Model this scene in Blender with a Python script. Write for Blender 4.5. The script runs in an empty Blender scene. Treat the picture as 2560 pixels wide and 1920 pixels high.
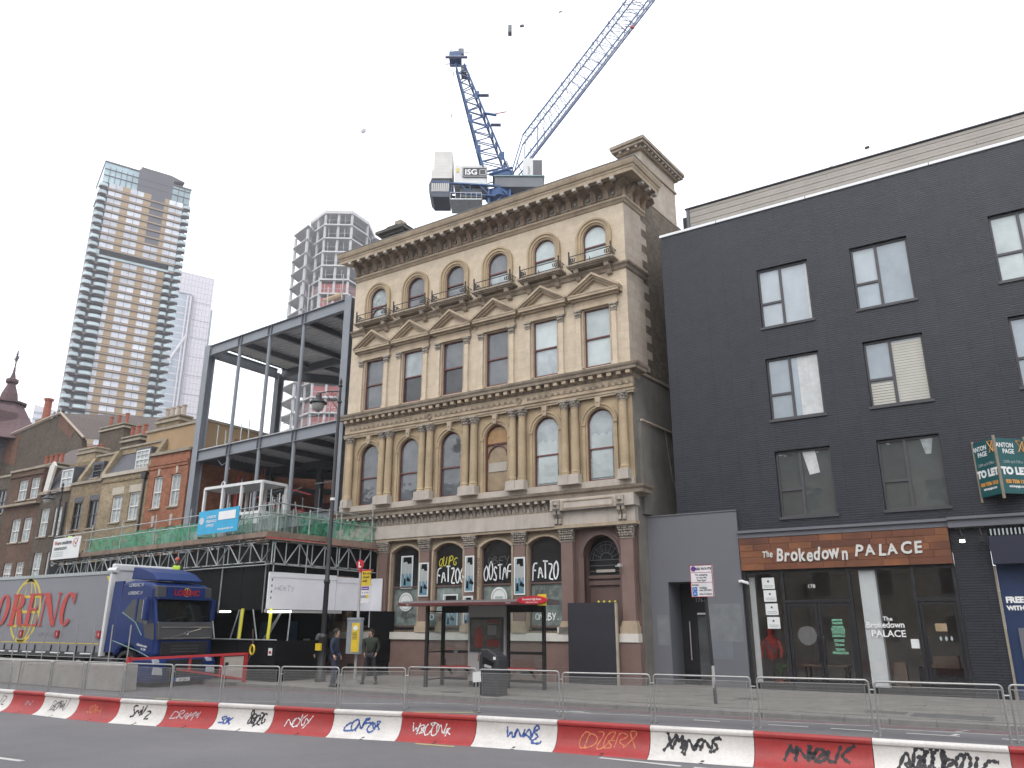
import bpy, bmesh, math, random
from math import sin, cos, pi, radians, sqrt, atan2
from mathutils import Vector, Matrix
random.seed(7)
SC = bpy.context.scene
COL = SC.collection
# ------------------------------------------------------------------ camera
cd = bpy.data.cameras.new("camera")
cam = bpy.data.objects.new("camera", cd)
COL.objects.link(cam)
SC.camera = cam
cd.sensor_width = 36.0
cd.lens = 36.0 * 1946.7 / 2560
cd.clip_start = 0.1
cd.clip_end = 3000
_yaw, _pit, _rol = .572336, .30055, .0014196
_f = Vector((-sin(_yaw) * cos(_pit), cos(_yaw) * cos(_pit), sin(_pit)))
_r = Vector((cos(_yaw), sin(_yaw), 0))
_u = _r.cross(_f)
_r2 = _r * cos(_rol) + _u * sin(_rol)
_u2 = _u * cos(_rol) - _r * sin(_rol)
_m = Matrix((_r2, _u2, -_f)).transposed().to_4x4()
_m.translation = (0, 0, 2.05)
cam.matrix_world = _m
# ------------------------------------------------------------------ sky, sun, exposure
SUN_EL, SUN_AZ = 50.0, 165.0          # degrees; azimuth clockwise from +Y
wd = bpy.data.worlds.new("World")
SC.world = wd
wd.use_nodes = True
wn, wl = wd.node_tree.nodes, wd.node_tree.links
for n in list(wn): wn.remove(n)
sky = wn.new("ShaderNodeTexSky")
sky.sky_type = 'NISHITA'
sky.sun_disc = False
sky.sun_elevation = radians(SUN_EL)
sky.sun_rotation = radians(SUN_AZ)
sky.dust_density = 4.0
sky.air_density = 1.0
hs = wn.new("ShaderNodeHueSaturation"); hs.inputs['Saturation'].default_value = 0.18
wl.new(sky.outputs[0], hs.inputs['Color'])
mxw = wn.new("ShaderNodeMix"); mxw.data_type = 'RGBA'
mxw.inputs[0].default_value = 0.7
wl.new(hs.outputs[0], mxw.inputs[6])
mxw.inputs[7].default_value = (12.5, 12.9, 13.6, 1)     # even white cloud cover
bg = wn.new("ShaderNodeBackground"); bg.inputs[1].default_value = 0.135
wl.new(mxw.outputs[2], bg.inputs[0])
wo = wn.new("ShaderNodeOutputWorld"); wl.new(bg.outputs[0], wo.inputs[0])
sd = bpy.data.lights.new("sun", 'SUN'); sd.energy = 0.8; sd.angle = radians(25); sd.color = (1, .96, .9)
sun = bpy.data.objects.new("sun", sd); COL.objects.link(sun)
_az, _el = radians(SUN_AZ), radians(SUN_EL)
sun.rotation_euler = (-Vector((sin(_az) * cos(_el), cos(_az) * cos(_el), sin(_el)))).to_track_quat('-Z', 'Y').to_euler()
sun.location = (0, -20, 40)
SC.view_settings.view_transform = 'Standard'
SC.view_settings.look = 'None'
SC.view_settings.gamma = 1
SC.view_settings.use_curve_mapping = False
SC.view_settings.exposure = 0.4
SC.cycles.max_bounces = 6
SC.cycles.transparent_max_bounces = 12

# ------------------------------------------------------------------ materials
MAT = {}
def _nt(name):
    m = bpy.data.materials.new(name); m.use_nodes = True
    nt = m.node_tree; b = nt.nodes['Principled BSDF']
    MAT[name] = m
    return m, nt, nt.nodes, nt.links, b
def sc3(c, k): return (min(1, c[0] * k), min(1, c[1] * k), min(1, c[2] * k), 1)
def _noise(nt, vec, scale, detail=5, rough=.6, mapping=None):
    n = nt.nodes.new("ShaderNodeTexNoise"); n.inputs['Scale'].default_value = scale
    n.inputs['Detail'].default_value = detail; n.inputs['Roughness'].default_value = rough
    if mapping:
        mp = nt.nodes.new("ShaderNodeMapping"); mp.inputs['Scale'].default_value = mapping
        nt.links.new(vec, mp.inputs[0]); vec = mp.outputs[0]
    nt.links.new(vec, n.inputs['Vector'])
    return n.outputs[0]
def _ramp(nt, src, lo, hi, a=0., b=1.):
    n = nt.nodes.new("ShaderNodeMapRange"); n.inputs[1].default_value = lo; n.inputs[2].default_value = hi
    n.inputs[3].default_value = a; n.inputs[4].default_value = b
    nt.links.new(src, n.inputs[0]); return n.outputs[0]
def _mix(nt, fac, a, b, mode='MIX'):
    n = nt.nodes.new("ShaderNodeMix"); n.data_type = 'RGBA'; n.blend_type = mode
    if isinstance(fac, (int, float)): n.inputs[0].default_value = fac
    else: nt.links.new(fac, n.inputs[0])
    for s, v in ((6, a), (7, b)):
        if isinstance(v, tuple): n.inputs[s].default_value = v if len(v) == 4 else (*v, 1)
        else: nt.links.new(v, n.inputs[s])
    return n.outputs[2]
def _bump(nt, b, h, dist, strength=1.):
    n = nt.nodes.new("ShaderNodeBump"); n.inputs['Distance'].default_value = dist; n.inputs['Strength'].default_value = strength
    nt.links.new(h, n.inputs['Height']); nt.links.new(n.outputs[0], b.inputs['Normal'])
def mat(name, c, rough=.7, var=.15, vs=2.0, grime=0., gcol=(.05, .045, .04), fine=.1, fs=30, bump=0., metal=0., spec=.5, coat=0., gs=(2.2, 2.2, .35)):
    m, nt, N, L, b = _nt(name)
    pos = N.new("ShaderNodeNewGeometry").outputs['Position']
    oi = N.new("ShaderNodeObjectInfo").outputs['Random']
    col = _mix(nt, _ramp(nt, _noise(nt, pos, vs), .3, .7), sc3(c, 1 - var), sc3(c, 1 + var))
    if fine:
        fn = _noise(nt, pos, fs, 3)
        col = _mix(nt, 1.0, col, _mix(nt, _ramp(nt, fn, .3, .7), sc3((1, 1, 1), 1 - fine), (1, 1, 1, 1)), 'MULTIPLY')
    col = _mix(nt, 1.0, col, _mix(nt, oi, sc3((1, 1, 1), 1 - var * .6), (1, 1, 1, 1)), 'MULTIPLY')
    if grime:
        g = _ramp(nt, _noise(nt, pos, 1.0, 7, .7, gs), .5, .78, 0, grime)
        col = _mix(nt, g, col, gcol)
    L.new(col, b.inputs['Base Color'])
    b.inputs['Roughness'].default_value = rough; b.inputs['Metallic'].default_value = metal
    b.inputs['Specular IOR Level'].default_value = spec
    if coat: b.inputs['Coat Weight'].default_value = coat; b.inputs['Coat Roughness'].default_value = .06
    if bump: _bump(nt, b, _noise(nt, pos, fs * 1.3, 4), bump)
    return m
def brick(name, c1, c2, mortar, bw=.225, rh=.075, ms=.01, rough=.85, var=.25, vs=.5, grime=.3, gcol=(.04, .035, .03), bump=.006, spec=.3, mot=.62):
    m, nt, N, L, b = _nt(name)
    g = N.new("ShaderNodeNewGeometry")
    sx = N.new("ShaderNodeSeparateXYZ"); L.new(g.outputs['Position'], sx.inputs[0])
    ad = N.new("ShaderNodeMath"); ad.operation = 'ADD'; L.new(sx.outputs[0], ad.inputs[0]); L.new(sx.outputs[1], ad.inputs[1])
    cb = N.new("ShaderNodeCombineXYZ"); L.new(ad.outputs[0], cb.inputs[0]); L.new(sx.outputs[2], cb.inputs[1])
    t = N.new("ShaderNodeTexBrick"); L.new(cb.outputs[0], t.inputs[0])
    t.inputs['Color1'].default_value = (*c1, 1); t.inputs['Color2'].default_value = (*c2, 1); t.inputs['Mortar'].default_value = (*mortar, 1)
    t.inputs['Scale'].default_value = 1; t.inputs['Mortar Size'].default_value = ms; t.inputs['Mortar Smooth'].default_value = .1
    t.inputs['Brick Width'].default_value = bw; t.inputs['Row Height'].default_value = rh
    pos = g.outputs['Position']
    col = _mix(nt, 1.0, t.outputs[0], _mix(nt, _ramp(nt, _noise(nt, pos, vs, 6), .3, .7), sc3((1, 1, 1), 1 - var), (1, 1, 1, 1)), 'MULTIPLY')
    col = _mix(nt, 1.0, col, _mix(nt, _ramp(nt, _noise(nt, pos, 3.2, 5, .75), .35, .65), sc3((1, 1, 1), mot), (1, 1, 1, 1)), 'MULTIPLY')
    if grime:
        col = _mix(nt, _ramp(nt, _noise(nt, pos, 1.0, 7, .7, (1.4, 1.4, .3)), .5, .8, 0, grime), col, (*gcol, 1))
    L.new(col, b.inputs['Base Color'])
    b.inputs['Roughness'].default_value = rough; b.inputs['Specular IOR Level'].default_value = spec
    if bump:
        inv = N.new("ShaderNodeMath"); inv.operation = 'SUBTRACT'; inv.inputs[0].default_value = 1; L.new(t.outputs['Fac'], inv.inputs[1])
        nz = N.new("ShaderNodeMath"); nz.operation = 'MULTIPLY_ADD'; L.new(_noise(nt, pos, 25, 3), nz.inputs[0]); nz.inputs[1].default_value = .5; L.new(inv.outputs[0], nz.inputs[2])
        _bump(nt, b, nz.outputs[0], bump)
    return m
def pane(name, c, rough=.04, ior=1.7, var=.25, wav=.002, vs=1.2):
    """opaque glazing: a dark or curtained room, or a painted-in reflection, under a glossy skin"""
    m, nt, N, L, b = _nt(name)
    pos = N.new("ShaderNodeNewGeometry").outputs['Position']
    oi = N.new("ShaderNodeObjectInfo").outputs['Random']
    col = _mix(nt, _ramp(nt, _noise(nt, pos, vs, 4), .35, .65), sc3(c, 1 - var), sc3(c, 1 + var))
    col = _mix(nt, 1.0, col, _mix(nt, oi, sc3((1, 1, 1), .7), (1, 1, 1, 1)), 'MULTIPLY')
    L.new(col, b.inputs['Base Color'])
    b.inputs['Roughness'].default_value = rough; b.inputs['IOR'].default_value = ior
    if wav: _bump(nt, b, _noise(nt, pos, 1.6, 2), wav * 6)
    return m
def glass(name, tint=(.9, .95, .93), refl=1.0, base=.06):
    m, nt, N, L, b = _nt(name)
    N.remove(b)
    tr = N.new("ShaderNodeBsdfTransparent"); tr.inputs[0].default_value = (*tint, 1)
    gl = N.new("ShaderNodeBsdfGlossy"); gl.inputs['Roughness'].default_value = .02
    lw = N.new("ShaderNodeFresnel"); lw.inputs[0].default_value = 1.5
    ad = N.new("ShaderNodeMath"); ad.operation = 'MULTIPLY_ADD'; L.new(lw.outputs[0], ad.inputs[0]); ad.inputs[1].default_value = refl; ad.inputs[2].default_value = base
    mx = N.new("ShaderNodeMixShader"); L.new(ad.outputs[0], mx.inputs[0]); L.new(tr.outputs[0], mx.inputs[1]); L.new(gl.outputs[0], mx.inputs[2])
    L.new(mx.outputs[0], N['Material Output'].inputs[0])
    return m
def emit(name, c, s):
    m, nt, N, L, b = _nt(name)
    b.inputs['Base Color'].default_value = (*c, 1); b.inputs['Emission Color'].default_value = (*c, 1); b.inputs['Emission Strength'].default_value = s
    return m

# ------------------------------------------------------------------ geometry helpers
OFF = {}
def thing(name, label, cat, loc=(0, 0, 0), rz=0., group=None, local=False):
    o = bpy.data.objects.new(name, None); COL.objects.link(o)
    o.location = loc; o.rotation_euler = (0, 0, rz); o.empty_display_size = .3
    tag(o, label, cat, group)
    OFF[o.name] = Vector((0, 0, 0)) if (local or rz) else Vector(loc)
    return o
def tag(o, label=None, cat=None, group=None, kind=None):
    if label: o['label'] = label
    if cat: o['category'] = cat
    if group: o['group'] = group
    if kind: o['kind'] = kind
    return o
class M:
    def __init__(s): s.v = []; s.f = []; s.k = []; s.mi = 0
    def add(s, vs, fs):
        n = len(s.v); s.v += [tuple(v) for v in vs]; s.f += [tuple(i + n for i in f) for f in fs]; s.k += [s.mi] * len(fs); return s
    def box(s, x0, x1, y0, y1, z0, z1):
        return s.add([(x0, y0, z0), (x1, y0, z0), (x1, y1, z0), (x0, y1, z0), (x0, y0, z1), (x1, y0, z1), (x1, y1, z1), (x0, y1, z1)],
                     [(3, 2, 1, 0), (4, 5, 6, 7), (0, 1, 5, 4), (1, 2, 6, 5), (2, 3, 7, 6), (3, 0, 4, 7)])
    def tube(s, p, q, r, n=8, r2=None, cap=True):
        p, q = Vector(p), Vector(q); d = (q - p)
        if d.length < 1e-6: return s
        d.normalize(); a = d.orthogonal().normalized(); b = d.cross(a); r2 = r if r2 is None else r2
        vs = [p + (a * cos(t) + b * sin(t)) * r for t in [2 * pi * i / n for i in range(n)]] + [q + (a * cos(t) + b * sin(t)) * r2 for t in [2 * pi * i / n for i in range(n)]]
        fs = [(i, (i + 1) % n, n + (i + 1) % n, n + i) for i in range(n)]
        if cap: fs += [tuple(range(n - 1, -1, -1)), tuple(range(n, 2 * n))]
        return s.add(vs, fs)
    def path(s, pts, r, n=6, closed=False):
        pts = [Vector(p) for p in pts]; m = len(pts); rings = []; a = None
        for i, p in enumerate(pts):
            t = (pts[(i + 1) % m] - pts[i - 1]) if closed else (pts[min(i + 1, m - 1)] - pts[max(i - 1, 0)])
            t.normalize()
            if a is None: a = t.orthogonal().normalized()
            a = (a - t * a.dot(t)).normalized(); b = t.cross(a)
            rr = r[i] if isinstance(r, (list, tuple)) else r
            rings.append([p + (a * cos(w) + b * sin(w)) * rr for w in [2 * pi * j / n for j in range(n)]])
        vs = [v for g in rings for v in g]; fs = []
        for i in range(m if closed else m - 1):
            k = (i + 1) % m
            fs += [(i * n + j, i * n + (j + 1) % n, k * n + (j + 1) % n, k * n + j) for j in range(n)]
        if not closed: fs += [tuple(range(n - 1, -1, -1)), tuple(range((m - 1) * n, m * n))]
        return s.add(vs, fs)
    def prism(s, pts, ax, a, b):
        n = len(pts)
        f = {'x': lambda p, t: (t, p[0], p[1]), 'y': lambda p, t: (p[0], t, p[1]), 'z': lambda p, t: (p[0], p[1], t)}[ax]
        return s.add([f(p, a) for p in pts] + [f(p, b) for p in pts],
                     [tuple(range(n)), tuple(range(2 * n - 1, n - 1, -1))] + [(i, n + i, n + (i + 1) % n, (i + 1) % n) for i in range(n)])
    def lathe(s, prof, c=(0, 0, 0), n=16, a0=0., a1=2 * pi):
        full = abs(a1 - a0 - 2 * pi) < 1e-6; m = n if full else n + 1; vs = []
        for r, z in prof:
            for i in range(m):
                t = a0 + (a1 - a0) * i / n; vs.append((c[0] + r * cos(t), c[1] + r * sin(t), c[2] + z))
        fs = []
        for j in range(len(prof) - 1):
            for i in range(n):
                k = (i + 1) % m; fs.append((j * m + i, j * m + k, (j + 1) * m + k, (j + 1) * m + i))
        if prof[0][0] > 1e-4: fs.append(tuple(range(m - 1, -1, -1)))
        if prof[-1][0] > 1e-4: fs.append(tuple(range((len(prof) - 1) * m, len(prof) * m)))
        return s.add(vs, fs)
    def ring(s, cx, cz, r0, r1, y0, y1, a0=0., a1=pi, n=16):
        """arch ring in the xz plane, front y0, back y1"""
        pr = []
        for i in range(n + 1):
            t = a0 + (a1 - a0) * i / n; pr.append((cos(t), sin(t)))
        vs = []
        for c, d in pr: vs += [(cx + r0 * c, y0, cz + r0 * d), (cx + r1 * c, y0, cz + r1 * d), (cx + r1 * c, y1, cz + r1 * d), (cx + r0 * c, y1, cz + r0 * d)]
        fs = []
        for i in range(n):
            for k in range(4): fs.append((i * 4 + k, i * 4 + (k + 1) % 4, i * 4 + 4 + (k + 1) % 4, i * 4 + 4 + k))
        fs += [(0, 1, 2, 3), tuple(n * 4 + k for k in (3, 2, 1, 0))]
        return s.add(vs, fs)
    def xform(s, mt):
        s.v = [tuple(mt @ Vector(v)) for v in s.v]; return s
    def mesh(s, name, mats, smooth=False, shift=None):
        me = bpy.data.meshes.new(name)
        vs = s.v if shift is None else [(v[0] - shift[0], v[1] - shift[1], v[2] - shift[2]) for v in s.v]
        me.from_pydata(vs, [], s.f)
        for m_ in (mats if isinstance(mats, (list, tuple)) else [mats]): me.materials.append(MAT[m_] if isinstance(m_, str) else m_)
        if max(s.k, default=0) > 0: me.polygons.foreach_set('material_index', s.k)
        bm = bmesh.new(); bm.from_mesh(me); bmesh.ops.recalc_face_normals(bm, faces=bm.faces); bm.to_mesh(me); bm.free()
        if smooth:
            me.polygons.foreach_set('use_smooth', [True] * len(me.polygons))
            me.set_sharp_from_angle(angle=radians(38))
        me.update()
        return me
def build(name, m, mats, parent=None, smooth=False, loc=None, kind=None, label=None, bevel=0.):
    """m in the coordinates of the world (or of the thing when that is local); loc moves a mesh made round its own origin"""
    off = OFF[parent.name] if parent else Vector((0, 0, 0))
    me = m if isinstance(m, bpy.types.Mesh) else m.mesh(name, mats, smooth, None if loc is not None else off)
    o = bpy.data.objects.new(name, me); COL.objects.link(o)
    if parent: o.parent = parent
    if loc is not None: o.location = Vector(loc) - off
    OFF[o.name] = off if loc is None else Vector((0, 0, 0))
    if kind: o['kind'] = kind
    if label: o['label'] = label
    if bevel:
        bv = o.modifiers.new("bevel", 'BEVEL'); bv.width = bevel; bv.segments = 2; bv.limit_method = 'ANGLE'; bv.angle_limit = radians(40)
    return o
def inst(name, me, parent, loc, rz=0., scale=None, matl=None, mtx=None):
    o = bpy.data.objects.new(name, me); COL.objects.link(o)
    off = OFF[parent.name] if parent else Vector((0, 0, 0))
    if parent: o.parent = parent
    if mtx is not None:
        mt = mtx.copy(); mt.translation = mt.translation - off; o.matrix_local = mt
    else:
        o.location = Vector(loc) - off; o.rotation_euler = (0, 0, rz)
        if scale: o.scale = scale
    OFF[o.name] = Vector((0, 0, 0))
    if matl:
        o.material_slots[0].link = 'OBJECT'; o.material_slots[0].material = MAT[matl]
    return o
_cache = {}
def _unit(kind, m_):
    k = (kind, m_)
    if k not in _cache:
        mm = M()
        if kind == 'box': mm.box(-.5, .5, -.5, .5, -.5, .5)
        elif kind == 'tube': mm.tube((0, 0, -.5), (0, 0, .5), 1, 8)
        _cache[k] = mm.mesh(kind, m_, smooth=(kind == 'tube'))
    return _cache[k]
def ubox(name, parent, m_, x0, x1, y0, y1, z0, z1):
    return inst(name, _unit('box', m_), parent, ((x0 + x1) / 2, (y0 + y1) / 2, (z0 + z1) / 2), 0, (abs(x1 - x0), abs(y1 - y0), abs(z1 - z0)))
def utube(name, parent, m_, p, q, r, kind='tube', r2=None):
    p, q = Vector(p), Vector(q); d = q - p
    mt = Matrix.LocRotScale((p + q) / 2, d.to_track_quat('Z', 'X'), (r, r if r2 is None else r2, d.length))
    return inst(name, _unit(kind, m_), parent, None, mtx=mt)
def ubeam(name, parent, m_, p, q, w, h=None):
    return utube(name, parent, m_, p, q, w, 'box', h or w)
def text(name, s, size, m_, parent, org, xd, up, ext=.004, bold=0., align='CENTER', shear=0., xs=1., sp=1., jit=0.):
    """lettering as a thin mesh; org is the baseline point"""
    cu = bpy.data.curves.new(name, 'FONT'); cu.body = s; cu.size = size; cu.align_x = align; cu.extrude = ext; cu.offset = bold
    cu.shear = shear; cu.resolution_u = 3; cu.space_character = sp
    o = bpy.data.objects.new(name, cu); COL.objects.link(o)
    dg = bpy.context.evaluated_depsgraph_get()
    me = bpy.data.meshes.new_from_object(o.evaluated_get(dg))
    bpy.data.objects.remove(o); bpy.data.curves.remove(cu)
    xd = Vector(xd).normalized(); up = Vector(up).normalized(); zd = xd.cross(up)
    mt = Matrix((xd, up, zd)).transposed().to_4x4() @ Matrix.Diagonal((xs, 1, 1, 1))
    off = OFF[parent.name] if parent else Vector((0, 0, 0))
    mt.translation = Vector(org) - off
    me.transform(mt @ Matrix.Identity(4)) if False else me.transform(Matrix.Translation(mt.translation) @ Matrix((xd, up, zd)).transposed().to_4x4() @ Matrix.Diagonal((xs, 1, 1, 1)))
    me.materials.clear(); me.materials.append(MAT[m_])
    ob = bpy.data.objects.new(name, me); COL.objects.link(ob)
    if parent: ob.parent = parent
    OFF[ob.name] = off
    return ob
def mesh_of(o):
    dg = bpy.context.evaluated_depsgraph_get()
    me = bpy.data.meshes.new_from_object(o.evaluated_get(dg)); return me

# hand-drawn stroke alphabet for the sprayed tags
GL = {
 'A': [[(0, 0), (.5, 1), (1, 0)], [(.2, .4), (.85, .4)]], 'B': [[(0, 0), (0, 1), (.7, .95), (.8, .7), (.1, .52), (.9, .45), (.95, .15), (0, 0)]],
 'C': [[(1, .85), (.5, 1), (.05, .6), (.1, .2), (.5, 0), (1, .15)]], 'D': [[(0, 0), (0, 1), (.7, .85), (.95, .5), (.7, .1), (0, 0)]],
 'E': [[(1, 1), (.1, 1), (.05, 0), (1, 0)], [(.1, .5), (.8, .5)]], 'F': [[(1, 1), (.1, .95), (0, 0)], [(.05, .55), (.8, .55)]],
 'G': [[(1, .85), (.5, 1), (.05, .6), (.1, .15), (.6, 0), (1, .3), (.5, .4)]], 'H': [[(0, 0), (.05, 1)], [(1, 0), (.95, 1)], [(0, .5), (1, .55)]],
 'I': [[(.5, 0), (.5, 1)]], 'K': [[(0, 0), (.05, 1)], [(1, 1), (.1, .45), (1, 0)]], 'L': [[(.1, 1), (0, 0), (.9, .05)]],
 'M': [[(0, 0), (.15, 1), (.5, .3), (.85, 1), (1, 0)]], 'N': [[(0, 0), (.05, 1), (.95, 0), (1, 1)]],
 'O': [[(.5, 1), (.1, .8), (0, .4), (.3, 0), (.75, .05), (1, .5), (.85, .9), (.5, 1)]], 'P': [[(0, 0), (.05, 1), (.8, .95), (.9, .6), (.05, .45)]],
 'Q': [[(.5, 1), (.05, .7), (.1, .2), (.5, 0), (.95, .3), (.9, .8), (.5, 1)], [(.6, .3), (1.1, -.1)]], 'R': [[(0, 0), (.05, 1), (.85, .9), (.8, .55), (.05, .45), (1, 0)]],
 'S': [[(.95, .9), (.5, 1), (.1, .75), (.85, .35), (.6, 0), (0, .1)]], 'T': [[(0, 1), (1, 1)], [(.5, 1), (.5, 0)]], 'U': [[(0, 1), (.1, .1), (.5, 0), (.9, .1), (1, 1)]],
 'V': [[(0, 1), (.5, 0), (1, 1)]], 'W': [[(0, 1), (.25, 0), (.5, .7), (.75, 0), (1, 1)]], 'X': [[(0, 0), (1, 1)], [(0, 1), (1, 0)]], 'Y': [[(0, 1), (.5, .5)], [(1, 1), (.3, -.1)]],
 'Z': [[(0, 1), (1, 1), (0, 0), (1, 0)]], '8': [[(.5, .55), (.1, .8), (.5, 1), (.9, .8), (.1, .25), (.5, 0), (.95, .25), (.5, .55)]], '2': [[(0, .8), (.5, 1), (.9, .7), (0, 0), (1, .05)]],
 '7': [[(0, 1), (1, .95), (.3, 0)]], '*': [[(.2, .2), (.8, .9)], [(.2, .8), (.9, .3)], [(.5, 0), (.5, 1)]], '~': [[(0, .3), (.2, .9), (.4, .2), (.6, .9), (.8, .1), (1, .8)]], ' ': [], '.': [[(.4, 0), (.5, .1)]],
 'z': [[(0, .7), (.3, 1), (.35, 0), (.7, .9), (.75, .1), (1, .6)]], 'o': [[(.5, .7), (.1, .4), (.5, 0), (.9, .4), (.5, .7)]],
}
def _smooth(p):
    for _ in range(2):
        q = [p[0]]
        for a, b in zip(p, p[1:]): q += [(.75 * a[0] + .25 * b[0], .75 * a[1] + .25 * b[1]), (.25 * a[0] + .75 * b[0], .25 * a[1] + .75 * b[1])]
        q.append(p[-1]); p = q
    return p
def tagging(name, s, m_, parent, fn, u0, v0, w, h, lw=.03, slant=0., gap=.2, jit=.06, label=None):
    """strokes mapped by fn(u, v, lift) to 3-D; w = width of a letter"""
    rnd = random.Random(sum(map(ord, s)) * 7 + int(abs(u0) * 100)); m = M(); u = u0
    for ch in s:
        hh = h * rnd.uniform(.85, 1.12); vv = v0 + rnd.uniform(-.06, .06) * h
        for st in GL.get(ch, []):
            p = _smooth([(x + rnd.uniform(-jit, jit), y + rnd.uniform(-jit, jit)) for x, y in st])
            p = [(u + x * w + y * hh * slant, vv + y * hh) for x, y in p]
            pts = []
            for i, q in enumerate(p):
                a, b = p[max(i - 1, 0)], p[min(i + 1, len(p) - 1)]
                dx, dy = b[0] - a[0], b[1] - a[1]; l = sqrt(dx * dx + dy * dy) or 1
                k = lw * .5 * rnd.uniform(.8, 1.15); pts.append((fn(q[0] - dy / l * k, q[1] + dx / l * k, .004), fn(q[0] + dy / l * k, q[1] - dx / l * k, .004)))
            vs = [x for pr in pts for x in pr]
            m.add(vs, [(2 * i, 2 * i + 1, 2 * i + 3, 2 * i + 2) for i in range(len(pts) - 1)])
        u += w * (1 + gap) * (.6 if ch in ' .I' else 1)
    o = build(name, m, m_, parent)
    if label: o['label'] = label
    return o
def S(x, z, Y1, Y0=26.0):
    k = Y1 / Y0; return x * k, (z - 2.05) * k + 2.05
# ------------------------------------------------------------------ the palette
mat('asphalt', (.17, .163, .17), .85, .16, .35, fine=.3, fs=38, bump=.004, grime=.25, gcol=(.06, .058, .06), gs=(.6, .6, .6))
mat('asphalt_far', (.12, .115, .118), .85, .15, .8, fine=.3, fs=70, bump=.004)
mat('paving', (.235, .22, .2), .85, .16, 1.5, grime=.35, gcol=(.09, .085, .08), fine=.2, fs=40, bump=.002, gs=(1, 1, 1))
mat('kerb_stone', (.22, .21, .2), .8, .15, 2, fine=.25, fs=60, grime=.3)
mat('joint_sand', (.09, .085, .08), .9)
mat('road_paint', (.62, .61, .58), .7, .12, 4, grime=.5, gcol=(.2, .2, .19), fine=.3, gs=(2, 2, 2))
mat('yellow_paint', (.5, .42, .18), .7, .12, 4, grime=.5, gcol=(.15, .14, .12), gs=(2, 2, 2))
mat('red_paint', (.25, .09, .1), .8, .2, 3, grime=.5, gcol=(.12, .1, .1), gs=(2, 2, 2))
# bank
brick('stone', (.6, .505, .385), (.575, .48, .365), (.47, .39, .29), bw=.95, rh=.37, ms=.006, rough=.85, var=.12, vs=.8, grime=.2, gcol=(.3, .235, .17), bump=.002, mot=.87)
mat('stone_trim', (.44, .35, .25), .85, .2, 1.4, grime=.5, gcol=(.12, .095, .075), fine=.2, fs=22, bump=.004)
mat('stone_dark', (.34, .28, .215), .88, .25, 2.2, grime=.6, gcol=(.07, .058, .05), fine=.25, fs=22, bump=.006, gs=(4, 4, .8))
mat('stone_column', (.43, .33, .21), .8, .2, 1.0, grime=.4, gcol=(.17, .12, .08), fine=.15, fs=18, bump=.003, gs=(3, 3, .2))
mat('stone_pale', (.47, .42, .37), .85, .12, 2, grime=.4, gcol=(.2, .18, .15), fine=.15, fs=30, bump=.002)
mat('stone_carved', (.38, .335, .285), .85, .35, 9, fine=.35, fs=40, bump=.012, grime=.4, gcol=(.1, .085, .07))
mat('lead_top', (.2, .19, .18), .7, .3, 4, grime=.5, gcol=(.45, .43, .4))
mat('granite', (.235, .155, .135), .45, .1, 2, fine=.35, fs=75, bump=.0015, spec=.4)
mat('granite_dark', (.15, .095, .082), .5, .12, 2, fine=.35, fs=75)
mat('white_stone', (.62, .59, .54), .7, .08, 3, grime=.25, gcol=(.35, .32, .28))
mat('soffit_stone', (.35, .265, .195), .9, .35, 3, grime=.4, fine=.25)
mat('sash_red', (.13, .042, .036), .5, .12, 5)
mat('iron', (.03, .027, .028), .6, .2, 8)
brick('side_brick', (.27, .21, .15), (.17, .13, .095), (.17, .15, .125), ms=.012)
mat('side_render', (.19, .175, .155), .9, .25, .8, grime=.5, gcol=(.06, .055, .05), fine=.15, bump=.003)
brick('pink_stone', (.48, .42, .345), (.44, .36, .3), (.36, .3, .25), bw=.9, rh=.37, ms=.007, var=.14, vs=.8, grime=.25, gcol=(.25, .2, .16), bump=.002, mot=.85)
pane('glass_dark', (.05, .053, .058), ior=1.55)
pane('glass_sky', (.33, .375, .39), ior=1.8, rough=.05)  # pale sky reflection put into the base colour
pane('glass_blind', (.5, .56, .56), ior=1.6, rough=.08, var=.12)
pane('glass_mid', (.12, .13, .14), ior=1.7)
pane('glass_net', (.36, .4, .4), ior=1.5, rough=.2, var=.3, vs=5)
pane('ply_orange', (.42, .24, .09), ior=1.45, rough=.25, var=.2, vs=3)
pane('ply_pale', (.36, .27, .17), ior=1.45, rough=.3, var=.15, vs=3)
pane('shop_black', (.022, .022, .024), ior=1.5, rough=.1)
# black building
brick('black_brick', (.034, .037, .055), (.029, .032, .046), (.008, .009, .014), bw=1.35, ms=.017, var=.25, grime=.12, gcol=(.055, .055, .06), bump=.02, rough=.5, spec=.5)
mat('grey_paint', (.135, .137, .155), .7, .06, .5, fine=.05)
mat('grey_paint_pale', (.17, .18, .19), .7, .15, 3, gs=(14, 14, .3), grime=.4, gcol=(.2, .215, .225))
mat('grey_paint_blue', (.15, .165, .185), .7, .06, 2)
mat('frame_black', (.018, .018, .021), .4, .1, 4)
mat('frame_grey', (.06, .058, .064), .5, .1, 4)
mat('white_trim', (.75, .76, .77), .5, .05)
mat('cladding', (.36, .33, .295), .7, .08, 1.2, fine=.12, fs=25, gs=(.4, .4, 6), grime=.15, gcol=(.28, .25, .22))
mat('corrugate', (.2, .2, .205), .8, .2, 3, grime=.3)
pane('win_pale', (.48, .53, .57), ior=1.5, rough=.08, var=.08)
pane('win_cool', (.28, .33, .37), ior=1.8, rough=.03, var=.1)
pane('win_reflect', (.085, .092, .09), ior=1.8, rough=.02, var=.12, wav=.0008)  # reflection of the street opposite lightens this base colour
mat('blind_slat', (.5, .48, .42), .6, .06)
mat('curtain', (.55, .56, .56), .8, .15, 4, gs=(10, 10, .1), grime=.3, gcol=(.3, .33, .35))
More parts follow.
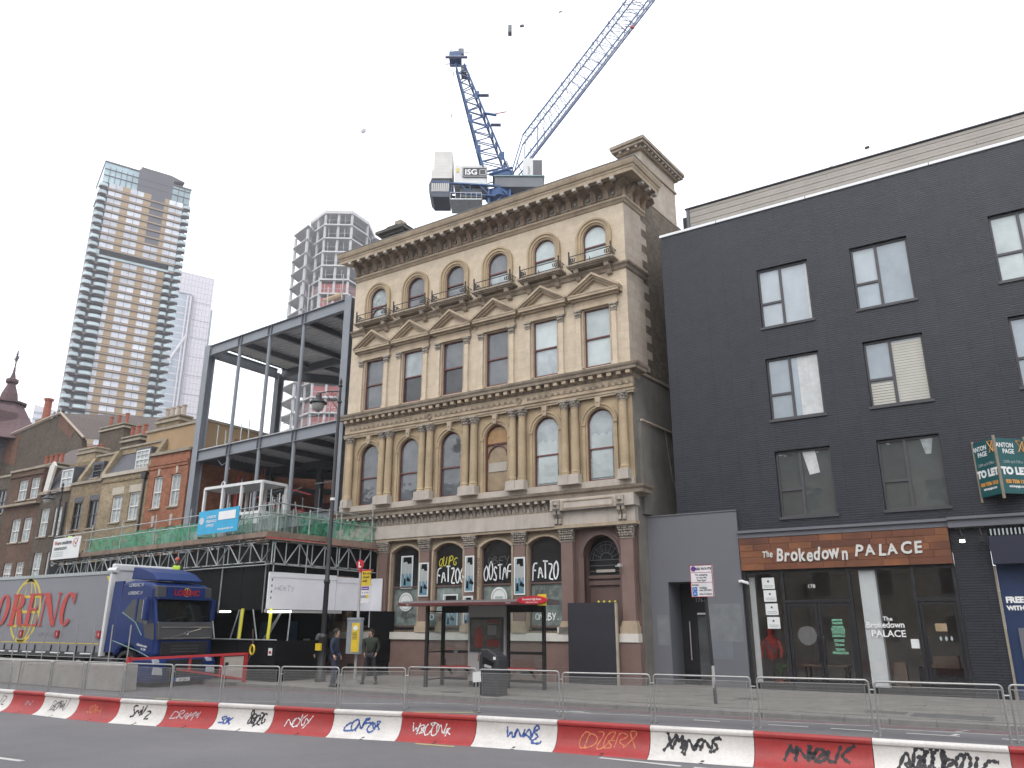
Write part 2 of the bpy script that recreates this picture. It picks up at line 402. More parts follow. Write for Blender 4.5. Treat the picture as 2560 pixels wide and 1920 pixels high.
for i, c in enumerate([(.19, .068, .028), (.16, .053, .023), (.125, .042, .02), (.22, .08, .03)]): mat('fascia_wood_%d' % i, c, .55, .25, 1.5, gs=(.8, .8, 14), grime=.5, gcol=(.09, .03, .018), fine=.2, fs=20)
mat('sign_letter', (.6, .59, .56), .5, .05)
glass('shop_glass', (.97, .98, .98), .55, .03)
glass('shelter_glass', (.86, .9, .9), 1.0, .05)
mat('shop_wall', (.4, .36, .33), .8, .2, 1)
mat('shop_floor', (.25, .18, .14), .6, .2, 1)
mat('shop_white', (.93, .93, .94), .7, .04)
mat('poster_white', (.7, .71, .7), .6, .04)
mat('atm_blue', (.012, .03, .09), .45, .1)
mat('awning_blue', (.012, .014, .035), .6, .1)
mat('board_teal', (.006, .085, .09), .4, .1)
mat('orange_print', (.75, .33, .05), .5, .05)
mat('white_print', (.8, .8, .8), .5, .04)
mat('grey_print', (.35, .4, .4), .5, .04)
mat('green_print', (.25, .6, .4), .5, .1)
mat('timber_pale', (.4, .36, .28), .7, .2, 4)
# steel frame and scaffold
mat('steel_grey', (.21, .225, .25), .55, .08, 1.2, fine=.08, grime=.15, gcol=(.12, .12, .13))
mat('steel_dark', (.14, .15, .165), .6, .1, 1.2)
mat('deck_metal', (.5, .51, .52), .5, .12, 2, metal=.2)
mat('galv', (.42, .45, .45), .4, .2, 6, metal=.5, grime=.25, gcol=(.2, .19, .17))
mat('galv_fence', (.38, .38, .37), .45, .12, 5, metal=.55)
mat('board_wood', (.24, .17, .13), .8, .3, 2, grime=.4, gcol=(.1, .07, .05))
mat('net_green', (.06, .30, .18), .7, .3, 3)
mat('net_red', (.42, .05, .06), .7, .25, 3)
mat('net_brown', (.16, .05, .055), .8, .3, 2)
mat('hoard_black', (.006, .006, .007), .7, .2, 1, spec=.2, grime=.2, gcol=(.015, .015, .015))
mat('hoard_white', (.74, .74, .78), .5, .05, 1, grime=.12, gcol=(.45, .45, .48))
mat('yellow_wrap', (.65, .6, .05), .6, .08)
mat('cyan_board', (.01, .36, .62), .5, .08, 2, grime=.25, gcol=(.1, .5, .7), gs=(9, 9, .5))
mat('white_steel', (.68, .68, .67), .5, .08, 3, grime=.15, gcol=(.4, .38, .35))
emit('tube_light', (1, .93, .8), 5.0)
mat('light_block', (.02, .02, .02), .9)  # colour of the unseen boxes that keep light out
mat('poster_blue', (.03, .10, .17), .5, .3, 5)
# houses
brick('orange_brick', (.5, .19, .095), (.4, .14, .075), (.2, .14, .11), var=.2, grime=.2)
brick('yellow_brick', (.5, .4, .25), (.4, .31, .19), (.24, .2, .15), var=.25, grime=.35)
brick('yellow_brick_b', (.4, .3, .18), (.3, .22, .135), (.2, .165, .12), var=.3, grime=.4)
brick('brown_brick', (.2, .115, .075), (.15, .085, .06), (.11, .085, .07), var=.3, grime=.35)
brick('tan_brick', (.36, .24, .14), (.3, .18, .1), (.2, .15, .1), var=.25, grime=.3)
brick('dark_brick', (.17, .13, .095), (.12, .09, .065), (.09, .075, .06), var=.35, grime=.5)
mat('tan_render', (.36, .245, .135), .85, .12, .8, grime=.2, gcol=(.24, .15, .08))
mat('coping', (.3, .26, .2), .85, .2, 3, grime=.4, gcol=(.12, .1, .08))
mat('slate', (.085, .085, .1), .6, .2, 4, fine=.25, fs=12)
mat('tile_roof', (.11, .085, .075), .8, .25, 5, fine=.3, fs=14)
mat('spire_tile', (.12, .07, .075), .8, .25, 4, fine=.3, fs=9)
mat('terracotta', (.3, .09, .055), .8, .2, 5)
mat('pot_buff', (.42, .34, .27), .8, .2, 5)
mat('window_white', (.66, .65, .63), .5, .06)
mat('cream_render', (.45, .4, .33), .8, .15, 1, grime=.3, gcol=(.25, .2, .15))
# towers
mat('gold_panel', (.33, .225, .12), .5, .1, .05, fine=0)
mat('tower_band', (.09, .075, .075), .6, .1, .05, fine=0)
mat('tower_dark', (.085, .08, .095), .5, .1, .05, fine=0)
pane('tower_glass', (.62, .63, .68), ior=1.7, rough=.06, var=.2, wav=0, vs=.12)
pane('tower_crown', (.34, .46, .5), ior=1.7, rough=.06, var=.2, wav=0, vs=.1)
pane('balcony_glass', (.42, .52, .54), ior=1.7, rough=.08, var=.15, wav=0, vs=.2)
mat('pale_grid', (.56, .53, .56), .6, .05, .05, fine=0)  # distance haze is put into the pale tower colours
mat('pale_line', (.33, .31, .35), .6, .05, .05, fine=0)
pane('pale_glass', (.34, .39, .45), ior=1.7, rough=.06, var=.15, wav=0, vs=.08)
mat('concrete', (.5, .49, .49), .85, .12, .3, fine=.1, fs=3)
mat('concrete_dark', (.2, .185, .185), .85, .15, .3, fine=0)  # shade of the open floors put into a darker concrete
mat('crane_blue', (.02, .07, .2), .45, .15, 1.5)
mat('crane_pale', (.2, .22, .32), .5, .1, 1.5)
mat('crane_white', (.62, .62, .62), .5, .06, 1.5)
mat('crane_block', (.62, .6, .57), .8, .08, 1)
mat('sign_black', (.04, .04, .045), .5, .05)
# truck
mat('truck_blue', (.005, .024, .13), .5, .12, 2, spec=.3, coat=.08, grime=.2, gcol=(.05, .055, .09))
mat('truck_grey', (.055, .055, .06), .5, .08, 2)
mat('truck_black', (.014, .014, .016), .55, .1)
mat('tarp', (.215, .215, .24), .55, .06, .7, fine=.05, grime=.2, gcol=(.22, .22, .24))
mat('truck_white', (.68, .68, .68), .45, .04)
mat('letter_red', (.5, .05, .04), .5, .05)
mat('globe_yellow', (.65, .5, .06), .5, .05)
mat('tyre', (.018, .018, .018), .85)
mat('chrome', (.6, .6, .62), .2, .03, metal=.9)
pane('windscreen', (.006, .008, .008), ior=1.4, rough=.03, wav=0)
mat('lamp_red', (.35, .01, .02), .4)
mat('lens', (.5, .52, .55), .15, .05, spec=.8)
mat('concrete_block', (.34, .32, .30), .9, .15, 1.5, grime=.35, gcol=(.18, .17, .16), fine=.15)
mat('gate_red', (.42, .025, .03), .5, .12, 2)
mat('plywood', (.4, .36, .32), .7, .1, 3)
# street
mat('barrier_red', (.4, .035, .035), .5, .16, 2.5, grime=.5, gcol=(.22, .07, .06), fine=.2, fs=25, gs=(2, 2, 5))
mat('barrier_white', (.68, .65, .62), .5, .07, 2.5, grime=.5, gcol=(.36, .33, .3), fine=.14, fs=25, gs=(2, 2, 5))
mat('spray_black', (.03, .03, .035), .6); mat('spray_blue', (.04, .1, .32), .6); mat('spray_white', (.75, .77, .78), .6)
mat('spray_silver', (.5, .42, .45), .6); mat('spray_orange', (.6, .2, .08), .6); mat('spray_yellow', (.55, .5, .04), .6); mat('spray_dim', (.09, .09, .09), .6)
mat('post_black', (.02, .02, .023), .45, .15, 5)
mat('lamp_glass', (.33, .33, .3), .3)
mat('flag_red', (.5, .015, .03), .45); mat('flag_yellow', (.68, .48, .03), .5)
mat('pole_grey', (.42, .40, .40), .5, .12, 4); mat('case_grey', (.26, .29, .32), .5)
mat('shelter_black', (.02, .018, .018), .4); mat('shelter_red', (.42, .03, .03), .4); mat('shelter_roof', (.12, .10, .10), .5)
mat('panel_grey', (.4, .385, .385), .5, .06)
mat('bin_grey', (.03, .03, .036), .5, .1); mat('bin_orange', (.7, .15, .03), .5)
mat('panel_dark', (.022, .022, .03), .7, .12, 2, fine=.15)
mat('skin', (.45, .27, .2), .55, .08, 20); mat('hair', (.015, .012, .01), .7)
mat('jacket_navy', (.018, .028, .06), .8, .15, 8); mat('jacket_green', (.022, .03, .02), .8, .15, 8); mat('trousers', (.02, .02, .026), .8, .1, 8)
mat('hood_grey', (.1, .1, .1), .8, .3, 12); mat('coat_dark', (.022, .022, .024), .8); mat('shoe', (.015, .014, .014), .5); mat('jeans', (.03, .04, .07), .8)
mat('hivis', (.5, .75, .05), .6); mat('hat_red', (.5, .1, .08), .4); mat('hat_dark', (.03, .03, .03), .5)
mat('coat_red', (.35, .03, .02), .7); mat('leaf', (.1, .2, .04), .6, .3, 5); mat('sign_white', (.72, .7, .72), .5); mat('sign_purple', (.12, .03, .25), .5); mat('sign_blue', (.02, .16, .5), .5)
mat('poster_cyan', (.13, .25, .32), .5, .3, 6); mat('skin_pale', (.45, .42, .42), .6, .1)
mat('screen_red', (.35, .12, .12), .8, .3, .2, fine=0); mat('screen_brown', (.26, .16, .16), .8, .3, .2, fine=0)
mat('sheet_teal', (.2, .3, .3), .5)
mat('shelter_edge', (.12, .03, .03), .4); mat('poster_mix', (.09, .08, .08), .4, .6, 6, fine=.3, fs=12)
brick('brown_red_brick', (.23, .10, .06), (.19, .085, .05), (.16, .12, .1), var=.3, grime=.4)
mat('crane_faint', (.7, .68, .7), .6, .05, 1)  # fading with distance put into a near-white colour
mat('galv_dark', (.16, .15, .14), .5, .3, 6, metal=.4)
mat('cover_iron', (.11, .1, .095), .7, .2, 5)
mat('stone_soot', (.1, .09, .08), .9, .3, 3, grime=.4)
mat('crane_dark', (.07, .08, .11), .6, .1)  # navy girders, with the shadow under the counterweight in the colour
pane('glass_green', (.2, .24, .225), ior=1.5, rough=.1, var=.35, vs=2.5)
# ================================================================== ground
m = M(); m.add([(-700, -300, 0), (300, -300, 0), (300, 700, 0), (-700, 700, 0)], [(0, 1, 2, 3)])
road = build('road', m, 'asphalt', kind='structure')
KP = [(-90, 19.3), (-24, 19.35), (-16, 19.3), (-12, 19.55), (-8, 19.62), (-4, 19.84), (0, 20.08), (12, 20.7)]
def ky(x):
    for (a, b), (c, d) in zip(KP, KP[1:]):
        if a <= x <= c: return b + (d - b) * (x - a) / (c - a)
    return KP[-1][1]
m = M(); m.prism([(x, y + .15) for x, y in KP] + [(12, 27.5), (-90, 27.5)], 'z', -.05, .108)
pave = build('pavement', m, 'paving', kind='structure')
R_ = random.Random(3); nsl = 0
slabm = []
for i in range(4):
    b_ = M(); b_.box(-.446, .446, -.294, .294, -.02, .012); slabm.append(b_.mesh('paving_slab', 'paving'))
for row in range(11):
    y = 20.62 + row * .6; x = -21.6 + (row % 2) * .45
    while x < 2.6 and nsl < 298:
        if y - .3 > ky(x) + .16:
            o = inst('paving_slab', slabm[nsl % 4], pave, (x, y, .112 + R_.uniform(-.003, .003)), R_.uniform(-.004, .004)); nsl += 1
        x += .9
m = M()
kb = M()
kerb = build('kerb', M().box(-90, -24.02, 19.3, 19.5, -.05, .12), 'kerb_stone', kind='structure')
x = -24.0
while x < 4:
    a = Vector((x + .006, ky(x + .006), 0)); b = Vector((x + .906, ky(x + .906), 0)); t = (b - a).normalized(); n = Vector((-t.y, t.x, 0)) * .16
    h = .118 + R_.uniform(-.003, .003); g = M()
    pr = [(0, -.03), (0, h - .02), (.02, h), (.16, h), (.16, -.03)]
    vs = [p + n / .16 * o_ + Vector((0, 0, z)) for p in (a, b) for o_, z in pr]
    g.add(vs, [(0, 1, 2, 3, 4), (9, 8, 7, 6, 5)] + [(i, i + 5, (i + 1) % 5 + 5, (i + 1) % 5) for i in range(5)])
    build('kerb_stone', g, 'kerb_stone', kerb); x += .912
def strip(name, pts, w, mt, z=.004):
    g = M()
    for (a, b) in zip(pts, pts[1:]):
        a = Vector((*a, z)); b = Vector((*b, z)); t = (b - a).normalized(); n = Vector((-t.y, t.x, 0)) * w / 2
        g.add([a - n, b - n, b + n, a + n], [(0, 1, 2, 3)])
    return build(name, g, mt, kind='structure')
for a, b in (((-5.24, 18.4), (-4.41, 18.45)), ((-3.96, 18.47), (-3.05, 18.5)), ((-2.53, 18.5), (-1.6, 18.55)), ((-6.9, 18.35), (-6.3, 18.38)), ((-.9, 18.6), (.1, 18.65))): strip('bay_marking', [a, b], .1, 'road_paint')
strip('bay_marking', [(-1.7, 19.3), (-1.5, 19.75)], .1, 'road_paint'); strip('bay_marking', [(-1.75, 18.55), (-1.65, 18.9)], .1, 'road_paint')
strip('road_arrow', [(-10.4, 18.2), (-9.8, 18.5)], .12, 'road_paint'); strip('road_arrow', [(-10.35, 18.35), (-9.5, 18.3)], .09, 'road_paint', .008)
strip('lane_line', [(-16.6, 6.9), (-13.75, 7.14)], .11, 'road_paint')
strip('lane_line', [(-13.6, 15.9), (-12.0, 16.9)], .12, 'yellow_paint'); strip('lane_line', [(-22, 14.9), (-20, 15.1)], .1, 'yellow_paint')
strip('edge_line', [(-9.8, 12.0), (-9.0, 12.1)], .1, 'yellow_paint'); strip('edge_line', [(-6.3, 12.42), (-4.9, 12.38)], .1, 'road_paint'); strip('edge_line', [(-4.7, 12.38), (-3.4, 12.5)], .1, 'road_paint')
for o_ in (.28, .5): strip('red_route_line', [(x, ky(x) - o_) for x in range(-46, 7, 3)], .09, 'red_paint')

for x, y, w, d in ((-3.3, 21.2, .9, .6), (-7.0, 22.9, .6, .6), (-15.2, 20.35, .6, .45)):
    mc = build('access_cover', M().box(x - w / 2, x + w / 2, y - d / 2, y + d / 2, .1, .127), 'cover_iron', kind='structure')
for x, y, w, d in ((-1.9, 21.0, 1.6, .9),): build('tarmac_patch', M().box(x - w / 2, x + w / 2, y - d / 2, y + d / 2, .1, .1285), 'asphalt_far', kind='structure')
# ================================================================== the old bank
def arc(cx, w, zs, kind, n=14):
    if kind == 'rect': return [(cx - w / 2, zs), (cx + w / 2, zs)]
    if kind == 'arch': return [(cx - w / 2 * cos(pi * i / n), zs + w / 2 * sin(pi * i / n)) for i in range(n + 1)]
    r = w * .74; c0 = sqrt(r * r - w * w / 4)          # flatter arch
    a = math.asin(w / 2 / r); return [(cx + r * sin(-a + 2 * a * i / n), zs - c0 + r * cos(-a + 2 * a * i / n)) for i in range(n + 1)]
def wall_open(m, x0, x1, z0, z1, y, ops, depth):
    q = lambda *p: m.add(p, [tuple(range(len(p)))])
    xp = x0
    for cx, w, s0, sp, kind in ops:
        a, b = cx - w / 2, cx + w / 2
        q((xp, y, z0), (a, y, z0), (a, y, z1), (xp, y, z1))
        if s0 > z0: q((a, y, z0), (b, y, z0), (b, y, s0), (a, y, s0))
        ar = arc(cx, w, sp, kind)
        for (xa, za), (xb, zb) in zip(ar, ar[1:]):
            q((xa, y, za), (xb, y, zb), (xb, y, z1), (xa, y, z1)); q((xa, y, za), (xa, y + depth, za), (xb, y + depth, zb), (xb, y, zb))
        q((a, y, s0), (a, y, sp), (a, y + depth, sp), (a, y + depth, s0)); q((b, y, s0), (b, y + depth, s0), (b, y + depth, sp), (b, y, sp))
        q((a, y, s0), (a, y + depth, s0), (b, y + depth, s0), (b, y, s0)); xp = b
    q((xp, y, z0), (x1, y, z0), (x1, y, z1), (xp, y, z1))
    return m
FX0, FX1, FY = -26.1, -11.4, 26.0
CX = [-24.5, -22.15, -19.85, -17.5, -15.12, -12.75]
bank = thing('bank_building', 'old five-bay stone bank building with a deep bracketed cornice, columns, pediments and a boarded doorway', 'building', (-18.75, 26, .11))
D5 = Vector((sin(radians(5)), cos(radians(5)), 0)); N5 = Vector((cos(radians(5)), -sin(radians(5)), 0)); C0 = Vector((FX1, FY, 0))
def sp5(t, o, z): p = C0 + D5 * t + N5 * o; return (p.x, p.y, z)
def sbox(m, t0, t1, o0, o1, z0, z1):
    return m.add([sp5(t0, o0, z0), sp5(t0, o1, z0), sp5(t1, o1, z0), sp5(t1, o0, z0), sp5(t0, o0, z1), sp5(t0, o1, z1), sp5(t1, o1, z1), sp5(t1, o0, z1)],
                 [(3, 2, 1, 0), (4, 5, 6, 7), (0, 1, 5, 4), (1, 2, 6, 5), (2, 3, 7, 6), (3, 0, 4, 7)])
def lprof(name, prof, mt, xl=FX0, t1=1.6, left=0.0, y=FY, smooth=False):
    """a moulding: profile (projection, z) run along the front and round the right corner"""
    m = M(); n = len(prof); vs = []
    for st in range(3):
        for p, z in prof:
            if st == 0: vs.append((xl - min(p, left), y - p, z))
            elif st == 1: vs.append((FX1 + p, y - p, z))
            else: vs.append(sp5(t1, p, z))
    m.add(vs, [tuple(range(n)), tuple(range(3 * n - 1, 2 * n - 1, -1))] + [(s * n + i, (s + 1) * n + i, (s + 1) * n + (i + 1) % n, s * n + (i + 1) % n) for s in (0, 1) for i in range(n)])
    return build(name, m, mt, bank)
# --- walls
build('wall', wall_open(M(), FX0, FX1, 15.8, 18.6, FY, [(c, 1.05, 16.05, 17.3, 'arch') for c in CX], .2), 'stone', bank)
build('wall', wall_open(M(), FX0, FX1, 11.5, 15.6, FY, [(c, 1.14, 11.7, 14.12, 'rect') for c in CX], .2), 'stone', bank)
build('wall', wall_open(M(), FX0, FX1, 6.8, 10.5, FY, [(c, 1.12, 7.2, 9.42, 'arch') for c in CX], .2), 'stone_column', bank)
GX = [-24.4, -22.08, -19.8, -17.46, -15.23]
build('wall', wall_open(M(), FX0, -14.0, 1.5, 5.6, FY, [(c, 1.5, 1.85, 5.0, 'seg') for c in GX], .2), 'stone_trim', bank)
build('wall', wall_open(M(), -14.0, FX1, .1, 5.6, FY + .02, [(-12.87, 1.42, .1, 4.5, 'arch')], .55), 'granite_dark', bank)
build('plinth', M().box(FX0, -14.02, FY - .18, FY + .3, .1, 1.5), 'granite', bank)
build('plinth_base', M().box(FX0, -14.03, FY - .24, FY - .181, .1, .62), 'granite', bank)
build('sill_band', M().box(FX0, -14.04, FY - .26, FY + .1, 1.501, 1.78), 'white_stone', bank)
for x in (-24.9, -20.9, -16.2): build('plinth_vent', M().box(x, x + .45, FY - .245, FY - .241, .35, .5), 'iron', bank)
g = M(); sbox(g, .01, 1.6, -.3, 0, 11.6, 18.6); build('side_wall', g, 'pink_stone', bank)
g = M(); sbox(g, 1.6, 6.3, -.3, -.02, 11.5, 19.6); sbox(g, .4, 6.3, -.5, -.31, 18.5, 19.6); build('side_wall', g, 'side_brick', bank, label='brown brick side wall above the rendered part')
for i in range(20):
    z = 11.8 + i * .36
    if i % 2: g = M(); sbox(g, 1.6, 1.86, -.2, -.002, z, z + .34); build('quoin', g, 'pink_stone', bank)
    else: g = M(); sbox(g, 1.42, 1.61, -.2, .004, z, z + .34); build('quoin', g, 'side_brick', bank)
g = M(); sbox(g, .03, 6.4, -.4, .04, .1, 11.3); build('side_wall', g, 'side_render', bank, label='grey cement rendered lower side wall')
g = M(); sbox(g, .6, 6.4, -.4, .08, 11.3, 11.42); build('coping', g, 'stone_dark', bank)
g = M(); sbox(g, .3, 6.2, .04, .16, 5.9, 9.3); build('side_pier', g, 'side_render', bank)
g = M(); g.path([sp5(.25, .2, 9.38), sp5(3, .2, 9.34), sp5(5.5, .2, 9.3)], .05); build('waste_pipe', g, 'pot_buff', bank)
g = M(); g.path([sp5(2.9, .2, 6), sp5(3.6, .22, 7.4), sp5(3.7, .22, 8)], .012); g.path([sp5(3.1, .2, 6), sp5(3.65, .22, 7.2)], .012); g.path([sp5(2.2, .18, 9.3), sp5(2.6, .18, 7.6), sp5(3.2, .18, 6.4)], .008); build('loose_cable', g, 'pot_buff', bank)
build('core', M().prism([(FX0 + .02, FY + .62), (FX1 - .3, FY + .62), (FX1 + .1, 34), (FX0 + .02, 34)], 'z', .1, 19.2), 'side_brick', bank)  # unseen filler added inside the shell to block light
build('roof', M().prism([(FX0 + .02, FY + .3), (FX1 - .1, FY + .3), (FX1 + .5, 34), (FX0 + .02, 34)], 'z', 19.2, 19.45), 'lead_top', bank)
build('party_wall', M().box(FX0 - .12, FX0 - .002, FY + .1, 34, 5.5, 18.5), 'tan_brick', bank)
# --- crowning cornice
lprof('frieze_string', [(0, 18.48), (.05, 18.5), (.1, 18.58), (.16, 18.62), (.16, 18.7), (0, 18.72)], 'stone_trim')
lprof('frieze', [(0, 18.7), (.06, 18.7), (.06, 19.36), (0, 19.36)], 'stone_trim')
lprof('cornice', [(0, 19.34), (.16, 19.34), (.3, 19.36), (.78, 19.36), (.78, 19.3), (.8, 19.3), (.82, 19.42), (.86, 19.47), (.86, 19.53), (.92, 19.56), (.98, 19.68), (1.0, 19.76), (0, 19.82)], 'stone_trim', left=.45)
lprof('cornice_flashing', [(0, 19.825), (1.02, 19.765), (1.02, 19.80), (0, 19.88)], 'lead_top', left=.47)
g = M(); g.prism([(-.07, 18.72), (-.15, 18.78), (-.19, 18.95), (-.28, 19.1), (-.44, 19.2), (-.46, 19.34), (-.05, 19.34), (-.05, 18.72)], 'x', -.11, .11)
for k in (-.07, 0, .07): g.prism([(-.1, 18.7), (-.18, 18.76), (-.22, 18.95), (-.31, 19.1), (-.2, 19.1), (-.12, 18.9)], 'x', k - .02, k + .02)
for i_ in range(8):
    a, b = pi * i_ / 8, pi * (i_ + 1) / 8; c_ = .585 / 2; r_ = c_ - .11
    g.add([(c_ + r_ * cos(a), -.44, 19.13 + r_ * sin(a)), (c_ + r_ * cos(b), -.44, 19.13 + r_ * sin(b)), (c_ + r_ * cos(b), -.44, 19.345), (c_ + r_ * cos(a), -.44, 19.345), (c_ + r_ * cos(a), -.06, 19.0 + r_ * sin(a)), (c_ + r_ * cos(b), -.06, 19.0 + r_ * sin(b))], [(0, 1, 2, 3), (0, 4, 5, 1)])
brm = g.mesh('bracket', 'soffit_stone')
g = M(); g.box(-.09, .09, -.79, -.6, 19.18, 19.29); g.box(-.07, .07, -.8, -.79, 19.2, 19.27); g.box(-.1, .1, -.8, -.58, 19.275, 19.3); dnm = g.mesh('bracket_end', 'stone_pale')
g = M(); g.box(-.15, .15, -.12, -.061, 18.82, 19.12); g.box(-.1, .1, -.15, -.12, 18.87, 19.07); g.lathe([(0, 0), (.07, .02), (.05, .05), (0, .06)], (0, -.15, 0), 8)
g = M(); g.box(-.16, .16, -.1, -.061, 18.8, 18.84); g.box(-.16, .16, -.1, -.061, 19.1, 19.14); g.box(-.16, -.12, -.1, -.061, 18.84, 19.1); g.box(.12, .16, -.1, -.061, 18.84, 19.1); g.box(-.06, .06, -.13, -.061, 18.91, 19.03); pnm = g.mesh('frieze_panel', 'stone_carved')
NB = 26; PB = (FX1 - .1 - (FX0 + .25)) / (NB - 1)
for i in range(NB):
    x = FX0 + .25 + i * PB
    inst('bracket', brm, bank, (x, FY, 0)); inst('bracket_end', dnm, bank, (x, FY, 0))
    if i < NB - 1: inst('frieze_panel', pnm, bank, (x + PB / 2, FY, 0))
for t in (.3, .88, 1.45):
    p = sp5(t, 0, 0); inst('bracket', brm, bank, p, radians(85)); inst('bracket_end', dnm, bank, p, radians(85))
# --- string courses
lprof('string_course', [(0, 15.55), (.06, 15.58), (.1, 15.68), (.2, 15.74), (.22, 15.8), (0, 15.86)], 'stone_dark')
lprof('floor_cornice', [(0, 11.02), (.05, 11.05), (.08, 11.1), (.12, 11.26), (.36, 11.27), (.38, 11.36), (.44, 11.42), (.47, 11.5), (0, 11.6)], 'stone_dark', t1=.6, left=.3)
lprof('frieze_band', [(0, 10.6), (.09, 10.6), (.09, 11.03), (0, 11.03)], 'stone_trim', t1=.05)
lprof('architrave', [(0, 10.4), (.14, 10.4), (.14, 10.47), (.17, 10.48), (.17, 10.56), (.22, 10.6), (.09, 10.64), (0, 10.64)], 'stone_trim', t1=.05)
lprof('ground_cornice', [(0, 6.5), (.1, 6.5), (.16, 6.56), (.42, 6.6), (.44, 6.72), (.52, 6.78), (.56, 6.86), (.1, 6.95), (0, 6.95)], 'stone_dark', t1=.35, left=.3)
build('bracket_band', M().box(FX0, -14.85, FY - .06, FY, 6.14, 6.52), 'stone_trim', bank)
build('frieze_board', M().box(FX0, -14.62, FY - .3, FY, 5.6, 6.14), 'stone_pale', bank)
build('architrave', M().box(FX0, -14.62, FY - .26, FY, 5.5, 5.6), 'stone_trim', bank)
build('parapet_sill', M().box(FX0, FX1, FY - .14, FY, 6.955, 7.2), 'stone_pale', bank)
# small blocks under the floor cornice, wave scroll, lower brackets
g = M(); g.box(-.09, .09, -.32, -.1, 11.12, 11.255); dm = g.mesh('modillion', 'stone_trim')
for i in range(38): inst('modillion', dm, bank, (FX0 + .2 + i * .392, FY, 0))
g = M()
for i in range(52):
    x = FX0 + .35 + i * .28
    if abs(x + 21.0) < .2 or abs(x + 16.35) < .2: continue
    pts = [(x + .14 * sin(a * .9) * (1 - a / 9) + .05 * a / 6, FY - .105, 10.82 + .075 * cos(a * .9) * (1 - a / 9)) for a in range(0, 7)] + [(x + .27, FY - .105, 10.75)]
    g.path(pts, .014, 4)
build('wave_scroll', g, 'stone_dark', bank)['kind'] = 'stuff'
for x in (-21.0, -16.35):
    g = M(); g.add([], []); 
    for r in (.13, .07): g.path([(x + r * cos(a * pi / 6), FY - .11, 10.82 + r * sin(a * pi / 6)) for a in range(12)], .02, 5, True)
    build('roundel', g, 'stone_dark', bank)
g = M(); g.prism([(-.06, 6.2), (-.12, 6.28), (-.16, 6.38), (-.24, 6.44), (-.24, 6.56), (-.06, 6.56)], 'x', -.045, .045); g.box(-.07, .07, -.4, -.26, 6.5, 6.595); lb = g.mesh('small_bracket', 'stone_pale')
g = M(); g.box(-.09, .09, -.085, -.061, 6.22, 6.44); g.box(-.05, .05, -.11, -.085, 6.27, 6.39); lp = g.mesh('small_panel', 'stone_pale')
x = FX0 + .15
while x < -14.95:
    inst('small_bracket', lb, bank, (x, FY, 0)); inst('small_panel', lp, bank, (x + .17, FY, 0)); x += .34
# --- balconets of the top floor
g = M(); g.box(-1.0, 1.0, -.5, -.0, 15.9, 15.95); g.box(-1.04, 1.04, -.56, 0, 15.95, 16.02); g.box(-.95, .95, -.44, 0, 15.85, 15.9); slm = g.mesh('balcony_slab', 'stone_dark')
g = M(); g.prism([(0, 15.4), (-.16, 15.45), (-.22, 15.6), (-.4, 15.7), (-.42, 15.85), (0, 15.85)], 'x', -.1, .1); bcm = g.mesh('balcony_bracket', 'stone_dark')
g = M()
for z in (16.1, 16.42): g.path([(-.94, 0, z), (-.94, -.48, z), (.94, -.48, z), (.94, 0, z)], .02, 5)
for x in (-.94, .94):
    g.tube((x, -.48, 16.02), (x, -.48, 16.56), .032, 6); g.lathe([(0, 0), (.045, .03), (.02, .06), (.03, .08), (0, .13)], (x, -.48, 16.55), 6)
    s_ = 1 if x < 0 else -1
    for k in range(3):
        g.path([(x + s_ * (.03 + .1 * k + .05 * sin(a)), -.48, 16.26 + .11 * cos(a) * (1 - .2 * k)) for a in [j * .9 for j in range(7)]], .02, 4)
        g.path([(x, -.44 + .13 * k + .05 * sin(a), 16.26 + .1 * cos(a)) for a in [j * .9 for j in range(6)]], .017, 4)
g.tube((0, -.48, 16.02), (0, -.48, 16.2), .02, 6)
rlm = g.mesh('railing', 'iron')
g = M(); g.ring(0, 17.3, .525, .6, -.04, .02); g.ring(0, 17.3, .6, .72, -.09, .02); g.ring(0, 17.3, .72, .8, -.13, .02)
for s_ in (-1, 1):
    for a, b, p in ((.53, .6, .05), (.6, .72, .09), (.72, .8, .13)): g.box(*sorted((s_ * a, s_ * b)), -p, .05 if a == .53 else .0, 16.03, 17.3)
arm = g.mesh('arch_surround', 'stone_column')
def sash(parent, cx, w, z0, zs, kind, y, fm, pm1, pm2, mid, fr=.045, extra=None):
    """window = sash frame mesh with two panes"""
    g = M(); out = arc(0, w, zs, kind, 12); pts = [(-w / 2, z0)] + out + [(w / 2, z0)]
    inn = [(x * (1 - 2 * fr / w), z0 + fr * 1.6 + (z - z0) * (1 - (fr * 2.6) / (max(p[1] for p in pts) - z0))) for x, z in pts]
    n = len(pts)
    for i in range(n):
        j = (i + 1) % n; a, b, c, d = pts[i], pts[j], inn[j], inn[i]
        g.add([(a[0], -.05, a[1]), (b[0], -.05, b[1]), (c[0], -.05, c[1]), (d[0], -.05, d[1]), (c[0], .03, c[1]), (d[0], .03, d[1])], [(0, 1, 2, 3), (3, 2, 4, 5)])
    g.box(-w / 2 + .02, w / 2 - .02, -.045, .03, mid - .03, mid + .03)
    if extra == 'low_arch': g.ring(0, mid - w * .5 + .02, w * .40, w * .44, -.04, .02)
    o = build('window', g, fm, parent, loc=(cx, y, 0))
    up = [(x, max(z, mid)) for x, z in inn]; up = [(inn[0][0], mid)] + inn[1:-1] + [(inn[-1][0], mid)]
    a = build('pane', M().add([(x, .0, z) for x, z in up], [tuple(range(len(up)))]), pm1, None); b = build('pane', M().add([(inn[0][0], .02, inn[0][1]), (inn[-1][0], .02, inn[0][1]), (inn[-1][0], .02, mid), (inn[0][0], .02, mid)], [(0, 1, 2, 3)]), pm2, None)
    a.parent = o; b.parent = o
    return o
